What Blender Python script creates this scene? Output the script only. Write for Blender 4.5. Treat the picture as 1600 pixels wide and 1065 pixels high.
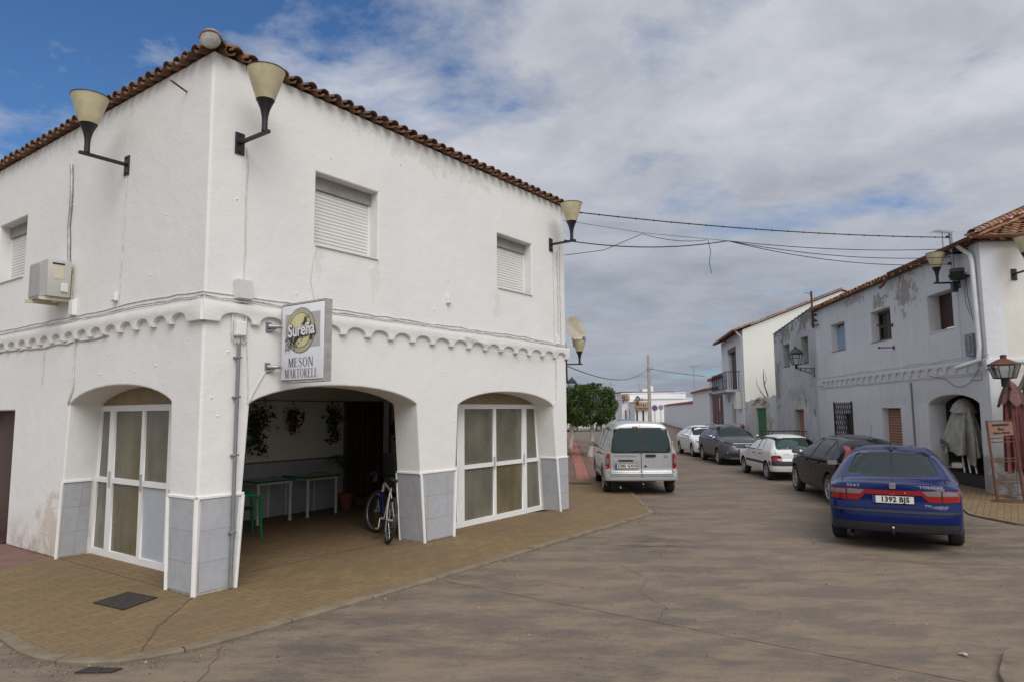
import bpy, bmesh, math, random
from math import sin, cos, pi, radians, sqrt, atan2
from mathutils import Vector, Matrix, noise
for o in list(bpy.data.objects): bpy.data.objects.remove(o, do_unlink=True)
S = bpy.context.scene
COL = S.collection

# ------------------------------------------------------------------ camera
cam_d = bpy.data.cameras.new("camera"); cam = bpy.data.objects.new("camera", cam_d); COL.objects.link(cam)
cam.matrix_world = Matrix.Translation((0, 0, 1.92)) @ Matrix.Rotation(pi/2 + radians(5.85), 4, 'X') @ Matrix.Rotation(radians(-0.5), 4, 'Z')
cam_d.sensor_width = 36; cam_d.lens = 36*1070/1600; cam_d.clip_start = .05; cam_d.clip_end = 5000
S.camera = cam
S.view_settings.view_transform = 'Standard'; S.view_settings.look = 'None'
S.view_settings.gamma = 1; S.view_settings.exposure = 0.0

# ------------------------------------------------------------------ world
SUN_AZ, SUN_EL = 161, 46
class NT:
    """small node helper"""
    def __init__(s, nt): s.nt = nt
    def __call__(s, typ, ins=None, **props):
        n = s.nt.nodes.new(typ)
        for k, v in props.items(): setattr(n, k, v)
        for k, v in (ins or {}).items():
            sock = n.inputs[k]
            if isinstance(v, bpy.types.NodeSocket): s.nt.links.new(v, sock)
            else: sock.default_value = v
        return n
    def math(s, op, a, b=0.0, clamp=False):
        return s('ShaderNodeMath', {0: a, 1: b}, operation=op, use_clamp=clamp).outputs[0]
    def mix(s, f, a, b, blend='MIX'):
        n = s('ShaderNodeMix', {}, data_type='RGBA', blend_type=blend)
        for i, v in ((0, f), (6, a), (7, b)):
            if isinstance(v, bpy.types.NodeSocket): s.nt.links.new(v, n.inputs[i])
            else: n.inputs[i].default_value = v if i == 0 else (tuple(v)+(1,) if len(v) == 3 else v)
        return n.outputs[2]
    def ramp(s, f, stops, interp='LINEAR'):
        n = s('ShaderNodeValToRGB', {0: f}); cr = n.color_ramp; cr.interpolation = interp
        while len(cr.elements) < len(stops): cr.elements.new(.5)
        for e, (p, c) in zip(cr.elements, stops):
            e.position = p; e.color = (c, c, c, 1) if isinstance(c, (int, float)) else tuple(c)+(1,)
        return n.outputs[0]
    def rng(s, v, a, b, c=0., d=1.):
        return s('ShaderNodeMapRange', {0: v, 1: a, 2: b, 3: c, 4: d}).outputs[0]
    def noise(s, vec, scale, detail=4, rough=.55, dist=0., out=0):
        return s('ShaderNodeTexNoise', {'Vector': vec, 'Scale': scale, 'Detail': detail, 'Roughness': rough, 'Distortion': dist}).outputs[out]

W = bpy.data.worlds.new("World"); S.world = W; W.use_nodes = True
W.node_tree.nodes.clear(); n = NT(W.node_tree)
sky = n('ShaderNodeTexSky', sky_type='NISHITA', sun_disc=False, sun_elevation=radians(SUN_EL), sun_rotation=radians(SUN_AZ), dust_density=.6)
co = n('ShaderNodeTexCoord').outputs['Generated']
sep = n('ShaderNodeSeparateXYZ', {0: co})
zz = n.math('ADD', n.math('MAXIMUM', sep.outputs[2], 0.0), .16)
px, py = n.math('DIVIDE', sep.outputs[0], zz), n.math('DIVIDE', sep.outputs[1], zz)
pv = n('ShaderNodeCombineXYZ', {0: px, 1: py, 2: 3.3}).outputs[0]
pv2 = n('ShaderNodeCombineXYZ', {0: n.math('MULTIPLY', px, .55), 1: py, 2: 1.7}).outputs[0]
cov = n.noise(pv, 1.7, 9, .60, .25)
# thinner cloud towards one part of the sky, closed cover elsewhere
dt = n('ShaderNodeVectorMath', {0: co, 1: (-.47, .765, .44)}, operation='DOT_PRODUCT').outputs['Value']
bias = n('ShaderNodeMapRange', {0: dt, 1: .80, 2: .99, 3: .12, 4: -.17}).outputs[0]
covf = n.ramp(n.math('ADD', cov, bias), [(.34, 0), (.43, .55), (.54, .97)])
cb = n.noise(pv, 3.0, 11, .62, .2)
band = n.noise(pv2, .8, 7, .58, .4)
elev = n.rng(sep.outputs[2], .02, .36, 0, 1)
bright = n.math('ADD', n.math('MULTIPLY', n.rng(cb, .34, .66), .6), n.math('MULTIPLY', n.rng(band, .34, .66), .4))
hi = n.mix(bright, (.37, .395, .45), (.66, .675, .725))
lo = n.mix(n.math('ADD', n.math('MULTIPLY', n.rng(band, .36, .64), .75), n.math('MULTIPLY', n.rng(cb, .3, .7), .25)), (.150, .19, .25), (.37, .40, .46))
ccol = n.mix(elev, lo, hi)
# cloud lit by the veiled sun on the side behind the camera
sd_ = n('ShaderNodeVectorMath', {0: co, 1: (.227, -.657, .719)}, operation='DOT_PRODUCT').outputs['Value']
ccol = n.mix(n('ShaderNodeMapRange', {0: sd_, 1: .0, 2: 1., 3: .0, 4: 1.}).outputs[0], ccol, (.92, .92, .92))
skyc = n.mix(1.0, sky.outputs[0], (.050, .078, .108), 'MULTIPLY')
fin = n.mix(covf, skyc, ccol)
bg = n('ShaderNodeBackground', {0: fin, 1: 1.0})
n('ShaderNodeOutputWorld', {0: bg.outputs[0]})

# ------------------------------------------------------------------ sun (behind thin cloud)
sd = bpy.data.lights.new("sun", 'SUN'); sd.energy = 1.9; sd.angle = radians(42); sd.color = (1, .985, .965)
so = bpy.data.objects.new("sun", sd); COL.objects.link(so)
so.rotation_euler = (radians(90-SUN_EL), 0, radians(180-SUN_AZ)); so.location = (10, -20, 30)

# ------------------------------------------------------------------ helpers
def parent_to(o, p):
    if p: o.parent = p
def link(name, me, parent=None, mats=(), smooth=False):
    o = bpy.data.objects.new(name, me); COL.objects.link(o)
    for m in (mats if isinstance(mats, (list, tuple)) else [mats]): me.materials.append(m)
    if smooth: me.polygons.foreach_set('use_smooth', [True]*len(me.polygons))
    parent_to(o, parent); return o
def obj(name, bm, m, parent=None, smooth=False, label=None):
    me = bpy.data.meshes.new(name); bm.to_mesh(me); bm.free()
    o = link(name, me, parent, m, False)
    if smooth:
        ang = smooth if smooth is not True else 40
        me.polygons.foreach_set('use_smooth', [True]*len(me.polygons))
        try: me.set_sharp_from_angle(angle=radians(ang))
        except Exception: pass
    if label: o['label'] = label
    return o
def tag(o, label, cat, group=None):
    o['label'] = label; o['category'] = cat
    if group: o['group'] = group
    return o
def struct(o, kind='structure'):
    o['kind'] = kind; return o
def thing(name, label, cat, loc=(0, 0, 0), rz=0, group=None):
    o = bpy.data.objects.new(name, None); COL.objects.link(o); o.empty_display_size = .2
    o.location = loc; o.rotation_euler = (0, 0, rz); return tag(o, label, cat, group)
def copy_tree(o, parent=None):
    c = o.copy(); COL.objects.link(c)
    if parent: c.parent = parent
    for ch in [x for x in bpy.data.objects if x.parent == o]: copy_tree(ch, c)
    return c
def BM(): return bmesh.new()
def box(bm, a, b, M=None, mi=0):
    x0, y0, z0 = a; x1, y1, z1 = b
    vs = [bm.verts.new(p) for p in ((x0,y0,z0),(x1,y0,z0),(x1,y1,z0),(x0,y1,z0),(x0,y0,z1),(x1,y0,z1),(x1,y1,z1),(x0,y1,z1))]
    fs = [bm.faces.new([vs[i] for i in f]) for f in ((0,3,2,1),(4,5,6,7),(0,1,5,4),(1,2,6,5),(2,3,7,6),(3,0,4,7))]
    for f in fs: f.material_index = mi
    if M: bmesh.ops.transform(bm, matrix=M, verts=vs)
    return vs
def bbox(bm, a, b, w=.01, seg=1):
    """box with small bevels"""
    t = BM(); box(t, a, b); bmesh.ops.bevel(t, geom=t.edges[:], offset=w, segments=seg, affect='EDGES', profile=.5)
    merge(bm, t)
def merge(bm, t, M=None):
    if M: bmesh.ops.transform(t, matrix=M, verts=t.verts)
    me = bpy.data.meshes.new('tmp'); t.to_mesh(me); t.free(); bm.from_mesh(me); bpy.data.meshes.remove(me)
def basis(d):
    d = Vector(d).normalized(); u = Vector((0, 0, 1)) if abs(d.z) < .9 else Vector((1, 0, 0))
    a = d.cross(u).normalized(); return a, a.cross(d).normalized() * -1
def ringpts(c, d, r, n, ry=None):
    a, b = basis(d); c = Vector(c); ry = r if ry is None else ry
    return [c + a*(r*cos(2*pi*i/n)) + b*(ry*sin(2*pi*i/n)) for i in range(n)]
def loft(bm, rings, cap=True, closed=True, mi=0):
    vr = [[bm.verts.new(p) for p in r] for r in rings]; fs = []
    n = len(vr[0])
    for a, b in zip(vr, vr[1:]):
        for i in range(n if closed else n-1):
            j = (i+1) % n
            try: fs.append(bm.faces.new((a[i], a[j], b[j], b[i])))
            except ValueError: pass
    if cap and closed:
        fs.append(bm.faces.new(vr[0][::-1])); fs.append(bm.faces.new(vr[-1]))
    for f in fs: f.material_index = mi
    return vr
def cyl(bm, p0, p1, r0, r1=None, n=12, cap=True):
    r1 = r0 if r1 is None else r1; d = Vector(p1)-Vector(p0)
    loft(bm, [ringpts(p0, d, r0, n), ringpts(p1, d, r1, n)], cap)
def tube(bm, pts, r, n=6, cap=True):
    pts = [Vector(p) for p in pts]; rings = []
    rr = r if isinstance(r, (list, tuple)) else [r]*len(pts)
    d0 = (pts[1]-pts[0]).normalized(); a, b = basis(d0)
    for i, p in enumerate(pts):
        d = (pts[min(i+1, len(pts)-1)] - pts[max(i-1, 0)]).normalized()
        a = (a - d*a.dot(d)).normalized(); b = d.cross(a)
        rings.append([p + a*(rr[i]*cos(2*pi*k/n)) + b*(rr[i]*sin(2*pi*k/n)) for k in range(n)])
    loft(bm, rings, cap)
def lathe(bm, prof, n=24, c=(0, 0, 0), cap=True, M=None):
    rings = []
    for r, z in prof:
        rings.append([Vector((c[0]+r*cos(2*pi*i/n), c[1]+r*sin(2*pi*i/n), c[2]+z)) for i in range(n)])
    if M: rings = [[M @ v for v in r] for r in rings]
    loft(bm, rings, cap)
def fixn(bm):
    bmesh.ops.remove_doubles(bm, verts=bm.verts, dist=1e-5)
    bmesh.ops.recalc_face_normals(bm, faces=bm.faces)
def shape(outer, holes=(), t=.1, bevel=0, res=2):
    """2-D outline with holes, given thickness (0..t along z) -> bmesh"""
    cu = bpy.data.curves.new('tmp', 'CURVE'); cu.dimensions = '2D'; cu.fill_mode = 'BOTH'
    for pl in [outer]+list(holes):
        sp = cu.splines.new('POLY'); sp.points.add(len(pl)-1)
        for p, (x, y) in zip(sp.points, pl): p.co = (x, y, 0, 1)
        sp.use_cyclic_u = True
    cu.extrude = max(t/2-bevel, 0); cu.bevel_depth = bevel; cu.bevel_resolution = res; cu.offset = -bevel
    ob = bpy.data.objects.new('tmp', cu); COL.objects.link(ob)
    dg = bpy.context.evaluated_depsgraph_get(); me = bpy.data.meshes.new_from_object(ob.evaluated_get(dg))
    bm = BM(); bm.from_mesh(me); bpy.data.objects.remove(ob); bpy.data.curves.remove(cu); bpy.data.meshes.remove(me)
    for v in bm.verts: v.co.z += t/2
    bmesh.ops.remove_doubles(bm, verts=bm.verts, dist=1e-5)
    return bm
def mapped(bm, f):
    for v in bm.verts: v.co = f(v.co.x, v.co.y, v.co.z)
    bmesh.ops.recalc_face_normals(bm, faces=bm.faces); return bm
def arch(a0, a1, s0, s1, zs, zc, zb=0., n=14):
    """opening outline: bottom a0..a1, springing s0..s1 at height zs, crown zc; from bottom-left up and over"""
    pts = [(a0, zb), (s0, zs)]
    m, h = (s0+s1)/2, (s1-s0)/2
    for i in range(1, n):
        th = pi - pi*i/n; x = m + h*cos(th)
        pts.append((x, zs + (zc-zs)*(1-abs((x-m)/h)**2.2)**.75))
    return pts + [(s1, zs), (a1, zb)]
def text_bm(s, size=1, ext=.002, offset=0., ax='CENTER', sx=1., spacing=1.):
    cu = bpy.data.curves.new('tmp', 'FONT'); cu.body = s; cu.size = size; cu.extrude = ext; cu.offset = offset
    cu.align_x = ax; cu.align_y = 'CENTER'; cu.space_character = spacing; cu.resolution_u = 3
    ob = bpy.data.objects.new('tmp', cu); COL.objects.link(ob)
    dg = bpy.context.evaluated_depsgraph_get(); me = bpy.data.meshes.new_from_object(ob.evaluated_get(dg))
    bm = BM(); bm.from_mesh(me); bpy.data.objects.remove(ob); bpy.data.curves.remove(cu); bpy.data.meshes.remove(me)
    for v in bm.verts: v.co.x *= sx
    return bm
def M3(o, X, Y, Z):
    m = Matrix.Identity(4)
    for i, c in enumerate((X, Y, Z, o)):
        for r in range(3): m[r][i] = c[r]
    return m
def sag(p, q, s, n=16, jit=0):
    p, q = Vector(p), Vector(q); out = []
    for i in range(n+1):
        t = i/n; v = p.lerp(q, t); v.z -= 4*s*t*(1-t); out.append(v)
    return out

# ------------------------------------------------------------------ materials
def mat(name, col, rough=.7, metal=0., var=.0, vscale=6., bump=0., bscale=60., spec=.5, coat=0., alpha=1., trans=0., coord='Object', var2=None):
    m = bpy.data.materials.new(name); m.use_nodes = True; nt = m.node_tree; n = NT(nt)
    b = nt.nodes['Principled BSDF']; b.inputs['Base Color'].default_value = tuple(col)+(1,)
    b.inputs['Roughness'].default_value = rough; b.inputs['Metallic'].default_value = metal
    b.inputs['Specular IOR Level'].default_value = spec
    b.inputs['Coat Weight'].default_value = coat; b.inputs['Coat Roughness'].default_value = .05
    b.inputs['Transmission Weight'].default_value = trans
    if var or bump: c = n('ShaderNodeTexCoord').outputs[coord]
    if var:
        f = n.noise(c, vscale, 6, .6)
        d = tuple(x*(1-var) for x in col) if var2 is None else var2
        nt.links.new(n.mix(n.rng(f, .3, .7), d, tuple(min(1, x*(1+var*.6)) for x in col)), b.inputs['Base Color'])
    if bump:
        h = n.noise(c, bscale, 5, .6)
        bn = n('ShaderNodeBump', {'Height': h, 'Strength': 1., 'Distance': bump})
        nt.links.new(bn.outputs[0], b.inputs['Normal'])
    m['n'] = 1
    return m
def plaster(name, col=(.80, .79, .77), grime=.15, rough_scale=1., patches=0., streak=.0, gz=.6, spots=()):
    m = mat(name, col, .85, spec=.25); nt = m.node_tree; n = NT(nt); b = nt.nodes['Principled BSDF']
    p = n('ShaderNodeNewGeometry').outputs['Position']; s = n('ShaderNodeSeparateXYZ', {0: p})
    big = n.noise(p, .7, 6, .65); fine = n.noise(p, 5., 8, .7)
    c = n.mix(n.rng(big, .3, .7), tuple(x*.93 for x in col), col)
    # splashed dirt close to the ground
    lowm = n.math('MULTIPLY', n.rng(s.outputs[2], 0., gz, 1., 0.), n.rng(fine, .35, .65), True)
    c = n.mix(n.math('MULTIPLY', lowm, grime), c, (.36, .27, .19))
    if streak:
        sv = n('ShaderNodeMapping', {0: p, 'Scale': (2.6, 2.6, .7)}).outputs[0]
        st = n.math('MULTIPLY', n.rng(n.noise(sv, 1., 9, .78, .6), .46, .72), n.rng(big, .35, .65), True)
        c = n.mix(n.math('MULTIPLY', st, streak), c, (.16, .155, .15))
    if patches:
        pm = n.math('MULTIPLY', n.rng(n.noise(p, .8, 7, .72, .3), .56, .6), patches, True)
        c = n.mix(pm, c, (.36, .33, .29))
    for (sp_, sc_, amt, cc_) in spots:
        dd = n('ShaderNodeVectorMath', {0: n('ShaderNodeVectorMath', {0: p, 1: sp_}, operation='SUBTRACT').outputs[0], 1: sc_}, operation='MULTIPLY').outputs[0]
        ln = n('ShaderNodeVectorMath', {0: dd}, operation='LENGTH').outputs['Value']
        mk = n.rng(n.math('ADD', n.rng(ln, .0, 1., .55, 0.), n.math('MULTIPLY', n.math('ADD', n.noise(p, 3.5, 9, .75), -.5), 1.6)), .28, .36)
        mk = n.math('MULTIPLY', n.math('MULTIPLY', mk, n.rng(ln, .7, 1.05, 1., 0.)), amt, True)
        c = n.mix(mk, c, cc_)
    nt.links.new(c, b.inputs['Base Color'])
    h = n.math('ADD', n.math('MULTIPLY', n.noise(p, 3.2, 4, .55), 1.), n.math('MULTIPLY', n.noise(p, 28., 4, .6), .22))
    bn = n('ShaderNodeBump', {'Height': h, 'Strength': .8*rough_scale, 'Distance': .016})
    nt.links.new(bn.outputs[0], b.inputs['Normal'])
    return m
def bricks(name, c1, c2, mortar, w, h, ms=.006, rz=0., bump=.003, rough=.85, wall=False, dirt=(.25, .19, .12), dirtamt=.4, offset=.5, msm=.3, dscale=.5, hue=None):
    m = mat(name, c1, rough, spec=.3); nt = m.node_tree; n = NT(nt); b = nt.nodes['Principled BSDF']
    p = n('ShaderNodeTexCoord').outputs['Object'] if wall else n('ShaderNodeNewGeometry').outputs['Position']
    if wall:
        s = n('ShaderNodeSeparateXYZ', {0: p})
        v = n('ShaderNodeCombineXYZ', {0: n.math('ADD', s.outputs[0], s.outputs[1]), 1: s.outputs[2], 2: 0.}).outputs[0]
    else: v = n('ShaderNodeMapping', {0: p, 'Rotation': (0, 0, rz)}).outputs[0]
    wob = n('ShaderNodeVectorMath', {0: v, 1: n('ShaderNodeVectorMath', {0: n.noise(v, 3., 2, .5, 0, 1), 'Scale': .012 if not wall else .0}, operation='SCALE').outputs[0]}, operation='ADD').outputs[0]
    br = n('ShaderNodeTexBrick', {'Vector': wob, 'Color1': tuple(c1)+(1,), 'Color2': tuple(c2)+(1,), 'Mortar': tuple(mortar)+(1,), 'Scale': 1., 'Mortar Size': ms, 'Mortar Smooth': msm, 'Bias': 0., 'Brick Width': w, 'Row Height': h}, offset=offset)
    big = n.noise(p, dscale, 8, .65); fine = n.noise(p, 9., 6, .7)
    c = n.mix(n.math('MULTIPLY', n.rng(big, .38, .68), dirtamt, True), br.outputs[0], dirt)
    c = n.mix(n.math('MULTIPLY', n.rng(fine, .45, .75), .35), c, tuple(x*.5 for x in c1))
    nt.links.new(c, b.inputs['Base Color'])
    hh = n.math('ADD', n.math('MULTIPLY', br.outputs[1], -1.), n.math('MULTIPLY', fine, .35))
    bn = n('ShaderNodeBump', {'Height': hh, 'Strength': .9, 'Distance': bump})
    nt.links.new(bn.outputs[0], b.inputs['Normal'])
    return m
def glass(name, tint=(.02, .03, .035), k=.55, tr_=(.45, .52, .52)):
    m = bpy.data.materials.new(name); m.use_nodes = True; nt = m.node_tree; nt.nodes.clear(); n = NT(nt)
    tr = n('ShaderNodeBsdfTransparent', {0: tuple(tr_)+(1,)}); df = n('ShaderNodeBsdfDiffuse', {0: tuple(tint)+(1,)})
    gl = n('ShaderNodeBsdfGlossy', {0: (.62, .74, .76, 1), 1: .02})
    a = n('ShaderNodeMixShader', {0: k, 1: tr.outputs[0], 2: df.outputs[0]})
    fr = n('ShaderNodeFresnel', {0: 1.5}).outputs[0]
    b = n('ShaderNodeMixShader', {0: n.math('ADD', fr, .03, True), 1: a.outputs[0], 2: gl.outputs[0]})
    n('ShaderNodeOutputMaterial', {0: b.outputs[0]}); return m
def tiles_mat(name, cols, var=.5):
    m = mat(name, cols[0], .85, spec=.2); nt = m.node_tree; n = NT(nt); b = nt.nodes['Principled BSDF']
    g = n('ShaderNodeNewGeometry'); r = g.outputs['Random Per Island']; p = g.outputs['Position']
    k = len(cols); c = n.ramp(r, [(i/(k-1), cc) for i, cc in enumerate(cols)])
    c = n.mix(n.math('MULTIPLY', n.rng(n.noise(p, 7., 6, .7), .45, .65), var), c, (.09, .075, .06))
    nt.links.new(c, b.inputs['Base Color'])
    nt.links.new(n('ShaderNodeBump', {'Height': n.noise(p, 40., 4, .6), 'Strength': .6, 'Distance': .008}).outputs[0], b.inputs['Normal'])
    return m
def leafmat(name, cols):
    m = mat(name, cols[0], .5, spec=.4); nt = m.node_tree; n = NT(nt); b = nt.nodes['Principled BSDF']
    g = n('ShaderNodeNewGeometry'); k = len(cols)
    nt.links.new(n.ramp(g.outputs['Random Per Island'], [(i/(k-1), cc) for i, cc in enumerate(cols)]), b.inputs['Base Color'])
    return m

M = {}
RCx, RCy, RAn = 10.717, 15.406, radians(84.16)
def _rw(u): return (RCx+u*cos(RAn), RCy+u*sin(RAn))
M['white'] = plaster('white_plaster', (.80, .79, .77), .9, .9, spots=[((-6.35, 9.6, .45), (1.1, 1.1, 1.3), .55, (.52, .42, .32)), ((.85, 13.45, 5.45), (1.5, 1.5, 1.6), .25, (.52, .52, .52)), ((-4.6, 9.0, 5.0), (1.2, 1.2, .6), .14, (.55, .56, .58)), ((-2.5, 8.7, 3.85), (5, 5, 1.6), .30, (.55, .53, .49)), ((-1.9, 9.5, 3.85), (6, 6, 1.8), .25, (.55, .53, .49)), ((-.25, 11.85, 3.8), (5, 5, 1.6), .25, (.55, .53, .49)), ((-1.2, 10.6, 5.9), (.35, .35, 2.6), .35, (.5, .49, .46)), ((-5.5, 10.4, 5.9), (.3, .3, 2.6), .30, (.5, .49, .46)), ((-4.9, 9.6, 3.75), (2., 2., 1.6), .25, (.52, .48, .42))])
M['trim'] = mat('white_painted_trim', (.80, .79, .77), .7, var=.08, vscale=3, bump=.004, bscale=30)
M['old'] = plaster('old_white_plaster', (.68, .69, .72), .9, 1.6, patches=.0, streak=.30, spots=[(_rw(3.7)+(5.1,), (1.1, .8, .95), .85, (.30, .275, .235)), (_rw(5.4)+(5.15,), (1., .9, 2.2), .8, (.27, .245, .21)), (_rw(7.5)+(5.5,), (.7, .5, 3.2), .7, (.33, .32, .31)), (_rw(.4)+(.35,), (1, 1., 1.1), .7, (.30, .27, .23)), (_rw(9.5)+(.6,), (1, .6, 1.5), .6, (.34, .32, .29))])
M['dirty'] = plaster('mildewed_plaster', (.50, .51, .53), .9, 1.6, patches=.35, streak=.8, spots=[(_rw(12.5)+(5.7,), (.35, .35, .9), .85, (.15, .15, .145)), (_rw(15.5)+(5.5,), (.35, .35, .85), .85, (.15, .15, .145)), (_rw(16.8)+(3.2,), (.9, .9, .45), .7, (.20, .20, .19)), (_rw(14.)+(2.6,), (.6, .4, 1.4), .5, (.26, .26, .25)), (_rw(13.)+(.3,), (.4, .4, 1.1), .7, (.25, .23, .20))])
M['ruin'] = plaster('peeling_plaster', (.52, .53, .53), .9, 2., patches=.9, streak=.9)
M['cream'] = plaster('cream_white_plaster', (.80, .79, .73), .3, .5)
M['lav'] = plaster('bluish_white_plaster', (.80, .80, .83), .4, .7, streak=.1)
M['alu'] = mat('white_lacquered_aluminium', (.80, .80, .79), .35, var=.05, vscale=4)
def frosted(name, ca, cb_):
    m = mat(name, ca, .18, spec=.6); nt = m.node_tree; n = NT(nt); b = nt.nodes['Principled BSDF']
    p = n('ShaderNodeNewGeometry').outputs['Position']; s = n('ShaderNodeMapping', {0: p, 'Scale': (5, 5, .5)}).outputs[0]
    c = n.mix(n.rng(n.noise(s, 1., 6, .6), .3, .7), ca, cb_)
    c = n.mix(n.math('MULTIPLY', n.rng(n.noise(p, 1.4, 3, .5), .35, .65), .6), c, tuple(x*.6 for x in ca))
    c = n.mix(n.math('MULTIPLY', n.rng(n.noise(p, 14., 6, .7), .58, .72), .35), c, (.30, .28, .23))
    nt.links.new(c, b.inputs['Base Color']); nt.links.new(n.rng(n.noise(p, 6., 5, .6), .3, .7, .10, .32), b.inputs['Roughness'])
    return m
M['gfrost'] = frosted('frosted_glass', (.135, .125, .098), (.215, .20, .155)); M['gfrost2'] = frosted('olive_frosted_glass', (.125, .105, .06), (.20, .17, .10))
M['panel'] = mat('brown_infill_panel', (.26, .20, .12), .6, var=.2)
M['gpanel'] = mat('grey_blue_panel', (.42, .45, .50), .4, var=.05)
M['shutter'] = mat('white_roller_shutter', (.74, .74, .71), .5, var=.04, vscale=3)
M['sbox'] = mat('grey_shutter_box', (.33, .32, .30), .6, var=.2)
M['tile'] = bricks('grey_wall_tiles', (.42, .435, .475), (.455, .468, .505), (.27, .265, .25), .45, .335, .0028, wall=True, bump=.001, rough=.3, dirt=(.38, .37, .35), dirtamt=.45, offset=.0, msm=.1)
M['metal'] = mat('black_painted_iron', (.012, .012, .014), .45, var=.3, vscale=20)
M['lampglass'] = mat('yellowed_lamp_plastic', (.56, .50, .32), .35, var=.25, vscale=5, trans=.0)
M['lampglass'].node_tree.nodes['Principled BSDF'].inputs['Subsurface Weight'].default_value = .0
M['grey'] = mat('grey_plastic', (.42, .42, .41), .55, var=.1)
M['galv'] = mat('galvanised_steel', (.30, .31, .32), .45, .6, var=.3, vscale=15)
M['pvc'] = mat('grey_pvc_pipe', (.20, .21, .22), .5, var=.2)
M['cable'] = mat('painted_cable', (.62, .61, .59), .7, var=.25, vscale=12)
M['dkcable'] = mat('black_cable', (.02, .02, .022), .6)
M['ivory'] = mat('ivory_painted_metal', (.62, .57, .42), .5, var=.1)
M['wood'] = mat('dark_brown_wood', (.06, .025, .018), .5, var=.4, vscale=14)
M['roof'] = tiles_mat('clay_roof_tiles', [(.14, .068, .042), (.23, .112, .066), (.17, .09, .056), (.27, .155, .098)], .8)
M['roof2'] = tiles_mat('weathered_clay_tiles', [(.13, .08, .06), (.36, .13, .06), (.20, .12, .08), (.40, .20, .10), (.24, .19, .14)], .6)
M['mortar'] = mat('grey_mortar', (.33, .31, .28), .9, var=.5, vscale=9, bump=.01, bscale=20)
M['redroof'] = mat('red_coping_tiles', (.24, .072, .045), .8, var=.4, vscale=5, bump=.01, bscale=12)
M['black'] = mat('black_rubber', (.018, .018, .018), .7, var=.3, vscale=8)
M['tyre'] = mat('dusty_tyre_rubber', (.032, .029, .026), .85, var=.4, vscale=8, bump=.003, bscale=90)
M['chrome'] = mat('bright_metal', (.50, .50, .51), .28, .9)
M['rim'] = mat('alloy_wheel_grey', (.42, .42, .42), .45, .3, var=.25, vscale=15)
M['red'] = mat('red_lamp_plastic', (.27, .004, .007), .12, coat=.5)
M['redd'] = mat('dark_red_lamp_plastic', (.16, .01, .012), .12, coat=.5)
M['clear'] = mat('clear_lamp_plastic', (.17, .155, .155), .12, coat=.6)
M['plate'] = mat('number_plate_white', (.68, .68, .64), .4, var=.05)
M['ink'] = mat('black_lettering', (.012, .012, .012), .5)
M['eu'] = mat('blue_band', (.02, .05, .26), .4)
M['cglass'] = glass('car_glass', (.008, .013, .014), .18, (.62, .74, .74))
M['dglass'] = glass('dark_car_glass', (.008, .016, .016), .97)
M['wglass'] = glass('window_glass', (.02, .02, .02), .75)
M['seat'] = mat('dark_grey_upholstery', (.018, .019, .022), .9)
M['orange'] = mat('orange_plastic', (.5, .16, .02), .4)
# ------------------------------------------------------------------ ground
ANG = radians(54.2)
CX, CY = -3.396, 7.481
def UV(u, v): return (CX + u*cos(ANG) - v*sin(ANG), CY + u*sin(ANG) + v*cos(ANG))
def flat(name, poly, z, m):
    bm = BM(); f = bm.faces.new([bm.verts.new((x, y, z)) for x, y in poly])
    if f.normal.z < 0: f.normal_flip()
    bmesh.ops.triangulate(bm, faces=bm.faces)
    return struct(obj(name, bm, m))
ZR = -.028      # level of the road below the pavement
def road_mat():
    m = mat('worn_concrete_road', (.18, .15, .12), .8, spec=.35); nt = m.node_tree; n = NT(nt); b = nt.nodes['Principled BSDF']
    p = n('ShaderNodeNewGeometry').outputs['Position']
    st = n('ShaderNodeMapping', {0: p, 'Rotation': (0, 0, radians(12)), 'Scale': (.6, 1.5, 1)}).outputs[0]
    a = n.noise(st, 1.7, 13, .76, .1); bq = n.noise(p, .35, 6, .6); g = n.noise(p, 45., 5, .75); h = n.noise(st, 13., 10, .82)
    c = n.mix(n.rng(a, .43, .57), (.106, .089, .076), (.208, .160, .117))
    c = n.mix(n.math('MULTIPLY', n.rng(h, .50, .60), .42), c, (.085, .073, .064))
    c = n.mix(n.math('MULTIPLY', n.rng(bq, .35, .7), .40), c, (.25, .185, .13))
    c = n.mix(n.math('MULTIPLY', n.rng(g, .5, .8), .5), c, (.33, .255, .175))
    # earth stain left by a puddle, with its own outline
    d = n('ShaderNodeVectorMath', {0: n('ShaderNodeVectorMath', {0: p, 1: (2.0, 10.2, ZR)}, operation='SUBTRACT').outputs[0], 1: (1.0, 1.3, 1)}, operation='MULTIPLY').outputs[0]
    dl = n('ShaderNodeVectorMath', {0: d}, operation='LENGTH').outputs['Value']
    msk = n.math('MULTIPLY', n.rng(dl, .15, .95, 1., 0.), n.rng(n.noise(st, 3.2, 7, .7), .48, .56), True)
    c = n.mix(n.math('MULTIPLY', msk, .75), c, (.065, .040, .026))
    # small dark spots
    sp = n('ShaderNodeTexVoronoi', {'Vector': p, 'Scale': 3.6, 'Randomness': 1.})
    c = n.mix(n.math('MULTIPLY', n.rng(sp.outputs['Distance'], .03, .07, 1., 0.), n.rng(n.noise(p, 1.1, 2), .5, .6), True), c, (.06, .05, .045))
    # contraction joints, hairline
    jm = n('ShaderNodeMapping', {0: p, 'Rotation': (0, 0, radians(-54.2+0))}).outputs[0]
    nt.links.new(c, b.inputs['Base Color'])
    nt.links.new(n.rng(a, .3, .7, .55, .9), b.inputs['Roughness'])
    hh = n.math('ADD', n.math('MULTIPLY', g, .6), n.math('MULTIPLY', h, 1.))
    nt.links.new(n('ShaderNodeBump', {'Height': hh, 'Strength': .8, 'Distance': .006}).outputs[0], b.inputs['Normal'])
    return m
M['road'] = road_mat()
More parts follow.
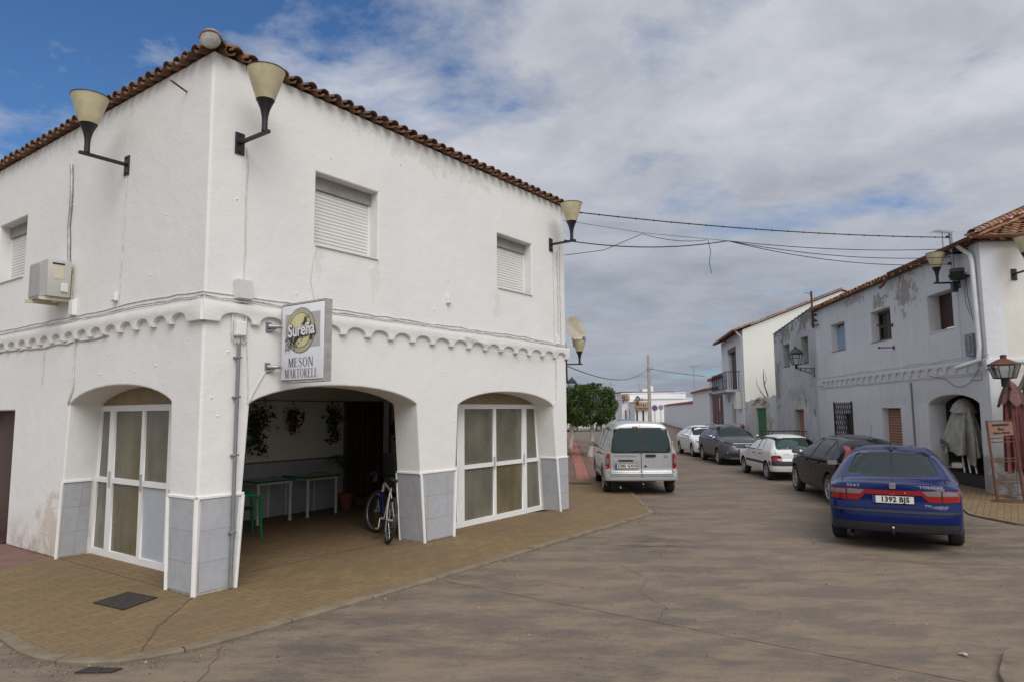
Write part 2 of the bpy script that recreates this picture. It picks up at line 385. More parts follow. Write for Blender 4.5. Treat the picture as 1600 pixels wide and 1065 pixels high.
M['asph'] = mat('dusty_brown_asphalt', (.175, .135, .105), .9, var=.3, vscale=.9, bump=.006, bscale=80, coord='Object')
M['crack'] = mat('crack_dirt', (.12, .085, .055), .95, var=.3)
M['paver'] = bricks('ochre_block_paving', (.245, .168, .083), (.19, .132, .070), (.13, .09, .05), .21, .105, .005, rz=-ANG, dirt=(.165, .115, .07), dirtamt=.75, dscale=.55)
M['paver2'] = bricks('brown_block_paving', (.25, .168, .088), (.20, .135, .075), (.12, .08, .045), .21, .105, .006, rz=-ANG, dirt=(.13, .08, .05), dirtamt=.5)
M['pred'] = bricks('reddish_paving_slabs', (.21, .12, .095), (.18, .11, .09), (.08, .05, .04), .42, .42, .006, rz=radians(-85), dirt=(.14, .09, .075), dirtamt=.5, offset=0)
M['pink'] = bricks('pink_paving_slabs', (.40, .16, .125), (.34, .14, .11), (.14, .07, .06), .30, .30, .006, rz=radians(-85), dirt=(.24, .11, .09), dirtamt=.4, offset=0)
M['kerb'] = mat('concrete_kerb', (.20, .16, .112), .9, var=.35, vscale=4, bump=.006, bscale=50)
M['cover'] = mat('cast_iron_cover', (.035, .026, .022), .7, var=.4, vscale=12, bump=.004, bscale=60)
M['earth'] = mat('dry_earth', (.20, .16, .10), .95, var=.3, vscale=.02, bump=.02, bscale=3)

bm = BM(); bmesh.ops.create_grid(bm, x_segments=24, y_segments=24, size=3000)
for v in bm.verts: v.co.z = ZR - .35
o = struct(obj('ground', bm, M['earth']))
flat('road', [(-60, -30), (60, -30), (60, 18.62), (-60, 18.9)], ZR, M['road'])
flat('road_beyond', [(-60, 18.9), (60, 18.62), (90, 200), (-90, 200)], ZR, M['asph'])
# pavement outline (outer face of the kerb), from far left round the corner to the far street
A_END = UV(0, 16)
out = []
def off_uv(u, v): return UV(u, v)
left = [(-14.2, 13.15), (-10.2, 10.25), (-7.2, 8.12), (-5.2, 6.70)]
arc = [(-4.45, 6.17), (-4.12, 5.88), (-3.79, 5.68), (-3.52, 5.59), (-3.26, 5.57), (-3.0, 5.64), (-2.75, 5.80), (-2.48, 6.07)]
right = [(-1.16, 7.86), (.2, 9.75), (1.57, 11.66), (2.58, 13.06), (2.66, 13.22), (2.68, 13.42), (2.76, 15.0), (2.84, 16.48), (2.9, 19.3)]
far = [(2.98, 23.5), (3.3, 30), (3.75, 37), (4.3, 46), (4.9, 55)]
K = left+arc+right
def inset(pl, d):
    r = []
    for i, p in enumerate(pl):
        a = Vector(pl[max(i-1, 0)]); b = Vector(pl[min(i+1, len(pl)-1)]); t = (b-a).normalized()
        r.append((p[0]-t.y*d, p[1]+t.x*d))
    return r
def kerb(pl, w, h, name='kerb', seg=1.0, z1=0.006):
    pts = [Vector(p).to_3d() for p in pl]; bm = BM(); out2 = inset(pl, w)
    dist = [0]
    for a, b in zip(pts, pts[1:]): dist.append(dist[-1]+(b-a).length)
    def at(L, d):
        for i in range(len(pts)-1):
            if d <= dist[i+1]+1e-9:
                t = (d-dist[i])/(dist[i+1]-dist[i]); return Vector(L[i]).lerp(Vector(L[i+1]), t)
        return Vector(L[-1])
    d = 0.; rnd = random.Random(5)
    while d < dist[-1]-.05:
        e = min(d+seg-.012, dist[-1]); rings = []; dz = rnd.uniform(-.004, .004)
        steps = max(2, int((e-d)/.2))
        for k in range(steps+1):
            q = d+(e-d)*k/steps; a = at(pl, q); b = at(out2, q); m_ = a.lerp(b, .12)
            rings.append([(a.x, a.y, ZR-.02), (a.x, a.y, z1-.012+dz), (m_.x, m_.y, z1+dz), (b.x, b.y, z1+dz), (b.x, b.y, ZR-.02)])
        loft(bm, rings, True)
        d += seg
    fixn(bm)
    return struct(obj(name, bm, M['kerb']))
kerb(K, .105, 0)
inn = inset(K, .125)
nA = len(left)+len(arc)
# ochre paving in front of the tavern; brown under the porch; red paving along the far-left part and down the street
ip = inset(K, .10)
w36 = UV(.1, 3.72); x36 = ip[3]
B2 = tuple(Vector(ip[2]).lerp(Vector(ip[3]), .25))
flat('pavement', [w36, (-6.43, 8.82), B2] + ip[3:] + [(1.35, 19.3), UV(7.55, .1)], 0, M['paver'])
flat('porch_floor', [UV(.02, .5), UV(7.6, .5), UV(7.6, 4.6), UV(.02, 4.6)], .004, M['paver2'])
flat('red_pavement', [ip[0], ip[1], ip[2], B2, (-6.43, 8.82), w36, UV(.1, 16)], -.001, M['pred'])
fo = inset([K[-1]]+far, .125)
flat('street_pavement', [(.9, 19.3)] + fo + [(-1, 55)], -.001, M['pred'])
flat('pink_path', [(1.79, 19.36), (2.14, 19.36), (4.75, 54), (4.25, 54)], .004, M['pink'])
kerb([K[-1]]+far, .13, 0, 'kerb')
# right-hand corner paving and the kerb piece nearest the camera
RC = (10.717, 15.406); RA = radians(84.16)
def RUV(u, y): return (RC[0]+u*cos(RA)-y*sin(RA), RC[1]+u*sin(RA)+y*cos(RA))
KR = [(20.0, 7.2), (12.5, 9.2), (8.41, 11.6), (8.35, 12.6), (9.45, 14.95), (9.75, 17.5), (10.2, 20.5), (12.2, 36), (13.5, 46), (22, 100)]
flat('pavement', [RUV(0, -.3)] + [(30, 12.3), (30, 6.0)] + KR[:6] + [(10.0, 19.3), RUV(5, -.3)], 0, M['paver2'])
flat('street_pavement', [RUV(5, -.3), (10.0, 19.3)] + KR[6:] + [(30, 110), RUV(60, -3)], -.001, M['pred'])
kerb(list(reversed(KR)), -.11, 0)
bm = shape([(3.35, 3.0), (3.36, 4.9), (3.5, 5.18), (3.85, 5.62), (4.1, 5.76), (6.5, 5.3), (6.5, 3.0)], [], .06, .012, 2)
bmesh.ops.translate(bm, vec=(0, 0, ZR-.015), verts=bm.verts)
struct(obj('kerb', bm, M['kerb'], smooth=30))
# cracks and joints in the concrete
def ribbon(name, pts, w, z, m, jit=0., seed=1, step=.12):
    rnd = random.Random(seed); P = [Vector(p) for p in pts]; bm = BM(); fine = []
    for a, b in zip(P, P[1:]):
        L = (b-a).length; k = max(1, int(L/step))
        for i in range(k):
            p = a.lerp(b, i/k); t = (b-a).normalized(); q = rnd.gauss(0, jit)
            fine.append(p + Vector((-t.y, t.x))*q)
    fine.append(P[-1]); prev = None
    for i, p in enumerate(fine):
        t = (fine[min(i+1, len(fine)-1)]-fine[max(i-1, 0)]).normalized(); nn = Vector((-t.y, t.x))*w*rnd.uniform(.3, 1.)*.5
        c = [bm.verts.new((p.x+nn.x, p.y+nn.y, z)), bm.verts.new((p.x-nn.x, p.y-nn.y, z))]
        if prev: bm.faces.new((prev[0], prev[1], c[1], c[0]))
        prev = c
    fixn(bm)
    return struct(obj(name, bm, m))
zc = ZR+.004
ribbon('road_joint', [(-.84, 8.2), (1.67, 6.28), (3.3, 5.05)], .012, zc, M['crack'], .006, 1)
ribbon('road_joint', [(3.0, 18.72), (7.6, 18.5), (9.9, 18.6)], .03, zc, M['crack'], .01, 2)
ribbon('road_joint', [(2.7, 13.1), (5.4, 11.0), (8.3, 8.8)], .012, zc, M['crack'], .008, 3)
ribbon('road_crack', [(1.35, 8.9), (1.55, 8.2), (1.35, 7.6), (1.5, 7.0), (1.32, 6.55)], .007, zc, M['crack'], .012, 4)
ribbon('road_crack', [(-2.45, 6.0), (-2.3, 5.3), (-2.45, 4.6)], .012, zc, M['crack'], .012, 5)
ribbon('road_crack', [(2.2, 9.6), (3.0, 9.2), (3.3, 8.6), (4.4, 8.3)], .006, zc, M['crack'], .03, 6)
ribbon('paving_crack', [UV(0, 0), (-3.25, 6.5), (-3.05, 5.8)], .016, .006, M['crack'], .008, 7, .06)
# covers and small ground things
def cover(name, poly, z, label, cat='drain cover'):
    bm = BM(); fs = bm.faces.new([bm.verts.new((x, y, z)) for x, y in poly]); bmesh.ops.recalc_face_normals(bm, faces=bm.faces)
    r = bmesh.ops.extrude_face_region(bm, geom=bm.faces[:]); bmesh.ops.translate(bm, vec=(0, 0, .012), verts=[v for v in r['geom'] if isinstance(v, bmesh.types.BMVert)])
    c = sum((Vector(p) for p in poly), Vector((0, 0)))/len(poly)
    bmesh.ops.create_uvsphere(bm, u_segments=8, v_segments=4, radius=.018, matrix=Matrix.Translation((c.x, c.y, z+.012)))
    fixn(bm); o = obj(name, bm, M['cover']); return tag(o, label, cat)
cover('manhole_cover', [UV(-.72, .62), UV(-.67, .09), UV(-.24, .27), UV(-.31, .76)], .0, 'dark rectangular iron cover set in the ochre paving beside the corner pier')
cover('drain_cover', [(-3.34, 5.42), (-3.06, 5.42), (-3.02, 5.50), (-3.3, 5.53)], ZR, 'small rusty drain plate in the road against the curved kerb')
cover('drain_grate', [(1.46, 18.4), (2.05, 18.3), (2.07, 18.62), (1.46, 18.72)], .0, 'narrow dark grate in the paving between the tavern wall and the silver van')
bm = BM(); rnd = random.Random(3)
c0 = (3.54, 5.62)
vs = [bm.verts.new((c0[0]+rnd.uniform(.015, .05)*cos(t*.7), c0[1]+rnd.uniform(.015, .05)*sin(t*.7), ZR+rnd.uniform(.006, .03))) for t in range(9)]
cen = bm.verts.new((c0[0], c0[1], ZR+.03))
for i in range(9): bm.faces.new((vs[i], vs[(i+1) % 9], cen))
r = bmesh.ops.solidify(bm, geom=bm.faces[:], thickness=.002)
tag(obj('litter', bm, M['plate']), 'scrap of crumpled white paper lying on the road at lower right', 'litter')
# distant hills
bm = BM(); prev = None
for i in range(61):
    x = -500+i*25; h = 12+8*noise.noise(Vector((i*.21, 3, 0)))+5*noise.noise(Vector((i*.9, 1, 0)))
    cur = [bm.verts.new((x, 700, -1)), bm.verts.new((x+4, 760, h)), bm.verts.new((x, 900, -1))]
    if prev:
        for k in range(2): bm.faces.new((prev[k], prev[k+1], cur[k+1], cur[k]))
    prev = cur
fixn(bm); M['hill'] = mat('far_wooded_hill', (.05, .065, .06), .95, var=.4, vscale=.03)
struct(obj('hills', bm, M['hill'], smooth=True))

# grit and leaf scraps blown over the road and along the kerb
bm = BM(); rnd = random.Random(77)
M['grit'] = tiles_mat('grit', [(.06, .045, .03), (.30, .25, .18), (.12, .08, .05), (.20, .10, .05), (.40, .36, .30)], .2)
for k in range(1500):
    if k < 900: x, y = rnd.uniform(-2.5, 9), 4.2+abs(rnd.gauss(0, 1))*5.5
    else:
        i = rnd.randrange(len(K)-6, len(K)-1) if rnd.random() < .5 else rnd.randrange(4, len(K)-6); t_ = rnd.random(); a_, b_ = Vector(K[i]), Vector(K[i+1]); q_ = a_.lerp(b_, t_); dn = (b_-a_).normalized(); q_ += Vector((dn.y, -dn.x))*abs(rnd.gauss(.02, .12)); x, y = q_.x, q_.y
    r_ = rnd.uniform(.003, .010) if rnd.random() < .93 else rnd.uniform(.012, .024); n_ = 5; a0 = rnd.random()*6
    c_ = Vector((x, y, ZR+.004+r_*.5)); top_ = bm.verts.new(c_+Vector((0, 0, r_*.4))); rg = [bm.verts.new((x+r_*rnd.uniform(.6, 1.2)*cos(a0+2*pi*j/n_), y+r_*rnd.uniform(.6, 1.2)*sin(a0+2*pi*j/n_), ZR+.003)) for j in range(n_)]
    for j in range(n_): bm.faces.new((rg[j], rg[(j+1) % n_], top_))
struct(obj('road_grit', bm, M['grit']), 'stuff')
# ------------------------------------------------------------------ the tavern
T = thing('tavern', 'white two-storey corner tavern with arches, grey tiled piers and clay tile eaves', 'building', (CX, CY, 0), ANG)
EH = 6.06
fB = lambda a, b, t: Vector((a, t, b))          # wall along the street, outer face at local y = 0
fA = lambda a, b, t: Vector((t, a, b))     # wall along the side, outer face at local x = 0
def win(a0, a1, z0=4.08, z1=5.05): return [(a0, z0), (a1, z0), (a1, z1), (a0, z1)]
AB1 = arch(.48, 3.55, .60, 3.38, 2.03, 2.275); AB2 = arch(4.21, 7.35, 4.32, 7.14, 2.02, 2.26)
AA1 = arch(.55, 3.42, .62, 3.29, 2.06, 2.29)
LB = 7.65
bm = mapped(shape([(.008, 0)]+AB1+AB2+[(LB, 0), (LB, EH), (.008, EH)], [win(1.47, 2.56), win(5.39, 6.46)], .5, .022, 2), fB)
LA = 13.
b2 = mapped(shape([(.006, 0)]+AA1+[(5.22, 0), (5.2, 2.0), (6.6, 2.0), (6.6, 0), (LA, 0), (LA, EH+.002), (.006, EH+.002)], [win(5.2, 6.34), win(9.4, 10.5)], .5, .022, 2), fA)
merge(bm, b2)
obj('wall', bm, M['white'], T, smooth=12)
bm = BM(); box(bm, (LB-.3, .5, 0), (LB-.001, 4.7, EH-.01)); box(bm, (LB-.3, 4.7, 0), (LB-.001, 13, EH-.01)); box(bm, (.5, LA-.3, 0), (LB-.3, LA, EH-.01))
obj('end_wall', bm, M['white'], T)
# porch interior
M['inner'] = plaster('porch_plaster', (.74, .72, .66), .3, .5)
bm = mapped(shape([(.5, 0), (5.62, 0), (5.62, 2.17), (7.08, 2.17), (7.08, 0), (7.35, 0), (7.35, 2.6), (.5, 2.6)], [], .2), lambda a, b, t: Vector((a, 4.22+t, b)))
box(bm, (7.1, 2.2, 0), (7.33, 4.21, 2.6)); box(bm, (.505, 4.0, 0), (.6, 4.21, 2.6))
obj('porch_wall', bm, M['inner'], T)
bm = BM(); box(bm, (.49, .49, 2.6), (7.36, 4.75, 2.7)); obj('porch_ceiling', bm, M['inner'], T)
bm = BM(); box(bm, (.62, 4.205, 0.02), (5.6, 4.222, 1.0)); box(bm, (7.08, 3.4, .02), (7.098, 4.19, 1.0))
box(bm, (5.622, 4.24, .14), (5.64, 4.6, 1.0)); box(bm, (7.06, 4.24, .14), (7.078, 4.6, 1.0))
obj('porch_tile_dado', bm, M['tile'], T)
bm = BM(); box(bm, (5.58, 4.2, 2.17), (5.62, 4.225, 0.02)); box(bm, (5.45, 4.08, .0), (7.09, 4.75, .13)); box(bm, (.62, 4.2, 1.0), (5.6, 4.225, 1.03))
obj('doorstep', bm, M['kerb'], T)
bm = BM(); box(bm, (5.6, 4.62, .13), (7.1, 4.7, 2.2)); obj('inner_door', bm, M['wood'], T)
# printed curtain with folds
cur = mat('patterned_curtain', (.14, .075, .045), .9); nt = cur.node_tree; n = NT(nt)
cc = n('ShaderNodeTexCoord').outputs['Object']
vo = n('ShaderNodeTexVoronoi', {'Vector': n('ShaderNodeMapping', {0: cc, 'Scale': (9, 1, 7)}).outputs[0], 'Scale': 1., 'Randomness': .1}).outputs['Distance']
sx = n('ShaderNodeSeparateXYZ', {0: cc}).outputs[0]
st = n.math('SINE', n.math('MULTIPLY', sx, 42.))
c1 = n.mix(n.rng(st, -.2, .6), (.13, .07, .04), (.20, .13, .08))
nt.links.new(n.mix(n.rng(vo, .12, .2, 1, 0), c1, (.25, .05, .035)), nt.nodes['Principled BSDF'].inputs['Base Color'])
bm = BM(); rows = []
for j in range(9):
    z = .14+(2.15-.14)*j/8; rows.append([bm.verts.new((5.66+1.1*i/80, 4.30+.035*sin(i*.75)*(1.1-.3*j/8)+.012*sin(i*1.9+j), z)) for i in range(81)])
for a, b in zip(rows, rows[1:]):
    for i in range(80): bm.faces.new((a[i], a[i+1], b[i+1], b[i]))
bmesh.ops.solidify(bm, geom=bm.faces[:], thickness=.004)
cu_ = tag(obj('door_curtain', bm, cur, smooth=80), 'long brown patterned curtain hanging in the tavern porch doorway', 'curtain')
cu_.location = (CX, CY, 0); cu_.rotation_euler = (0, 0, ANG)

# grey tiled dado on the piers, following the battered jambs
DZ = 1.005
def lerpx(a, b, z, zs=2.03): return a+(b-a)*z/zs
def dado(name, pts, f):
    bm = mapped(shape(pts, [], .016), f); return obj(name, bm, M['tile'], T)
oB = lambda a, b, t: Vector((a, -.012+t-.0, b)); oA = lambda a, b, t: Vector((-.012+t, a, b))
w = .045
xs = lambda a, s, z: lerpx(a, s, z)
dado('tile_dado', [(w, .03), (.48-w, .03), (xs(.48, .6, DZ)-w, DZ), (w, DZ)], oB)
dado('tile_dado', [(3.55+w, .03), (4.21-w, .03), (xs(4.21, 4.32, DZ)-w, DZ), (xs(3.55, 3.38, DZ)+w, DZ)], oB)
dado('tile_dado', [(7.35+w, .03), (LB-.005, .03), (LB-.005, DZ), (xs(7.35, 7.14, DZ)+w, DZ)], oB)
dado('tile_dado', [(w, .03), (.55-w, .03), (xs(.55, .62, DZ)-w, DZ), (w, DZ)], oA)
def bead(bm, p0, p1, r=.019): tube(bm, [p0, p1], r, 8)
bl_ = [((a, -.008, 0), (xs(a, s, DZ), -.008, DZ), .024) for a, s in ((.48, .6), (3.55, 3.38), (4.21, 4.32), (7.35, 7.14))] + [((a, .50, 0), (xs(a, s, DZ), .50, DZ), .02) for a, s in ((.48, .6), (3.55, 3.38))] + [((-.006, a, 0), (-.006, xs(a, s, DZ), DZ), .024) for a, s in ((.55, .62), (3.42, 3.29))] + [((-.004, -.006, 0), (-.004, -.006, DZ), .03)]
for p_, q_, r_ in bl_: bm = BM(); bead(bm, p_, q_, r_); obj('corner_bead', bm, M['trim'], T)
def cap(a0, a1, B=True, z=DZ):
    bm = BM()
    if B: bbox(bm, (a0, -.022, z), (a1, .006, z+.032), .005)
    else: bbox(bm, (-.022, a0, z), (.006, a1, z+.032), .005)
    obj('dado_cap', bm, M['trim'], T)
cap(-.022, xs(.48, .6, DZ)+.0); cap(xs(3.55, 3.38, DZ), xs(4.21, 4.32, DZ)); cap(xs(7.35, 7.14, DZ), LB+.002); cap(-.022, xs(.55, .62, DZ), False)
# tiles on the reveals
def reveal(a, s, side, B=True, d0=.03, d1=.36):
    bm = BM(); a1, s1 = a, xs(a, s, DZ); t = .012*side
    q = [(a1, d0, .02), (a1, d1, .02), (s1, d1, DZ), (s1, d0, DZ)]
    vs = [Vector(p) for p in q]; o2 = [v+Vector((t, 0, 0)) for v in vs]
    if not B: vs = [Vector((v.y, v.x, v.z)) for v in vs]; o2 = [Vector((v.y, v.x, v.z)) for v in o2]
    A_ = [bm.verts.new(v) for v in vs]; B_ = [bm.verts.new(v) for v in o2]
    bm.faces.new(A_); bm.faces.new(B_[::-1])
    for i in range(4): bm.faces.new((A_[i], A_[(i+1) % 4], B_[(i+1) % 4], B_[i]))
    fixn(bm); obj('tile_dado', bm, M['tile'], T)
    bm = BM(); g = sorted((s1, s1+.028*side))
    if B: bbox(bm, (g[0], .0, DZ), (g[1], d1, DZ+.03), .004)
    else: bbox(bm, (.0, g[0], DZ), (d1, g[1], DZ+.03), .004)
    obj('dado_cap', bm, M['trim'], T)
reveal(3.42, 3.29, -1, False); reveal(7.35, 7.14, -1); reveal(3.55, 3.38, -1, True, .03, .48); reveal(.55, .62, 1, False)
reveal(4.21, 4.32, 1); reveal(.48, .6, 1, True, .03, .48)

# scalloped band between the floors
def band(x0, teeth, x1, zt=3.17, zb=2.945, h=.115, flat0=.30):
    pts = [(x0, zt), (x0, zb), (flat0, zb)]; prev = flat0; tw = .05
    for t in teeth:
        a, b = prev, t-tw; m, hw = (a+b)/2, (b-a)/2; pts[-1] = (prev, zb)
        for i in range(1, 12):
            th = pi-pi*i/12; pts.append((m+hw*cos(th), zb+h*sin(th)**.8))
        pts += [(t-tw, zb), (t+tw, zb)]; prev = t+tw
    if prev < x1-.02: pts.append((x1, zb))
    pts.append((x1, zt)); return pts
bm = mapped(shape(band(-.035, [.62+.438*k for k in range(17)], LB+.06, flat0=.17), [], .095, .008, 1), lambda a, b, t: Vector((a, -.055+t, b)))
b2 = mapped(shape(band(-.027, [.65+.41*k for k in range(30)], LA, flat0=.27), [], .095, .008, 1), lambda a, b, t: Vector((-.059+t, a, b)))
merge(bm, b2); obj('scalloped_band', bm, M['trim'], T, smooth=35)

# roller-shutter windows
def shutterwin(parent, a0, a1, z0, z1, f, dep=.20, box_h=.17, drop=1., ms='shutter', mb='sbox'):
    bm = BM(); t = BM()
    zt = z1-box_h; k = int((zt-z0)/.045)
    prof = []
    for i in range(k):
        z = z0+(zt-z0)*i/k; h = (zt-z0)/k
        prof += [(z, 0), (z+h*.12, -.010), (z+h*.5, -.014), (z+h*.88, -.010), (z+h, 0)]
    def strip(bm, prof, x0, x1):
        pr = None
        for z, d in prof:
            c = [bm.verts.new(f(x0, z, dep+d)), bm.verts.new(f(x1, z, dep+d))]
            if pr: bm.faces.new((pr[0], pr[1], c[1], c[0]))
            pr = c
    strip(bm, prof, a0+.03, a1-.03)
    q = [f(a0, z0, dep+.02), f(a1, z0, dep+.02), f(a1, zt, dep+.02), f(a0, zt, dep+.02)]
    bm.faces.new([bm.verts.new(p) for p in q]); fixn(bm)
    sh = obj('roller_shutter', bm, M[ms], parent)
    def fb(x0, x1, y0, y1, d0, d1, nm, m, par):
        bm = BM(); P = [f(x, y, d) for d in (d0, d1) for x, y in ((x0, y0), (x1, y0), (x1, y1), (x0, y1))]
        vs = [bm.verts.new(p) for p in P]
        for g in ((0,1,2,3),(7,6,5,4),(0,1,5,4),(1,2,6,5),(2,3,7,6),(3,0,4,7)): bm.faces.new([vs[i] for i in g])
        bmesh.ops.recalc_face_normals(bm, faces=bm.faces); return obj(nm, bm, M[m], par)
    fb(a0, a1, zt, z1, dep-.05, dep+.25, 'shutter_box', mb, sh)
    fb(a0, a0+.03, z0, zt, dep-.03, dep+.05, 'guide_rail', 'alu', sh); fb(a1-.03, a1, z0, zt, dep-.03, dep+.05, 'guide_rail', 'alu', sh)
    fb(a0+.03, a1-.03, z0, z0+.035, dep-.022, dep-.002, 'bottom_bar', 'alu', sh)
    fb(a0-.0, a1+.0, z0-.012, z0, -.025, dep, 'window_sill', 'trim', parent)
    return sh
shutterwin(T, 1.47, 2.56, 4.08, 5.05, fB); shutterwin(T, 5.39, 6.46, 4.08, 5.05, fB); shutterwin(T, 5.2, 6.34, 4.08, 5.05, fA); shutterwin(T, 9.4, 10.5, 4.08, 5.05, fA)

# glazed aluminium screens closing two of the arches
def screen(f, dep, outline, a0, a1, verts_, rail, pan, name='glazed_screen', zt=2.0, leanL=.0, leanR=.0, l0=0, l1=0, fat=()):
    """verts_: mullion positions at mid-height; pan: {index: material}"""
    root = None
    def quadbox(pts, d0, d1, nm, m, par):
        return obj(nm, mapped(shape(pts, [], d1-d0), lambda a, b, t: f(a, b, d0+t)), M[m], par)
    def edge(x, z):
        # side members lean with the jambs
        if x == 'L': return a0[0]+(a0[1]-a0[0])*z/zt
        if x == 'R': return a1[0]+(a1[1]-a1[0])*z/zt
        return x
    fr = shape([(edge('L', 0), 0.0), (edge('R', 0), 0.0), (edge('R', zt), zt+.05), (edge('L', zt), zt+.05)],
               [[(edge(x0, z0)+w0, z0), (edge(x1, z0)-w1, z0), (edge(x1, z1)-w1, z1), (edge(x0, z1)+w0, z1)]
                for (x0, w0, x1, w1) in verts_ for (z0, z1) in ((.09 if 1 else .05, rail-.035), (rail+.035, zt-.03))], .07)
    root = obj(name, mapped(fr, lambda a, b, t: f(a, b, dep+t)), M['alu'], T)
    k = 0
    for (x0, w0, x1, w1) in verts_:
        for (z0, z1) in ((.09, rail-.035), (rail+.035, zt-.03)):
            quadbox([(edge(x0, z0)+w0-.005, z0-.005), (edge(x1, z0)-w1+.005, z0-.005), (edge(x1, z1)-w1+.005, z1+.005), (edge(x0, z1)+w0-.005, z1+.005)],
                    dep+.03, dep+.042, 'infill_panel' if pan.get(k) == 'gpanel' else 'pane', pan.get(k, 'gfrost') or 'gfrost', root); k += 1
    pts = [(x, z) for x, z in outline if z >= zt+.0]
    pts = [(edge('L', zt)+.0, zt+.05)] + pts[1:-1] + [(edge('R', zt), zt+.05)]
    quadbox(pts, dep+.02, dep+.05, 'arch_panel', 'panel', root)
    return root
# side arch: narrow light, sliding door, fixed light with grey lower panel, last light
screen(fA, .42, AA1, (.50, .57), (3.46, 3.33), [('L', .05, 1.42, .03), (1.42, .03, 2.09, .03), (2.09, .04, 2.93, .04), (2.98, .05, 'R', .05)], 1.03, {4: 'gfrost2', 5: 'gfrost2', 2: 'gpanel', 0: 'gfrost2'})
screen(fB, .42, AB2, (4.16, 4.28), (7.39, 7.18), [('L', .05, 4.86, .045), (4.93, .05, 5.84, .035), (5.84, .035, 6.76, .05), (6.80, .04, 'R', .05)], .985, {4: 'gfrost2'})

for f_, a_, z_, d_ in ((fA, 2.93, 1.03, .42), (fA, 2.06, 1.03, .42), (fB, 5.80, 1.0, .42), (fB, 6.72, 1.0, .42)):
    bm = BM(); P_ = [f_(a_+x_, z_+y_, d_-q_) for q_ in (0, .022) for x_, y_ in ((0, -.09), (.022, -.09), (.022, .12), (0, .12))]; vs_ = [bm.verts.new(p) for p in P_]
    for g_ in ((0,1,2,3),(7,6,5,4),(0,1,5,4),(1,2,6,5),(2,3,7,6),(3,0,4,7)): bm.faces.new([vs_[i] for i in g_])
    bmesh.ops.recalc_face_normals(bm, faces=bm.faces); obj('door_handle', bm, M['grey'], T)
# far side door and its frame
bm = BM(); box(bm, (.22, 5.22, 0), (.28, 6.6, 2.0)); obj('side_door', bm, M['wood'], T)
bm = BM(); box(bm, (.1, 5.22, 0), (.16, 5.29, 2.0)); box(bm, (-.02, 5.3, 0), (.4, 6.5, .03)); obj('door_frame', bm, M['wood'], T)

# roof: barrel tiles
def arc_tile(bm, P0, P1, dz, side, r0, r1, up=True, n=6, th=.0):
    """half-pipe from P0 (low) to P1 (high); side = unit vector across"""
    rings = []
    ax = (P1-P0).normalized(); nn = side.cross(ax).normalized()
    if nn.z < 0: nn = -nn
    s = 1 if up else -1
    def arcp(P, r): return [P + side*(r*cos(pi*i/n)) + nn*(s*r*.8*sin(pi*i/n)) for i in range(n+1)]
    A, B = arcp(P0, r0), arcp(P1, r1)
    va, vb = [bm.verts.new(p) for p in A], [bm.verts.new(p) for p in B]
    for i in range(n): bm.faces.new((va[i], va[i+1], vb[i+1], vb[i]))
    if th:
        a2 = [bm.verts.new(p) for p in arcp(P0, r0-th)]; b2 = [bm.verts.new(p) for p in arcp(P1, r1-th)]
        for i in range(n):
            bm.faces.new((a2[i], va[i+1], va[i], ) if False else (va[i+1], va[i], a2[i], a2[i+1]))
            bm.faces.new((a2[i+1], a2[i], b2[i], b2[i+1]))
def tiled(name, parent, m, o, d, nrm, L, slope, rows, pitch=.212, tl=.40, hip0=False, hip1=False, seed=0, th=.013, r=.078, jit=.008, ph=0.):
    """o eave start, d along eave, nrm horizontal inward direction"""
    rnd = random.Random(seed); bm = BM(); d = Vector(d).to_3d() if len(d) == 2 else Vector(d); nrm = Vector(nrm).to_3d() if len(nrm) == 2 else Vector(nrm)
    up = (nrm*cos(slope)+Vector((0, 0, sin(slope)))); nz = d.cross(up); nz = nz if nz.z > 0 else -nz
    o = Vector(o); cols = int(L/pitch)
    for c in range(cols+1):
        for k in range(rows):
            s = k*tl*.84; a = c*pitch+ph
            for cover in (1, 0):
                aa = a + (0 if cover else pitch/2)
                if aa > L: continue
                lim = s*cos(slope)
                if hip0 and aa < lim-.02: continue
                if hip1 and aa > L-lim+.02: continue
                j = Vector((rnd.gauss(0, jit), rnd.gauss(0, jit), rnd.gauss(0, jit*.4)))
                P0 = o + d*aa + up*(s-(.0 if cover else .03)) + nz*(.036 if cover else .022) + j
                P1 = P0 + up*tl - nz*.018 + Vector((rnd.gauss(0, jit*.5), rnd.gauss(0, jit*.5), 0))
                if cover: arc_tile(bm, P0, P1, 0, d, r, r*.82, True, 7, th if k == 0 else .0)
                else: arc_tile(bm, P0, P1, 0, d, r*.92, r*.8, False, 5, th*.8 if k == 0 else .0)
    return obj(name, bm, m, parent, smooth=50)
SL = radians(17)
ov = .085
tiled('roof_tiles', T, M['roof'], (-ov, -ov, EH+.012), (1, 0), (0, 1), LB+.22, SL, 4, hip0=True, seed=1, ph=.11)
tiled('roof_tiles', T, M['roof'], (-ov, -ov, EH+.012), (0, 1), (1, 0), LA+.13, SL, 4, hip0=True, seed=2, ph=.11)
bm = BM(); rt = tan_ = math.tan(SL)
H2 = 3.6
v = [bm.verts.new(p) for p in ((.04, .04, EH+.03), (LB+.05, .04, EH+.03), (LB+.12, H2, EH+.03+(H2+ov)*rt), (H2, H2, EH+.03+(H2+ov)*rt), (H2, LA, EH+.03+(H2+ov)*rt), (.04, LA, EH+.03), (LB+.12, LA, EH+.9))]
bm.faces.new((v[0], v[1], v[2], v[3])); bm.faces.new((v[0], v[3], v[4], v[5])); bm.faces.new((v[3], v[2], v[6], v[4]))
bmesh.ops.solidify(bm, geom=bm.faces[:], thickness=.03)
obj('roof_deck', bm, M['mortar'], T)
bm = BM()
